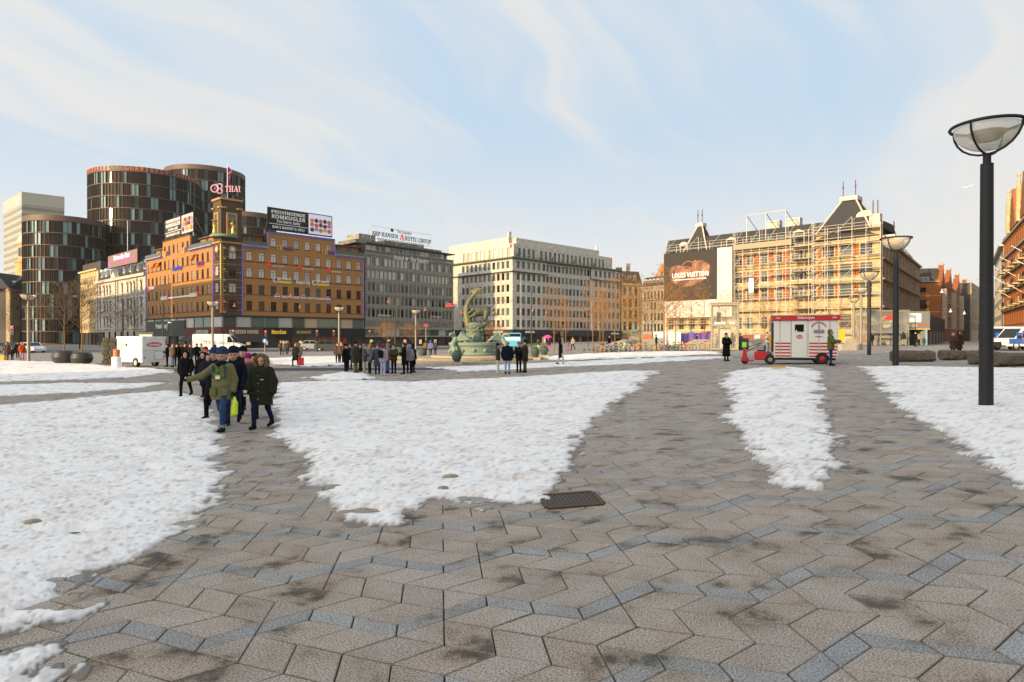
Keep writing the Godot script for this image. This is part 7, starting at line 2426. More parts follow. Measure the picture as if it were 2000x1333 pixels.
# ---------- lift, station entrance, hoardings, stones, poles, bicycles ----------
func clear_glass() -> StandardMaterial3D:
	if not M.has("clear"):
		var g := mat(0.55, 0.58, 0.5, 0.04)
		g.transparency = BaseMaterial3D.TRANSPARENCY_ALPHA
		g.albedo_color.a = 0.08
		M.clear = g
	return M.clear
func glass_lift() -> void:
	var o := thing("glass_lift", "glass and steel lift box beside the bicycles", "lift", at(1416, 66), -0.35)
	var w := 1.28
	var h := 4.75
	for sx in [-1, 1]:
		for sz in [-1, 1]: bpart(o, "corner_post", Vector3(sx * w - 0.07, 0, sz * w - 0.07), Vector3(sx * w + 0.07, h, sz * w + 0.07), M.lamp_steel)
	for y in [0.05, 2.45, h - 0.2]:
		for s in [-1, 1]:
			bpart(o, "beam", Vector3(-w + 0.07, y, s * w - 0.06), Vector3(w - 0.07, y + 0.18, s * w + 0.06), M.lamp_steel)
			bpart(o, "beam", Vector3(s * w - 0.06, y, -w + 0.07), Vector3(s * w + 0.06, y + 0.18, w - 0.07), M.lamp_steel)
	bpart(o, "roof", Vector3(-w - 0.12, h, -w - 0.12), Vector3(w + 0.12, h + 0.12, w + 0.12), M.lamp_steel)
	for s in [-1, 1]:
		bpart(o, "glass_pane", Vector3(-w + 0.08, 0.25, s * w - 0.015), Vector3(w - 0.08, h - 0.22, s * w + 0.015), clear_glass())
		bpart(o, "glass_pane", Vector3(s * w - 0.015, 0.25, -w + 0.08), Vector3(s * w + 0.015, h - 0.22, w - 0.08), clear_glass())
	bpart(o, "door_frame", Vector3(-0.55, 0.05, -0.3), Vector3(0.55, 2.3, -0.2), M.steel)
	bpart(o, "lift_motor", Vector3(-0.8, 2.9, -0.5), Vector3(-0.4, 3.9, -0.1), M.dark_metal)
	rod(o, "guide_rail", Vector3(-0.6, 0.1, -0.4), Vector3(-0.6, h, -0.4), 0.04, M.dark_metal)
	for k in 6: bpart(o, "round_lamp", Vector3(-0.95 + 0.28 * k + (0.3 if k > 3 else 0.0), 2.66, w + 0.02), Vector3(-0.75 + 0.28 * k + (0.3 if k > 3 else 0.0), 2.86, w + 0.05), M.letter_white)
	var bn := thing("waste_bin", "black waste bin with a green sticker right of the glass lift", "bin", at(1452, 65))
	var b := MB.new()
	b.bevel(Vector3(-0.45, 0, -0.35), Vector3(0.45, 1.2, 0.35), 0.06)
	pmb(bn, "bin_body", b, M.black)
	bpart(bn, "sticker", Vector3(-0.25, 0.3, 0.352), Vector3(0.2, 0.8, 0.36), mat(0.1, 0.35, 0.05, 0.5))
func station() -> void:
	var o := thing("station_entrance", "glass station entrance pavilion with red emblem right of the wagon", "entrance", at(1726, 86), -0.15)
	var w := 2.5
	var h := 4.55
	for x in [-w, -0.9, 0.9, w]: bpart(o, "post", Vector3(x - 0.06, 0, 1.4), Vector3(x + 0.06, h, 1.52), M.lamp_steel)
	for y in [1.65, 2.9, h - 0.15]: bpart(o, "beam", Vector3(-w, y, 1.38), Vector3(w, y + 0.15, 1.54), M.lamp_steel)
	bpart(o, "roof", Vector3(-w - 0.1, h, -2.5), Vector3(w + 0.1, h + 0.14, 1.65), M.lamp_steel)
	bpart(o, "glass_pane", Vector3(-w, 1.7, 1.44), Vector3(w, h - 0.15, 1.47), clear_glass())
	for s in [-1, 1]: bpart(o, "side_glass", Vector3(s * w - 0.02, 0.0, -2.4), Vector3(s * w + 0.02, h, 1.4), clear_glass())
	bpart(o, "back_wall", Vector3(-w, 0, -2.6), Vector3(w, h, -2.4), M.grey_render)
	bpart(o, "dark_band", Vector3(-w, 2.0, 0.5), Vector3(w, 2.75, 0.6), mat(0.05, 0.045, 0.04, 0.4))
	var em := MB.new()
	em.tube(arc(Vector3(0, 3.1, 0.8), 0.6, 16), 0.22, 6, false)
	pmb(o, "pale_disc", em, M.cream_stone)
	metro_sign(o, Transform3D(Basis(), Vector3(0.1, 3.75, 1.6)), 0.55)
	for x in [-1.9, -1.2, 1.1, 1.8]: bpart(o, "railing", Vector3(x - 0.03, 0, 2.0), Vector3(x + 0.03, 1.1, 2.06), M.steel)
	bpart(o, "handrail", Vector3(-2.2, 1.08, 2.0), Vector3(2.2, 1.14, 2.06), M.steel)
	# hoarding: a grey container with a poster over a dark gateway
	var c := thing("site_container", "grey site container with white poster over a dark gateway", "container", at(1781, 88), -0.1)
	bpart(c, "box", Vector3(-1.75, 2.25, -2.0), Vector3(1.75, 4.6, 1.2), mat(0.22, 0.23, 0.23, 0.6, 0.0, cache["n1"], 0.4))
	for k in 16: bpart(c, "rib", Vector3(-1.7 + 0.22 * k, 2.3, 1.2), Vector3(-1.62 + 0.22 * k, 4.55, 1.24), mat(0.2, 0.2, 0.2, 0.6) if k == 0 else c.get_child(1).material_override)
	bpart(c, "poster", Vector3(-0.95, 3.1, 1.25), Vector3(0.6, 4.3, 1.28), M.white)
	bpart(c, "yellow_edge", Vector3(-1.7, 2.12, 1.0), Vector3(1.75, 2.25, 1.25), M.letter_gold)
	for x in [-1.3, 1.3]: bpart(c, "gate_side", Vector3(x - 0.12, 0, -1.5), Vector3(x + 0.12, 2.15, 1.2), mat(0.25, 0.35, 0.4, 0.6))
	bpart(c, "gate_back", Vector3(-1.2, 0, -1.6), Vector3(1.2, 2.15, -1.5), M.black)
	bpart(c, "info_board", Vector3(-0.6, 2.42, 1.25), Vector3(0.1, 2.9, 1.29), M.pale_stone)
	bpart(c, "red_strip", Vector3(0.1, 2.75, 1.25), Vector3(1.6, 2.85, 1.29), M.letter_red)
	var f := face(1803, 89, 1846, 128)
	var n := 7
	for k in n:
		var q := thing("dark_container", "dark corrugated container, %s in the row along the right street" % ["first", "second", "third", "fourth", "fifth", "sixth", "last"][k], "container", Vector3.ZERO, 0.0, "dark containers along the street")
		var u0: float = f.len * k / n
		var u1: float = f.len * (k + 1) / n - 0.15
		bpart(q, "upper_box", Vector3(u0, 3.1, -2.4), Vector3(u1, 5.6, 0), mat(0.05, 0.055, 0.06, 0.6) if k == 0 else M.dark_container, f.t)
		if k == 0: M.dark_container = q.get_child(0).material_override
		bpart(q, "lower_wall", Vector3(u0, 0.8, -2.3), Vector3(u1, 3.1, -0.1), mat(0.04, 0.07, 0.12, 0.6) if k == 0 else M.blue_wall, f.t)
		if k == 0: M.blue_wall = q.get_child(1).material_override
		for j in 5: bpart(q, "rib", Vector3(lerpf(u0, u1, (j + 0.3) / 5.0), 3.15, 0), Vector3(lerpf(u0, u1, (j + 0.6) / 5.0), 5.55, 0.05), M.dark_container, f.t)
		bpart(q, "pale_post", Vector3(u0, 0.8, -0.1), Vector3(u0 + 0.25, 3.1, 0.05), M.grey_render, f.t)
	# low concrete parapets
	for q in [[1656, 60, 0.9, 1.05, "pale concrete parapet behind the third lamp of the right row"], [1478, 74, 2.6, 1.1, "pale concrete parapet behind the red tug"], [1365, 72, 2.4, 1.1, "slanted concrete stair parapet left of the glass lift"], [1230, 76, 3.6, 1.2, "long pale concrete stair parapet behind the bicycles"]]:
		var p := thing("concrete_parapet", q[4], "parapet", at(q[0], q[1]), 0.2)
		var b := MB.new()
		b.prism(PackedVector2Array([Vector2(-q[2], -0.05), Vector2(q[2], -0.05), Vector2(q[2], q[3]), Vector2(-q[2] * 0.2, q[3]), Vector2(-q[2], q[3] * 0.35)]), -0.15, 0.15, Transform3D(), 0.02)
		pmb(p, "concrete", b, mat(0.52, 0.47, 0.38, 0.85, 0.0, cache["n1"], 0.4))
func metro_sign(o: Node, t: Transform3D, s: float) -> void:
	var b := MB.new()
	b.prism(PackedVector2Array([Vector2(-1.2, -0.5), Vector2(1.2, -0.5), Vector2(1.2, -0.05), Vector2(0.62, -0.05), Vector2(0.5, 0.62), Vector2(0.18, 0.62), Vector2(0, 0.2), Vector2(-0.18, 0.62), Vector2(-0.5, 0.62), Vector2(-0.62, -0.05), Vector2(-1.2, -0.05)]), -0.06, 0.06)
	pmb(o, "red_emblem", b, M.letter_red, t * Transform3D(Basis.from_scale(Vector3.ONE * s), Vector3.ZERO))
func pole(called: String, label: String, cat: String, p: Vector3, h: float, r: float, m: Material, group := "") -> Node3D:
	var o := thing(called, label, cat, p, 0.0, group)
	var b := MB.new()
	b.tube([Vector3(0, -0.05, 0), Vector3(0, h * 0.5, 0), Vector3(0, h, 0)], [r, r * 0.85, r * 0.6], 8)
	pmb(o, "pole", b, m)
	return o
func poles() -> void:
	# station totems
	for q in [[885, 92, 7.0, "tall station totem with red emblem behind the fountain", -0.9], [832, 96, 4.2, "short station totem with red cap left of the fountain", 0.0]]:
		var o := pole("station_totem", q[3], "sign", at(q[0], q[1]), q[2], 0.09, M.dark_metal if q[4] else M.lamp_steel)
		metro_sign(o, Transform3D(Basis(), Vector3(q[4] * 0.6, q[2] - 0.2, 0.1)), 0.46 if q[4] else 0.3)
		if q[4]: bpart(o, "arm", Vector3(-0.4, q[2] - 0.6, -0.04), Vector3(0.2, q[2] - 0.5, 0.04), M.dark_metal)
	# wire masts with pendant lamps between them
	var masts := [[771.5, 108, 11.2, "slim wire mast in front of the grey hotel"], [1038, 112, 10.8, "slim wire mast in front of the pale office block"], [240, 104, 8.6, "black mast behind the white trailer"], [318, 92, 7.2, "black lamp mast at the left end of the brick building"], [155, 120, 10.0, "grey mast with twin floodlights beside the round tower"]]
	var tops := []
	for q in masts:
		var p := at(q[0], q[1])
		var o := pole("wire_mast", q[3], "mast", p, q[2], 0.11, M.dark_metal if q[0] < 400 else M.bark_grey, "masts on the square")
		tops.append(p + Vector3(0, q[2], 0))
		if q[0] == 318:
			bpart(o, "arm", Vector3(0, 4.4, -0.04), Vector3(0.9, 4.48, 0.04), M.dark_metal)
			var hd := MB.new()
			hd.lathe([Vector2(0.28, 0.0), Vector2(0.18, 0.12), Vector2(0, 0.2)], 12, Transform3D(Basis(), Vector3(0.95, 4.25, 0)))
			pmb(o, "lamp_head", hd, M.white)
		if q[0] == 155:
			for s in [-1, 1]: bpart(o, "floodlight", Vector3(s * 0.7 - 0.4, 9.7, -0.2), Vector3(s * 0.7 + 0.4, 10.1, 0.3), M.steel)
	var pend := [[758.8, 589, 104], [831, 605, 104], [902, 610, 108], [964.7, 611, 108], [1041, 606, 108], [1068, 610, 110], [568, 578, 112], [458, 597, 110], [586, 600, 116], [276, 562, 130], [204, 600, 130], [174, 592, 130], [1840, 570, 108], [1857, 608, 112], [1884, 612, 118]]
	var copper := mat(0.33, 0.12, 0.05, 0.5, 0.4)
	for i in pend.size():
		var q: Array = pend[i]
		var p := at(q[0], q[2], hy(q[1], q[2]))
		var side := "grey hotel" if i < 2 else "pale office block" if i < 6 else "brick building" if i < 9 else "ornate white house" if i < 12 else "right street"
		var o := thing("pendant_lamp", "copper pendant street lamp hanging on wires before the %s, %s" % [side, ["left", "right", "first", "second", "third", "fourth", "highest", "by the tower", "lower right", "right", "middle", "left", "first", "second", "third"][i]], "street lamp", p, 0.0, "pendant lamps on wires")
		var b := MB.new()
		b.lathe([Vector2(0.26, -0.2), Vector2(0.24, -0.05), Vector2(0.1, 0.1), Vector2(0.05, 0.42), Vector2(0.0, 0.46)], 14)
		pmb(o, "shade", b, copper if i < 12 else M.white)
		rod(o, "wire", Vector3(0, 0.5, 0), Vector3(0, 1.5, 0), 0.012, M.dark_metal)
		var w := MB.new()
		w.tube([Vector3(-13, 2.6, -6), Vector3(-4, 1.75, -2), Vector3(0, 1.5, 0), Vector3(4, 1.8, -2), Vector3(13, 2.9, -6)], 0.012, 4)
		pmb(o, "span_wire", w, M.dark_metal)
	# traffic lights
	var tl := [[24, 66, 3.4, "traffic light with two red lamps at the left edge"], [519, 92, 3.2, "traffic light with red lamp right of the white delivery van"], [619, 96, 3.3, "traffic light in front of the silver estate car"], [652, 96, 3.3, "traffic light in front of the dark grey car"], [722, 98, 3.3, "traffic light with red lamp at the hotel corner"], [456, 92, 3.3, "traffic light behind the white delivery van's nose"], [1149, 104, 6.2, "tall traffic light in front of the pale office block"]]
	for q in tl:
		var o := pole("traffic_light", q[3], "traffic light", at(q[0], q[1]), q[2], 0.06, M.dark_metal, "traffic lights")
		bpart(o, "housing", Vector3(-0.17, q[2] - 0.95, -0.12), Vector3(0.17, q[2], 0.12), M.black)
		for k in 3:
			var l := MB.new()
			l.lathe([Vector2(0.11, 0.0), Vector2(0.08, 0.05), Vector2(0, 0.07)], 12, Transform3D(Basis(Vector3.RIGHT, PI / 2), Vector3(0, q[2] - 0.17 - 0.3 * k, 0.12)))
			pmb(o, "lens", l, glow(1.0, 0.06, 0.03, 1.2) if k == 0 else M.dark_metal)
	# round blue signs and a bird
	var sg := pole("road_sign", "round blue road sign right of the white delivery van", "sign", at(517, 88), 1.9, 0.04, M.steel)
	var d := MB.new()
	d.prism(disc_part(0.3, -9, 9), 0, 0.04)
	pmb(sg, "disc", d, mat(0.05, 0.2, 0.6, 0.4), Transform3D(Basis(), Vector3(0, 1.7, 0.06)))
	bpart(sg, "arrow", Vector3(-0.05, 1.5, 0.101), Vector3(0.05, 1.9, 0.11), M.letter_white)
	var sk := thing("info_stand", "dark framed screen on a stand behind the white trailer", "sign", at(285, 70))
	bpart(sk, "frame", Vector3(-0.85, 0.3, -0.1), Vector3(0.85, 2.75, 0.1), M.black)
	bpart(sk, "screen", Vector3(-0.7, 0.9, 0.1), Vector3(0.7, 2.5, 0.12), mat(0.38, 0.48, 0.42, 0.3))
	var kp := thing("stone_pier", "mossy stone pier left of the white trailer", "pier", at(212, 52), 0.5)
	for r in 6:
		for k in 2:
			var s := MB.new()
			s.bevel(Vector3(-0.5 + 0.5 * k + (0.1 if r % 2 else 0.0), 0.36 * r, -0.4), Vector3(-0.02 + 0.5 * k + (0.1 if r % 2 else 0.0), 0.34 + 0.36 * r, 0.4), 0.05)
			pmb(kp, "stone", s, mat(0.2, 0.17, 0.1, 0.9, 0.0, cache["n2"], 1.5) if r + k == 0 else kp.get_child(0).material_override)
	var bd := thing("gull", "small gull flying high at the right", "bird", at(1889, 60, hy(367, 60)), 0.4)
	part(bd, "body", nets_mesh([nets(chain([Vector3(-0.2, 0, 0), Vector3(0, 0.01, 0), Vector3(0.2, 0.03, 0)], [0.03, 0.06, 0.03]) + chain([Vector3(0, 0.02, 0.04), Vector3(-0.05, 0.14, 0.3), Vector3(-0.1, 0.1, 0.6)], [0.03, 0.025, 0.012]) + chain([Vector3(0, 0.02, -0.04), Vector3(-0.05, 0.14, -0.3), Vector3(-0.1, 0.1, -0.6)], [0.03, 0.025, 0.012]), 0.02, 0.02)]), M.white)
func stones() -> void:
	var n := FastNoiseLite.new()
	n.frequency = 1.3; n.seed = 2
	var st := mat(0.20, 0.15, 0.105, 0.9, 0.0, cache["n2"], 1.1)
	for q in [[1783, 707, 2.05, 0.60, "long rough stone bench behind the second lamp"], [1856, 704, 1.05, 0.55, "short rough stone bench beside the two women"], [1897, 703, 0.9, 0.5, "short rough stone bench left of the nearest lamp"], [1925, 712, 1.4, 0.6, "rough stone bench behind the nearest lamp's post"], [1975, 716, 1.9, 0.6, "rough stone bench at the right edge"]]:
		var p := onground(q[0], q[1])
		var o := thing("stone_bench", q[4], "stone", p, 0.08 * (q[0] - 1850) / 50, "rough stone benches")
		var b := MB.new()
		var nx := 14
		var half: float = q[2] / 2
		var f := func(i: float, a: float) -> Vector3:
			var x := lerpf(-half, half, i / nx)
			var e := 1.0 if i > 0.4 and i < nx - 0.4 else 0.86
			var dirv := Vector2(cos(a), sin(a))
			var k: float = 1.0 / maxf(absf(dirv.x), absf(dirv.y))
			k = lerpf(k, 1.0, 0.3)
			var r := Vector3(x, q[3] * 0.5 + dirv.y * k * q[3] * 0.5 * e, dirv.x * k * 0.34 * e)
			return r + Vector3(n.get_noise_3d(x * 2, a * 2, q[0]), n.get_noise_3d(x * 2 + 9, a * 2, q[0]), n.get_noise_3d(x * 2, a * 2 + 9, q[0])) * 0.09
		for i in nx:
			for k in 12:
				var a0 := TAU * k / 12
				var a1 := TAU * ((k + 1) % 12) / 12
				b.quad(f.call(i, a0), f.call(i, a1), f.call(i + 1, a1), f.call(i + 1, a0))
		for e in [0, nx]:
			for k in range(1, 11):
				if e == 0: b.tri(f.call(e, 0.0), f.call(e, TAU * (k + 1) / 12), f.call(e, TAU * k / 12))
				else: b.tri(f.call(e, 0.0), f.call(e, TAU * k / 12), f.call(e, TAU * (k + 1) / 12))
		pmb(o, "rock", b, st)
	# manhole grate in the paving
	var c := gp(1115, 979)
	var gr := thing("drain_grate", "rusty iron drain grate set in the paving", "grate", Vector3(c.x, gy(c.x) + 0.012, -c.y), deg_to_rad(6.0))
	gr.rotation.z = atan((gy(c.x + 0.3) - gy(c.x - 0.3)) / 0.6)
	var rust := mat(0.17, 0.095, 0.05, 0.8, 0.2, cache["n2"], 3.0)
	for s in [-1, 1]:
		bpart(gr, "frame_bar", Vector3(-0.33, -0.02, s * 0.30 - 0.03), Vector3(0.33, 0.012, s * 0.30 + 0.03), rust)
		bpart(gr, "frame_bar", Vector3(s * 0.33 - 0.03, -0.02, -0.27), Vector3(s * 0.33 + 0.03, 0.012, 0.27), rust)
	for k in 12: bpart(gr, "bar", Vector3(-0.29 + 0.05 * k, -0.02, -0.27), Vector3(-0.265 + 0.05 * k, 0.008, 0.27), rust)
	bpart(gr, "plate", Vector3(-0.3, -0.02, -0.27), Vector3(0.3, 0.002, 0.27), M.black)
	# lumps of dirty ice and litter on the snow
	var ice := mat(0.35, 0.28, 0.2, 0.8)
	for q in [[880, 942, 0.09, "brown lump of ice on the snow, the largest, near the drain grate"], [62, 1032, 0.07, "brown lump of ice on the left snow field"], [865, 962, 0.05, "small dark lump of ice below the largest one"]]:
		var o := thing("ice_lump", q[3], "ice", onground(q[0], q[1]) + Vector3(0, 0.05, 0))
		var b := MB.new()
		b.ball(Vector3.ZERO, Vector3(q[2] * 1.6, q[2] * 0.7, q[2]), 9)
		pmb(o, "lump", b, ice)
func hoardings() -> void:
	var a := thing("orange_fence", "orange mesh fence panels left of the white hoarding", "fence", at(1266, 98))
	for k in 4: bpart(a, "mesh_panel", Vector3(-0.8 + 0.42 * k, 0.1, 0), Vector3(-0.42 + 0.42 * k, 1.75, 0.04), M.letter_orange)
	var b := thing("white_hoarding", "white wooden hoarding behind the bare trees", "hoarding", at(1303, 100))
	for k in 9: bpart(b, "panel", Vector3(-2.15 + 0.48 * k, 0.0, 0), Vector3(-1.69 + 0.48 * k, 2.2, 0.06), M.white)
	for k in 5:
		var c := thing("portable_toilet", "blue portable toilet with yellow roof, %s in the row" % ["first", "second", "third", "fourth", "last"][k], "toilet", at(1337 + 12 * k, 102), 0.0, "row of blue toilets")
		bpart(c, "cabin", Vector3(-0.48, 0, -0.5), Vector3(0.48, 1.95, 0.5), mat(0.07, 0.07, 0.38, 0.5))
		bpart(c, "roof", Vector3(-0.5, 1.95, -0.52), Vector3(0.5, 2.2, 0.52), [M.letter_gold, mat(0.05, 0.3, 0.5, 0.5), M.letter_gold, M.letter_orange, mat(0.3, 0.03, 0.05, 0.5)][k])
		bpart(c, "door", Vector3(-0.3, 0.1, 0.5), Vector3(0.3, 1.85, 0.53), mat(0.25, 0.1, 0.35, 0.5))
	var d := thing("site_fence", "red and white site fence behind the red tug", "fence", at(1490, 100))
	for k in 14: bpart(d, "board", Vector3(-4.0 + 0.9 * k, 0.3, 0), Vector3(-3.15 + 0.9 * k, 1.5, 0.05), M.letter_orange if k % 3 else M.white)
	var y := thing("yellow_cabinet", "yellow cabinet behind the right end of the striped wagon", "cabinet", at(1642, 70))
	bpart(y, "box", Vector3(-0.35, 0, -0.3), Vector3(0.35, 2.0, 0.3), mat(0.7, 0.4, 0.03, 0.5))
	var e := thing("horse_statue", "small green statue among the bare trees", "statue", at(1240, 84))
	bpart(e, "plinth", Vector3(-0.6, 0, -0.4), Vector3(0.6, 1.5, 0.4), M.pale_stone)
	part(e, "figure", nets_mesh([nets(chain([Vector3(-0.5, 2.2, 0), Vector3(0.3, 2.2, 0)], [0.25, 0.25]) + chain([Vector3(0.3, 2.25, 0), Vector3(0.6, 2.7, 0), Vector3(0.75, 2.6, 0)], [0.18, 0.14, 0.08]) + chain([Vector3(-0.45, 2.1, 0.1), Vector3(-0.5, 1.5, 0.1)], [0.12, 0.06]) + chain([Vector3(0.25, 2.1, 0.1), Vector3(0.35, 1.5, 0.1)], [0.12, 0.06]) + chain([Vector3(-0.1, 2.4, 0), Vector3(-0.1, 3.0, 0)], [0.18, 0.14]), 0.08, 0.06)]), M.verdigris)
	# road across the far side of the square
	var r := MB.new()
	var pts := [[-130.0, 96.0], [-70.0, 92.0], [-30.0, 100.0], [0.0, 128.0], [20.0, 150.0]]
	for i in pts.size() - 1:
		var p: Array = pts[i]
		var q: Array = pts[i + 1]
		r.quad(Vector3(p[0], gy(p[0]) - 0.02, -p[1]), Vector3(q[0], gy(q[0]) - 0.02, -q[1]), Vector3(q[0] - 6.0, gy(q[0]) - 0.02, -q[1] - 20.0), Vector3(p[0] - 6.0, gy(p[0]) - 0.02, -p[1] - 20.0))
	struct("road", r.mesh(), mat(0.10, 0.098, 0.095, 0.7, 0.0, cache["n1"], 0.2))
func bicycles() -> void:
	var wheel := MB.new()
	var ring := []
	for i in 19: ring.append(Vector3(cos(TAU * i / 18), sin(TAU * i / 18), 0) * 0.33)
	wheel.tube(ring, 0.022, 5, false)
	for i in 8: wheel.tube([Vector3.ZERO, Vector3(cos(TAU * i / 8), sin(TAU * i / 8), 0) * 0.33], 0.004, 3, false)
	var wm := wheel.mesh()
	var fr := MB.new()
	for q in [[-0.52, 0.34, -0.15, 0.75], [-0.52, 0.34, -0.05, 0.3], [-0.05, 0.3, -0.18, 0.85], [-0.05, 0.3, 0.38, 0.78], [-0.17, 0.76, 0.36, 0.86], [0.52, 0.34, 0.34, 0.98]]: fr.tube([Vector3(q[0], q[1], 0), Vector3(q[2], q[3], 0)], 0.02, 5)
	var fm := fr.mesh()
	var hb := MB.new()
	hb.tube([Vector3(0.2, 1.02, -0.3), Vector3(0.34, 1.04, -0.15), Vector3(0.34, 1.04, 0.15), Vector3(0.2, 1.02, 0.3)], 0.015, 5)
	var sd := MB.new()
	sd.ball(Vector3(-0.2, 0.9, 0), Vector3(0.14, 0.05, 0.09), 8)
	var tint := [mat(0.6, 0.25, 0.02, 0.4), M.black, mat(0.3, 0.3, 0.3, 0.4), mat(0.05, 0.1, 0.25, 0.4), M.black, mat(0.1, 0.3, 0.05, 0.4), M.white, mat(0.35, 0.03, 0.03, 0.4)]
	var xs := [1172, 1181, 1190, 1199, 1208, 1217, 1226, 1236, 1246, 1258, 1288, 1297, 1312, 1320, 1328, 1336, 1344, 1382]
	for i in xs.size():
		var o := thing("bicycle", "parked bicycle, %s along the rack between the trees and the glass lift" % ["first", "second", "third", "fourth", "fifth", "sixth", "seventh", "eighth", "ninth", "tenth", "orange, eleventh", "twelfth", "thirteenth", "fourteenth", "fifteenth", "sixteenth", "seventeenth", "orange, last"][i], "bicycle", at(xs[i], 62 + (i * 37 % 5)), 0.5 - 0.9 * ((i * 13) % 7) / 7.0 + (PI if i % 3 == 0 else 0.0), "bicycles at the rack")
		var t: Material = tint[i % 8] if i != 10 and i != 17 else tint[0]
		part(o, "frame", fm, t); part(o, "handlebar", hb.mesh() if i == 0 else get_node("bicycle/handlebar").mesh, M.black)
		part(o, "saddle", sd.mesh() if i == 0 else get_node("bicycle/saddle").mesh, M.black)
		for x in [-0.52, 0.52]: part(o, "wheel", wm, M.rubber, Transform3D(Basis(), Vector3(x, 0.35, 0)))
# ---------- people ----------
# built facing +z; tones: 0 trousers, 1 shoes, 2 skin, 3 hair, 4 eyes, 5 gloves or hands, 6 shirt
func body_caps(pose: String, fine: bool, rg: RandomNumberGenerator) -> Dictionary:
	var b := []
	var c := []
	var sw := 0.0
	var lift := 0.0
	var fz := [0.0, 0.0]
	if pose.begins_with("walk"): fz = [0.20, -0.20]
	if pose == "walk2": fz = [-0.22, 0.18]
	var ank := []
	for s in 2:
		var x := -0.095 if s == 0 else 0.095
		var z: float = fz[s]
		var hip := Vector3(x, 0.93, 0)
		var knee := Vector3(x * 1.05, 0.50, z * 0.75 + (0.05 if z != 0.0 else 0.01))
		var an := Vector3(x * 1.05, 0.09, z - (0.10 if z < 0 else 0.0))
		if z < 0: an.y = 0.15
		ank.append(an)
		b += [[hip, knee, 0.098, 0.066, 0], [knee, an + Vector3(0, 0.06, 0), 0.066, 0.055, 0]]
		var toe := Vector3(an.x, 0.045 if z >= 0 else 0.06, an.z + 0.17)
		b += [[an, Vector3(an.x, an.y - 0.045, an.z - 0.03), 0.05, 0.05, 1], [Vector3(an.x, an.y - 0.04, an.z), toe, 0.05, 0.042, 1]]
	b += [[Vector3(-0.08, 0.97, 0), Vector3(0.08, 0.97, 0), 0.115, 0.115, 0]]
	b += [[Vector3(-0.07, 1.05, 0), Vector3(-0.10, 1.36, 0), 0.10, 0.11, 6], [Vector3(0.07, 1.05, 0), Vector3(0.10, 1.36, 0), 0.10, 0.11, 6]]
	b += [[Vector3(0, 1.42, -0.005), Vector3(0, 1.54, 0.01), 0.06, 0.055, 2]]
	if not fine: b += [[Vector3(0, 1.60, 0.012), Vector3(0, 1.665, 0.0), 0.084, 0.095, 2], [Vector3(0, 1.575, 0.045), Vector3(0, 1.60, 0.06), 0.05, 0.04, 2], [Vector3(0, 1.69, -0.03), Vector3(0, 1.64, -0.05), 0.085, 0.085, 3]]
	# arms: shoulder, elbow, wrist, for the right (-x) and left (+x) hand
	var arms := {
		"hang": [[Vector3(-0.20, 1.40, 0), Vector3(-0.27, 1.14, -0.03), Vector3(-0.26, 0.90, 0.06)], [Vector3(0.20, 1.40, 0), Vector3(0.27, 1.14, -0.03), Vector3(0.26, 0.90, 0.06)]],
		"swing": [[Vector3(-0.20, 1.40, 0), Vector3(-0.27, 1.14, -0.08), Vector3(-0.25, 0.93, 0.0)], [Vector3(0.20, 1.40, 0), Vector3(0.28, 1.15, 0.04), Vector3(0.24, 0.95, 0.20)]],
		"point": [[Vector3(-0.20, 1.40, 0), Vector3(-0.42, 1.22, 0.06), Vector3(-0.66, 1.15, 0.16)], [Vector3(0.20, 1.40, 0), Vector3(0.27, 1.14, -0.04), Vector3(0.27, 0.90, 0.02)]],
		"cup": [[Vector3(-0.20, 1.40, 0), Vector3(-0.28, 1.15, -0.05), Vector3(-0.29, 0.98, 0.13)], [Vector3(0.20, 1.40, 0), Vector3(0.29, 1.15, -0.03), Vector3(0.30, 0.91, 0.03)]],
		"fold": [[Vector3(-0.20, 1.40, 0), Vector3(-0.27, 1.16, 0.06), Vector3(-0.05, 1.16, 0.24)], [Vector3(0.20, 1.40, 0), Vector3(0.27, 1.16, 0.06), Vector3(0.06, 1.14, 0.24)]],
		"reach": [[Vector3(-0.20, 1.40, 0), Vector3(-0.26, 1.20, 0.12), Vector3(-0.20, 1.20, 0.38)], [Vector3(0.20, 1.40, 0), Vector3(0.27, 1.14, -0.03), Vector3(0.26, 0.90, 0.06)]],
		"up": [[Vector3(-0.20, 1.40, 0), Vector3(-0.32, 1.25, 0.1), Vector3(-0.16, 1.50, 0.16)], [Vector3(0.20, 1.40, 0), Vector3(0.27, 1.14, -0.03), Vector3(0.26, 0.90, 0.06)]],
	}
	return {"b": b, "arms": arms}
func hand_caps(w: Vector3, d: Vector3, side: float) -> Array:
	# palm, four bent fingers of unequal length and a thumb; d points along the hand
	var r := []
	var x := d.cross(Vector3(0, 0, 1)).normalized()
	if x.length() < 0.1: x = Vector3(1, 0, 0)
	var nrm := x.cross(d).normalized()
	r.append([w, w + d * 0.07, 0.03, 0.034, 5])
	for i in 4:
		var o := nrm * (i - 1.5) * 0.020 + w + d * 0.075
		var l: float = [0.055, 0.066, 0.062, 0.048][i]
		var k := o + d * l * 0.55 - x * side * 0.008
		r += [[o, k, 0.0105, 0.0095, 5], [k, k + d * l * 0.42 - x * side * 0.022, 0.0095, 0.0085, 5]]
	var t := w + d * 0.03 + nrm * 0.03
	r += [[t, t + nrm * 0.03 + d * 0.025 - x * side * 0.01, 0.013, 0.011, 5], [t + nrm * 0.03 + d * 0.025 - x * side * 0.01, t + nrm * 0.035 + d * 0.055 - x * side * 0.02, 0.011, 0.009, 5]]
	return r
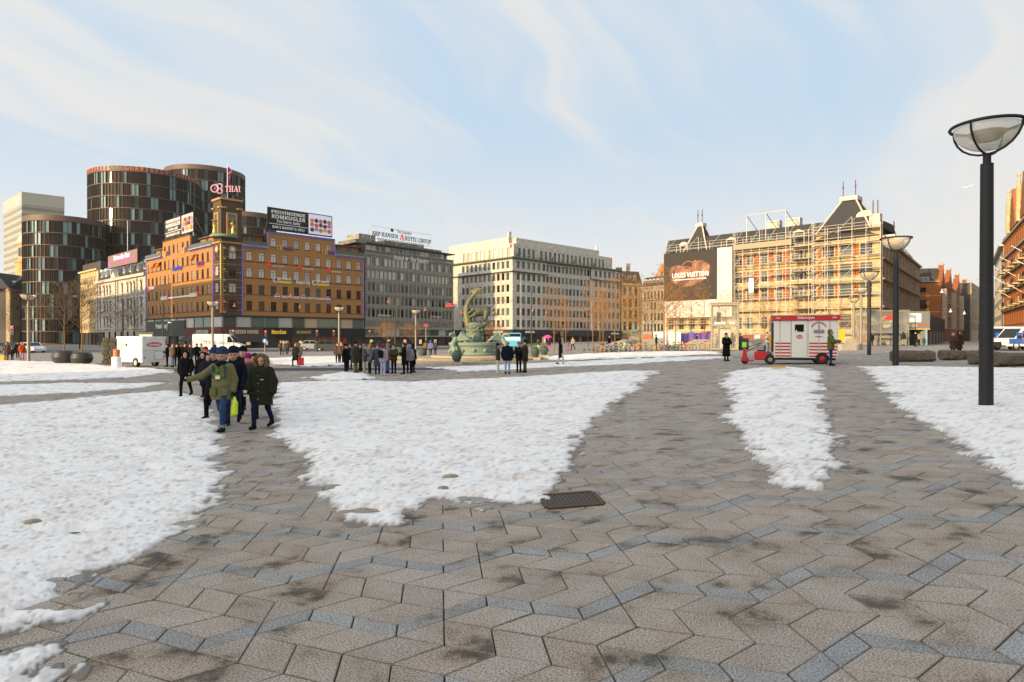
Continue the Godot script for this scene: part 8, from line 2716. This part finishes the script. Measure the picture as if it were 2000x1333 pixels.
func coat_caps(arms: Array, hem: float, puff: float, hood: bool) -> Array:
	var c := []
	var r := 0.024 + puff
	for s in [-1, 1]:
		c += [[Vector3(s * 0.08, 1.02, 0), Vector3(s * 0.10, 1.38, 0), 0.105 + r, 0.10 + r, 0]]
		c += [[Vector3(s * 0.08, 1.02, 0), Vector3(s * (0.10 + 0.02 * (1.02 - hem)), hem - 0.02, 0), 0.105 + r, 0.112 + r, 0]]
	c += [[Vector3(0, 1.0, 0.02), Vector3(0, hem - 0.02, 0.02), 0.10 + r, 0.10 + r, 0]]
	c += [[Vector3(-0.17, 1.41, 0), Vector3(0.17, 1.41, 0), 0.06 + r, 0.06 + r, 0]]
	c += [[Vector3(0, 1.46, -0.03), Vector3(0, 1.50, -0.02), 0.075 + r * 0.6, 0.07 + r * 0.6, 0]]
	for a in arms:
		c += [[a[0], a[1], 0.058 + r, 0.048 + r, 0], [a[1], a[2], 0.048 + r, 0.038 + r, 0]]
	if hood:
		for i in 10:
			var a0 := PI * (-0.12 + 1.24 * i / 10.0)
			var a1 := PI * (-0.12 + 1.24 * (i + 1) / 10.0)
			c += [[Vector3(cos(a0) * 0.115, 1.63 + sin(a0) * 0.125, 0.035), Vector3(cos(a1) * 0.115, 1.63 + sin(a1) * 0.125, 0.035), 0.035, 0.035, 0]]
			c += [[Vector3(cos(a0) * 0.085, 1.63 + sin(a0) * 0.095, -0.06), Vector3(cos(a1) * 0.085, 1.63 + sin(a1) * 0.095, -0.06), 0.05, 0.05, 0]]
		c += [[Vector3(0, 1.55, -0.08), Vector3(0, 1.68, -0.08), 0.085, 0.09, 0]]
	return c
func cloth(col: Color) -> StandardMaterial3D:
	var key := "cloth%s" % col.to_html()
	if not cache.has(key):
		var m := mat(col.r, col.g, col.b, 0.85, 0.0, cache["fold"], 1.6)
		m.metallic_specular = 0.25
		cache[key] = m
	return cache[key]
func beanie_mesh(pom: bool) -> ArrayMesh:
	var key := "beanie%s" % pom
	if not cache.has(key):
		var b := MB.new()
		b.lathe([Vector2(0.104, -0.005), Vector2(0.117, 0.0), Vector2(0.117, 0.045), Vector2(0.110, 0.05), Vector2(0.106, 0.09), Vector2(0.085, 0.13), Vector2(0.045, 0.155), Vector2(0.0, 0.165)], 16)
		if pom: b.ball(Vector3(0, 0.18, 0), Vector3.ONE * 0.038, 8)
		cache[key] = b.mesh()
	return cache[key]
# o: h, pose, arm, coat, hem, puff, legs, shoes, skin, hair, hat, hood, hands, pack, fine
func person(label: String, p: Vector3, turn: float, o: Dictionary, group: String) -> Node3D:
	var n := thing("person", label, "person", p, turn, group)
	var fine: bool = o.get("fine", false)
	var cell := 0.022 if fine else 0.036
	var pose: String = o.get("pose", "stand")
	var arm: String = o.get("arm", "hang")
	var hem: float = o.get("hem", 0.82)
	var puff: float = o.get("puff", 0.0)
	var hood: bool = o.get("hood", false)
	var key := "body|%s|%s|%s" % [pose, arm, fine]
	if not cache.has(key):
		var bc := body_caps(pose, fine, rng)
		var arms: Array = bc.arms[arm]
		var caps: Array = bc.b
		var hands := []
		for i in 2:
			var a: Array = arms[i]
			caps += [[a[0], a[1], 0.055, 0.045, 6], [a[1], a[2], 0.045, 0.034, 6]]
			var d: Vector3 = (a[2] - a[1]).normalized()
			if fine: hands += hand_caps(a[2], d, -1.0 if i == 0 else 1.0)
			else: caps += [[a[2], a[2] + d * 0.10, 0.036, 0.032, 5]]
		var pieces := [nets(caps, cell, 0.035)]
		if fine:
			pieces.append(nets(hands, 0.0075, 0.008))
			var hd := [[Vector3(0, 1.63, 0.0), Vector3(0, 1.675, -0.012), 0.083, 0.094, 2], [Vector3(0, 1.565, 0.045), Vector3(0, 1.60, 0.05), 0.042, 0.052, 2], [Vector3(0, 1.52, -0.01), Vector3(0, 1.58, 0.0), 0.058, 0.06, 2],
				[Vector3(0, 1.645, 0.088), Vector3(0, 1.605, 0.112), 0.011, 0.016, 2], [Vector3(-0.05, 1.665, 0.078), Vector3(0.05, 1.665, 0.078), 0.018, 0.018, 2], [Vector3(-0.028, 1.568, 0.090), Vector3(0.028, 1.568, 0.090), 0.008, 0.008, 7],
				[Vector3(-0.034, 1.642, 0.085), Vector3(-0.030, 1.642, 0.086), 0.0105, 0.0105, 4], [Vector3(0.034, 1.642, 0.085), Vector3(0.030, 1.642, 0.086), 0.0105, 0.0105, 4],
				[Vector3(-0.096, 1.62, 0.0), Vector3(-0.098, 1.65, -0.005), 0.018, 0.02, 2], [Vector3(0.096, 1.62, 0.0), Vector3(0.098, 1.65, -0.005), 0.018, 0.02, 2],
				[Vector3(0, 1.70, -0.035), Vector3(0, 1.62, -0.06), 0.082, 0.08, 3]]
			for q in hd:
				for e in 2: q[e] = Vector3(0, 1.54, 0) + (q[e] - Vector3(0, 1.54, 0)) * 1.1
				for e in [2, 3]: q[e] *= 1.1
			pieces.append(nets(hd, 0.0085, 0.014))
		cache[key] = pieces
	var ckey := "coat|%s|%.2f|%.2f|%s|%s" % [arm, hem, puff, hood, fine]
	if not cache.has(ckey):
		var arms2: Array = body_caps(pose, fine, rng).arms[arm]
		cache[ckey] = nets_mesh([nets(coat_caps(arms2, hem, puff, hood), cell, 0.03, hem)])
	var skin: Color = o.get("skin", Color(0.50, 0.28, 0.19))
	var legs: Color = o.get("legs", Color(0.009, 0.009, 0.011))
	var pal := [legs, o.get("shoes", Color(0.015, 0.013, 0.012)), skin, o.get("hair", Color(0.05, 0.03, 0.02)), Color(0.02, 0.015, 0.012), o.get("hands", Color(0.015, 0.015, 0.017)), o.get("shirt", Color(0.02, 0.02, 0.03)), Color(0.38, 0.12, 0.10)]
	var sc: float = o.get("h", 1.72) / 1.77
	n.scale = Vector3.ONE * sc
	if not M.has("skin"):
		M.skin = vmat(0.9)
		M.skin.metallic_specular = 0.2
	part(n, "body", nets_mesh(cache[key], pal), M.skin)
	var coat: Color = o.get("coat", Color(0.02, 0.02, 0.022))
	part(n, "coat", cache[ckey], cloth(coat))
	if o.has("hat"):
		var hc: Color = o.hat
		part(n, "hat", beanie_mesh(o.get("pom", false)), cloth(hc), Transform3D(Basis(Vector3.RIGHT, -0.12).scaled(Vector3.ONE * (1.1 if fine else 1.02)), Vector3(0, 1.705 if fine else 1.678, -0.01)))
	elif not hood:
		var hk := "hair%s" % o.get("long", false)
		if not cache.has(hk):
			var hcap := [[Vector3(0, 1.70, -0.015), Vector3(0, 1.66, -0.045), 0.098, 0.09, 3], [Vector3(-0.07, 1.68, -0.01), Vector3(0.07, 1.68, -0.01), 0.06, 0.06, 3]]
			if o.get("long", false): hcap += [[Vector3(-0.07, 1.66, -0.04), Vector3(-0.09, 1.46, 0.0), 0.05, 0.04, 3], [Vector3(0.07, 1.66, -0.04), Vector3(0.09, 1.46, 0.0), 0.05, 0.04, 3], [Vector3(0, 1.66, -0.06), Vector3(0, 1.42, -0.09), 0.08, 0.07, 3]]
			cache[hk] = nets_mesh([nets(hcap, 0.022, 0.02)])
		part(n, "hair", cache[hk], cloth(o.get("hair", Color(0.05, 0.03, 0.02))))
	if o.has("scarf"):
		if not cache.has("scarf"):
			var sk := []
			for i in 12:
				var a0 := TAU * i / 12
				var a1 := TAU * (i + 1) / 12
				sk.append([Vector3(cos(a0) * 0.085, 1.50 + 0.015 * sin(a0 * 2), sin(a0) * 0.085 + 0.02), Vector3(cos(a1) * 0.085, 1.50 + 0.015 * sin(a1 * 2), sin(a1) * 0.085 + 0.02), 0.05, 0.05, 0])
			cache["scarf"] = nets_mesh([nets(sk, 0.022, 0.02)])
		part(n, "scarf", cache["scarf"], cloth(o.scarf))
	if o.has("pack"):
		var pk := MB.new()
		pk.bevel(Vector3(-0.16, 1.02, -0.34), Vector3(0.16, 1.48, -0.15), 0.06)
		pmb(n, "backpack", pk, cloth(o.pack))
	return n

func crowd() -> void:
	cache["fold"] = noise_tex("fold", 0.035, 0.62, 1.0, 4, 512, 55)
	var K := Color(0.008, 0.008, 0.0095)
	var N := Color(0.008, 0.011, 0.024)
	var walkers := "people of the walking group"
	# the two in front
	var lead := person("man in olive parka and blue beanie leading the walking group, arm stretched out", onground(433, 842), -0.05, {"fine": true, "h": 1.80, "pose": "walk2", "arm": "point", "coat": Color(0.24, 0.225, 0.10), "hem": 0.70, "puff": 0.004, "legs": Color(0.035, 0.06, 0.13), "shoes": Color(0.03, 0.025, 0.015), "hat": Color(0.035, 0.07, 0.15), "scarf": Color(0.012, 0.014, 0.028), "hair": Color(0.1, 0.07, 0.05)}, walkers)
	for s in [-1, 1]:
		bpart(lead, "strap", Vector3(s * 0.135 - 0.022, 1.18, 0.135), Vector3(s * 0.135 + 0.022, 1.46, 0.152), cloth(Color(0.07, 0.09, 0.13)))
		bpart(lead, "pocket", Vector3(s * 0.12 - 0.07, 0.80, 0.155), Vector3(s * 0.12 + 0.07, 0.96, 0.185), cloth(Color(0.22, 0.205, 0.09)))
		bpart(lead, "breast_pocket", Vector3(s * 0.085 - 0.05, 1.20, 0.142), Vector3(s * 0.085 + 0.05, 1.30, 0.160), cloth(Color(0.22, 0.205, 0.09)))
		bpart(lead, "cuff", Vector3(s * 0.10 - 0.065, 0.10, (-0.36 if s < 0 else 0.11)), Vector3(s * 0.10 + 0.065, 0.16, (-0.23 if s < 0 else 0.25)), cloth(Color(0.3, 0.36, 0.45))) if s > 0 else null
	bpart(lead, "id_card", Vector3(-0.06, 1.16, 0.165), Vector3(0.04, 1.25, 0.178), M.white)
	bpart(lead, "green_stripe", Vector3(-0.06, 1.215, 0.1785), Vector3(0.04, 1.25, 0.182), mat(0.2, 0.6, 0.05, 0.5))
	var lb := MB.new()
	lb.tube([Vector3(-0.07, 1.48, 0.12), Vector3(-0.03, 1.34, 0.17), Vector3(-0.01, 1.25, 0.172), Vector3(0.0, 1.34, 0.17), Vector3(0.07, 1.48, 0.12)], 0.008, 5)
	pmb(lead, "lanyard", lb, mat(0.06, 0.25, 0.02, 0.6))
	var lady := person("woman in dark green parka with fur hood holding a paper cup", onground(511, 837), -0.12, {"fine": true, "h": 1.67, "pose": "walk", "arm": "cup", "coat": Color(0.032, 0.035, 0.02), "hem": 0.58, "puff": 0.03, "legs": Color(0.012, 0.018, 0.04), "hair": Color(0.12, 0.04, 0.02), "long": true, "skin": Color(0.52, 0.29, 0.2)}, walkers)
	var fur := []
	for i in 14:
		var a0 := PI * (-0.20 + 1.40 * i / 14.0)
		var a1 := PI * (-0.20 + 1.40 * (i + 1) / 14.0)
		fur.append([Vector3(cos(a0) * 0.16, 1.62 + sin(a0) * 0.165, 0.03), Vector3(cos(a1) * 0.16, 1.62 + sin(a1) * 0.165, 0.03), 0.052, 0.052, 0])
	for i in 90:
		var a0 := PI * rng.randf_range(-0.2, 1.2)
		var q := Vector3(cos(a0) * 0.16, 1.62 + sin(a0) * 0.165, 0.03)
		var d := Vector3(cos(a0) * rng.randf_range(0.2, 1), sin(a0) * rng.randf_range(0.2, 1), rng.randf_range(-0.6, 0.9)).normalized()
		fur.append([q + d * 0.035, q + d * 0.075, 0.014, 0.004, 0])
	part(lady, "fur_trim", nets_mesh([nets(fur, 0.012, 0.01)]), cloth(Color(0.20, 0.14, 0.085)))
	var hl := []
	hl += chain([Vector3(0, 1.55, -0.10), Vector3(0, 1.70, -0.10)], [0.12, 0.11])
	part(lady, "hood", nets_mesh([nets(hl, 0.03, 0.02)]), cloth(Color(0.02, 0.022, 0.015)))
	for s in [-1, 1]: bpart(lady, "pocket_flap", Vector3(s * 0.13 - 0.07, 0.84, 0.165), Vector3(s * 0.13 + 0.07, 0.90, 0.19), cloth(Color(0.036, 0.04, 0.024)))
	bpart(lady, "white_tag", Vector3(0.05, 1.20, 0.173), Vector3(0.13, 1.215, 0.178), M.white)
	for k in 4: bpart(lady, "snap_button", Vector3(-0.012, 0.72 + 0.19 * k, 0.180), Vector3(0.012, 0.744 + 0.19 * k, 0.192), M.chrome)
	var cup := thing("paper_cup", "white and brown paper cup held by the woman in the parka", "cup", lady.transform * Vector3(-0.305, 0.80, 0.24))
	var cb := MB.new()
	cb.lathe([Vector2(0, 0), Vector2(0.032, 0), Vector2(0.043, 0.125)], 16)
	pmb(cup, "cup", cb, M.white)
	var cs := MB.new()
	cs.lathe([Vector2(0.0365, 0.03), Vector2(0.0415, 0.085)], 16)
	pmb(cup, "sleeve", cs, mat(0.25, 0.14, 0.06, 0.8))
	var cl := MB.new()
	cl.lathe([Vector2(0.045, 0.12), Vector2(0.045, 0.135), Vector2(0.036, 0.14), Vector2(0, 0.142)], 16)
	pmb(cup, "lid", cl, M.white)
	var bag := thing("yellow_bag", "bright yellow bag held beside the leading man", "bag", lead.transform * Vector3(0.31, 0.36, 0.05))
	part(bag, "bag_body", nets_mesh([nets(chain([Vector3(0, 0.40, 0), Vector3(0.01, 0.25, 0), Vector3(0.0, 0.04, 0.02)], [0.025, 0.06, 0.075]), 0.02, 0.02)]), mat(0.62, 0.75, 0.02, 0.6))
	# the others of the walking group
	var list := [
		["woman in black hooded coat at the left of the walking group", 362, 775, 0.1, {"h": 1.62, "pose": "walk", "arm": "swing", "coat": K, "hem": 0.78, "hood": true, "hands": Color(0.5, 0.28, 0.2)}],
		["person in black hooded jacket beside the red-hatted walker", 396, 776, 0.0, {"h": 1.6, "pose": "walk2", "coat": K, "hem": 0.8, "hood": true}],
		["walker in bright red beanie at the back of the walking group", 401, 752, 0.0, {"h": 1.66, "pose": "walk", "coat": N, "hat": Color(0.6, 0.02, 0.02)}],
		["walker in navy jacket and blue pompom beanie behind the leader's arm", 418, 818, -0.1, {"h": 1.76, "pose": "walk", "arm": "swing", "coat": N, "hat": Color(0.03, 0.06, 0.16), "pom": true, "hem": 0.78, "fine": true}],
		["man in navy beanie just behind the leader's shoulder", 455, 829, 0.3, {"h": 1.80, "pose": "walk", "arm": "swing", "coat": N, "hat": Color(0.014, 0.022, 0.05), "legs": Color(0.02, 0.03, 0.06), "fine": true}],
		["man in black fur cap far back in the walking group", 463, 784, 0.0, {"h": 1.74, "pose": "walk2", "coat": K, "hat": Color(0.02, 0.018, 0.016)}],
		["older man in black beanie and black jacket in the walking group", 474, 801, 0.0, {"h": 1.80, "pose": "walk2", "coat": K, "hat": K, "hem": 0.78, "shoes": Color(0.06, 0.03, 0.02)}],
		["woman in magenta beanie and red scarf in the walking group", 484, 810, 0.0, {"h": 1.62, "pose": "walk", "coat": K, "hat": Color(0.45, 0.02, 0.28), "scarf": Color(0.6, 0.03, 0.03), "hem": 0.6}],
		["person in grey jacket half hidden behind the woman in the parka", 497, 818, 0.1, {"h": 1.68, "pose": "walk2", "coat": Color(0.05, 0.05, 0.055), "hem": 0.7}],
		["walker in dark puffer jacket low behind the leader's left side", 407, 792, 0.0, {"h": 1.6, "pose": "walk2", "coat": Color(0.022, 0.02, 0.025), "hood": true, "puff": 0.03}],
	]
	for q in list: person(q[0], onground(q[1], q[2]), q[3], q[4], walkers)
	# queue at the trailer
	var queue := [[326, 717, K, -1.2, "black coat at the left end"], [337, 718, Color(0.12, 0.08, 0.05), -0.8, "brown coat and blue jeans"], [345, 716, K, 0.6, "black jacket, third from the trailer"], [354, 714, Color(0.04, 0.045, 0.03), 0.2, "dark green jacket"], [361, 716, K, -0.6, "black jacket, fifth from the trailer"], [371, 716, Color(0.03, 0.03, 0.035), 0.3, "dark grey jacket"], [384, 712, N, 0.9, "navy jacket"], [393, 710, Color(0.42, 0.38, 0.28), 2.6, "pale coat and backpack"]]
	for i in queue.size():
		var q: Array = queue[i]
		person("person in %s in the queue beside the white trailer" % q[4], onground(q[0], q[1]), q[3], {"h": 1.66 + 0.03 * (i * 5 % 5), "coat": q[2], "hem": 0.78, "legs": Color(0.05, 0.09, 0.17) if i == 1 else K, "hair": Color(0.3, 0.2, 0.1) if i % 3 == 1 else Color(0.06, 0.04, 0.03), "arm": "fold" if i % 3 == 0 else "hang"}, "people queueing at the trailer")
	# standing tour group
	var tour := [[659, 711, Color(0.10, 0.08, 0.05), "brown jacket at the back left", 0.3, {}], [666.5, 711, Color(0.16, 0.11, 0.07), "tan jacket and orange beanie", 0.6, {"hat": Color(0.65, 0.25, 0.03)}], [675.5, 729, K, "black padded coat and black beanie", 1.2, {"hat": K, "hem": 0.68}], [683, 722, Color(0.02, 0.03, 0.08), "dark blue jacket half hidden", 0.5, {}],
		[694, 731, Color(0.075, 0.07, 0.035), "large olive coat and dark cap", 1.3, {"hat": K, "hem": 0.62, "puff": 0.05, "legs": Color(0.16, 0.15, 0.07), "h": 1.84}], [704, 726, N, "navy jacket behind the olive coat", -0.8, {}], [711.5, 733, Color(0.12, 0.11, 0.10), "grey-brown jacket and khaki trousers", 1.6, {"hat": Color(0.3, 0.28, 0.26), "legs": Color(0.36, 0.27, 0.16), "arm": "fold"}], [722, 731, Color(0.17, 0.18, 0.20), "grey coat and mustard beanie", -1.0, {"hat": Color(0.6, 0.33, 0.03), "hem": 0.7}],
		[737, 731, Color(0.10, 0.11, 0.12), "long blue-grey overcoat", 0.2, {"hem": 0.45, "hat": Color(0.12, 0.12, 0.13)}], [748, 734, Color(0.5, 0.45, 0.5), "pale jacket, red beanie and lilac jeans", 2.7, {"hat": Color(0.4, 0.02, 0.04), "legs": Color(0.32, 0.34, 0.55), "shoes": Color(0.5, 0.5, 0.5), "pack": K}], [757, 729, Color(0.3, 0.22, 0.22), "pinkish jacket and grey beanie", -0.9, {"hat": Color(0.35, 0.34, 0.34), "legs": Color(0.1, 0.16, 0.28)}], [769, 730, Color(0.09, 0.07, 0.035), "brown jacket with a white scarf", -0.3, {"scarf": Color(0.5, 0.48, 0.44), "arm": "fold"}],
		[789, 731, K, "long black coat, in profile", -1.5, {"hem": 0.5, "h": 1.82, "arm": "fold"}], [799, 730, Color(0.4, 0.4, 0.42), "pale grey headscarf and black coat", 2.9, {"hood": true, "legs": K}], [806, 728, K, "black coat at the right end", 2.4, {"hem": 0.5, "hood": true}]]
	for q in tour:
		var o: Dictionary = {"h": 1.70, "coat": q[2], "hem": 0.78, "hair": Color(0.1, 0.06, 0.03)}
		o.merge(q[5], true)
		person("person in %s in the standing tour group" % q[3], onground(q[1] * 0 + q[0], q[1]), q[4], o, "people of the standing tour group")
	# four in front of the fountain
	var four := [[972.5, 730, Color(0.07, 0.07, 0.035), "olive jacket and white trousers", 1.5, {"legs": Color(0.6, 0.55, 0.46), "hat": N, "h": 1.68, "shoes": Color(0.5, 0.48, 0.45)}], [991, 731, N, "dark blue jacket and light jeans, back turned", 3.1, {"legs": Color(0.22, 0.36, 0.48), "hair": Color(0.42, 0.33, 0.24), "hem": 0.74, "puff": 0.03, "h": 1.78}], [1013.5, 728, N, "navy jacket and pink beanie", -0.4, {"hat": Color(0.35, 0.18, 0.16), "arm": "fold", "h": 1.7}], [1025.5, 728, Color(0.05, 0.03, 0.017), "brown coat and black cap", -1.2, {"hat": K, "hem": 0.62, "legs": Color(0.08, 0.075, 0.035), "h": 1.8, "arm": "reach"}]]
	for q in four:
		var o: Dictionary = {"coat": q[2], "hem": 0.8}
		o.merge(q[5], true)
		person("person in %s in front of the fountain" % q[3], onground(q[0], q[1]), q[4], o, "people in front of the fountain")
	# singles
	var singles := [
		["woman in long black hooded coat and pale trousers walking right of the fountain", 1095, 713, 1.3, {"pose": "walk", "coat": Color(0.02, 0.012, 0.014), "hood": true, "hem": 0.5, "legs": Color(0.45, 0.42, 0.36), "h": 1.68}],
		["woman in long black coat and yellow scarf left of the red tug", 1419, 706, 0.3, {"coat": K, "hem": 0.30, "h": 1.70, "scarf": Color(0.45, 0.5, 0.05), "arm": "fold", "puff": 0.02}],
		["man in green jacket and jeans at the right end of the food wagon", 1623, 715, 1.1, {"coat": Color(0.13, 0.17, 0.035), "hem": 0.80, "legs": Color(0.02, 0.035, 0.10), "hair": Color(0.14, 0.08, 0.04), "h": 1.76, "arm": "reach", "puff": 0.02, "fine": true}],
		["man in mustard overalls at the left end of the food wagon", 1508, 693, -1.2, {"coat": Color(0.33, 0.19, 0.04), "hem": 0.8, "legs": Color(0.26, 0.15, 0.03), "h": 1.78, "arm": "reach"}],
		["man in white jacket and jeans beside the mustard overalls", 1500, 690, 0.6, {"coat": Color(0.5, 0.48, 0.45), "legs": Color(0.12, 0.18, 0.27), "h": 1.75}],
		["woman in brown fur-hooded coat behind the stone bench at the right", 1874, 696, 0.2, {"coat": Color(0.075, 0.03, 0.018), "hood": true, "hem": 0.5, "h": 1.64, "arm": "up"}],
		["woman in purple-brown padded coat beside the fur-hooded woman at the right", 1862, 697, 0.0, {"coat": Color(0.12, 0.055, 0.06), "hem": 0.6, "hair": Color(0.3, 0.18, 0.08), "h": 1.55, "arm": "fold", "long": true}],
		["person in dark coat standing before the station entrance", 1703, 675.5, 3.0, {"coat": K, "hem": 0.6, "h": 1.66}],
		["man in dark jacket and tan trousers before the site container", 1765, 675.5, 3.0, {"coat": Color(0.04, 0.035, 0.03), "legs": Color(0.3, 0.2, 0.1), "h": 1.76}],
		["person in black jacket right of the man in tan trousers", 1788, 677.5, 0.3, {"coat": K, "h": 1.74}],
		["person in pale coat behind the black jacket before the site container", 1795, 675, 2.0, {"coat": Color(0.4, 0.3, 0.24), "h": 1.7}],
		["person in dark long coat dragging a red suitcase behind the walking group", 577, 715, -0.4, {"coat": Color(0.05, 0.045, 0.035), "hem": 0.42, "h": 1.70, "pose": "walk", "pack": Color(0.12, 0.12, 0.12), "hair": Color(0.3, 0.24, 0.15)}],
		["person in tan padded coat beside the dragged red suitcase", 583, 713, 2.8, {"coat": Color(0.16, 0.12, 0.08), "hem": 0.7, "hood": true, "h": 1.72}],
		["person in brown coat and yellow hat before the bank, left of three", 548, 694, 0.8, {"coat": Color(0.2, 0.13, 0.07), "hem": 0.5, "hat": Color(0.6, 0.45, 0.05), "pose": "walk"}],
		["person in sage green coat before the bank, middle of three", 556, 694, 0.8, {"coat": Color(0.22, 0.25, 0.19), "hem": 0.6, "pose": "walk2"}],
		["person in red jacket and blue hat before the bank, right of three", 562, 692, 0.8, {"coat": Color(0.5, 0.06, 0.03), "hat": Color(0.05, 0.12, 0.4), "pose": "walk"}],
		["person in khaki jacket left of the fountain", 831, 694, 2.6, {"coat": Color(0.2, 0.15, 0.07), "h": 1.75, "arm": "reach"}],
		["person in blue-violet jacket left of the fountain", 841, 695, 3.0, {"coat": Color(0.2, 0.22, 0.5), "hat": Color(0.05, 0.3, 0.5), "h": 1.75}],
		["person in dark jacket nearest the fountain basin's left side", 850, 693, 2.6, {"coat": Color(0.05, 0.06, 0.1), "hair": Color(0.4, 0.2, 0.05)}],
		["person in pink trousers under the pink umbrella", 1071, 686, 0.0, {"coat": Color(0.06, 0.04, 0.05), "legs": Color(0.6, 0.05, 0.25), "h": 1.7, "arm": "up"}],
		["child in lilac jacket right of the pink umbrella", 1109, 685, 1.0, {"coat": Color(0.4, 0.3, 0.6), "legs": Color(0.3, 0.1, 0.2), "h": 1.15, "pose": "walk"}],
		["person in beige coat walking beside the child in lilac", 1119, 684, -0.8, {"coat": Color(0.42, 0.34, 0.22), "h": 1.68, "pose": "walk"}],
		["person in long black coat in front of the bicycle rack", 1190, 684, 1.0, {"coat": K, "hem": 0.42, "h": 1.72}],
		["person in black jacket with black backpack behind the bicycles", 1208, 682, 1.4, {"coat": K, "h": 1.6, "pack": K}],
		["person in dark green jacket left of the orange bicycle", 1282, 683, 1.2, {"coat": Color(0.04, 0.045, 0.03), "h": 1.7}],
		["person in dark jacket and orange trousers walking towards the glass lift", 1361, 681, 1.2, {"coat": Color(0.04, 0.035, 0.03), "legs": Color(0.5, 0.2, 0.02), "pose": "walk", "h": 1.74}],
		["person in beige jacket left of the glass lift door", 1400, 683, 1.0, {"coat": Color(0.4, 0.32, 0.22), "hat": K, "h": 1.7}],
		["person in white coat at the glass lift door", 1410, 684, 2.5, {"coat": Color(0.6, 0.55, 0.45), "hem": 0.5, "hat": Color(0.3, 0.2, 0.02), "h": 1.72}],
		["person in grey-pink jacket right of the glass lift door", 1431, 683, 2.8, {"coat": Color(0.22, 0.16, 0.14), "hat": Color(0.05, 0.1, 0.3), "h": 1.74, "pack": Color(0.2, 0.2, 0.18)}],
		["person in bright red jacket with blue backpack beside the waste bin", 1445, 682, -2.4, {"coat": Color(0.6, 0.05, 0.03), "pack": Color(0.12, 0.2, 0.3), "hat": Color(0.5, 0.3, 0.2), "h": 1.74}],
		["person in brown coat with orange bag at the left edge", 12, 704, 0.4, {"coat": Color(0.13, 0.09, 0.06), "hem": 0.5, "h": 1.72, "hat": Color(0.3, 0.12, 0.05)}],
		["child in dark jacket beside the brown coat at the left edge", 23, 704, 0.2, {"coat": K, "h": 1.2}],
		["person in orange-red jacket and pink trousers at the left edge", 42, 703, 0.6, {"coat": Color(0.6, 0.10, 0.02), "legs": Color(0.55, 0.2, 0.25), "hat": Color(0.6, 0.4, 0.3), "h": 1.66, "pose": "walk"}],
		["person in navy jacket behind the child at the left edge", 34, 700, 0.8, {"coat": N, "h": 1.7}],
		["short person in yellow-green trousers before the office block's shop posters", 1051, 683, 0.2, {"coat": Color(0.08, 0.08, 0.05), "legs": Color(0.5, 0.6, 0.05), "h": 1.5}],
	]
	for q in singles: person(q[0], onground(q[1], q[2]), q[3], q[4], "passers-by on the square")
	var sc := thing("suitcase", "red wheeled suitcase beside the person in the long dark coat", "suitcase", onground(587.5, 715))
	var sb := MB.new()
	sb.bevel(Vector3(-0.2, 0.05, -0.13), Vector3(0.2, 0.62, 0.13), 0.05)
	pmb(sc, "shell", sb, M.red)
	rod(sc, "handle", Vector3(0, 0.6, 0), Vector3(0, 0.95, 0), 0.015, M.black)
	for s in [-1, 1]: bpart(sc, "caster", Vector3(s * 0.14 - 0.03, 0, -0.04), Vector3(s * 0.14 + 0.03, 0.06, 0.04), M.black)
	var ub := thing("umbrella", "bright pink open umbrella", "umbrella", onground(1070, 686))
	var cn := MB.new()
	cn.lathe([Vector2(0.62, 1.72), Vector2(0.50, 1.95), Vector2(0.28, 2.08), Vector2(0.0, 2.14)], 8)
	pmb(ub, "canopy", cn, mat(0.65, 0.05, 0.30, 0.6))
	rod(ub, "shaft", Vector3(0, 1.0, 0), Vector3(0, 2.2, 0), 0.012, M.black)
	var ob := thing("orange_bag", "small orange bag on the ground at the left edge", "bag", onground(5, 705))
	var obm := MB.new()
	obm.bevel(Vector3(-0.25, 0, -0.15), Vector3(0.25, 0.5, 0.15), 0.06)
	pmb(ob, "bag_body", obm, mat(0.65, 0.28, 0.02, 0.7))
	# pigeons on the sunlit snow
	var pg := nets_mesh([nets(chain([Vector3(-0.16, 0.1, 0), Vector3(0, 0.12, 0), Vector3(0.07, 0.16, 0), Vector3(0.1, 0.22, 0)], [0.03, 0.075, 0.055, 0.04]) + chain([Vector3(0.1, 0.22, 0), Vector3(0.15, 0.21, 0)], [0.035, 0.008]) + chain([Vector3(0, 0.08, 0.02), Vector3(0, 0.0, 0.02)], [0.01, 0.008]) + chain([Vector3(0, 0.08, -0.02), Vector3(0, 0.0, -0.02)], [0.01, 0.008]), 0.018, 0.015)])
	for i in 7:
		var o := thing("pigeon", "pigeon on the sunlit ground right of the fountain, %s from the left" % ["first", "second", "third", "fourth", "fifth", "sixth", "last"][i], "bird", onground([1141, 1151, 1160, 1178, 1186, 1194, 1199][i], [687, 686, 687, 686, 687.5, 686, 687][i]) + Vector3(0, 0.02, 0), i * 1.1, "pigeons")
		part(o, "body", pg, cloth(Color(0.08, 0.08, 0.09)))
func _ready() -> void:
	rng.seed = 7
	view_and_light()
	paint_materials()
	building_materials()
	snow_outlines()
	paving()
	snow_fields()
	brick_corner()
	roof_signs()
	grey_hotel()
	pale_block()
	small_houses()
	left_side()
	scaffold_building()
	right_side()
	shade_casters()
	lamps()
	bare_trees()
	fountain()
	vehicles()
	wagon()
	glass_lift()
	station()
	poles()
	stones()
	hoardings()
	bicycles()
	crowd()
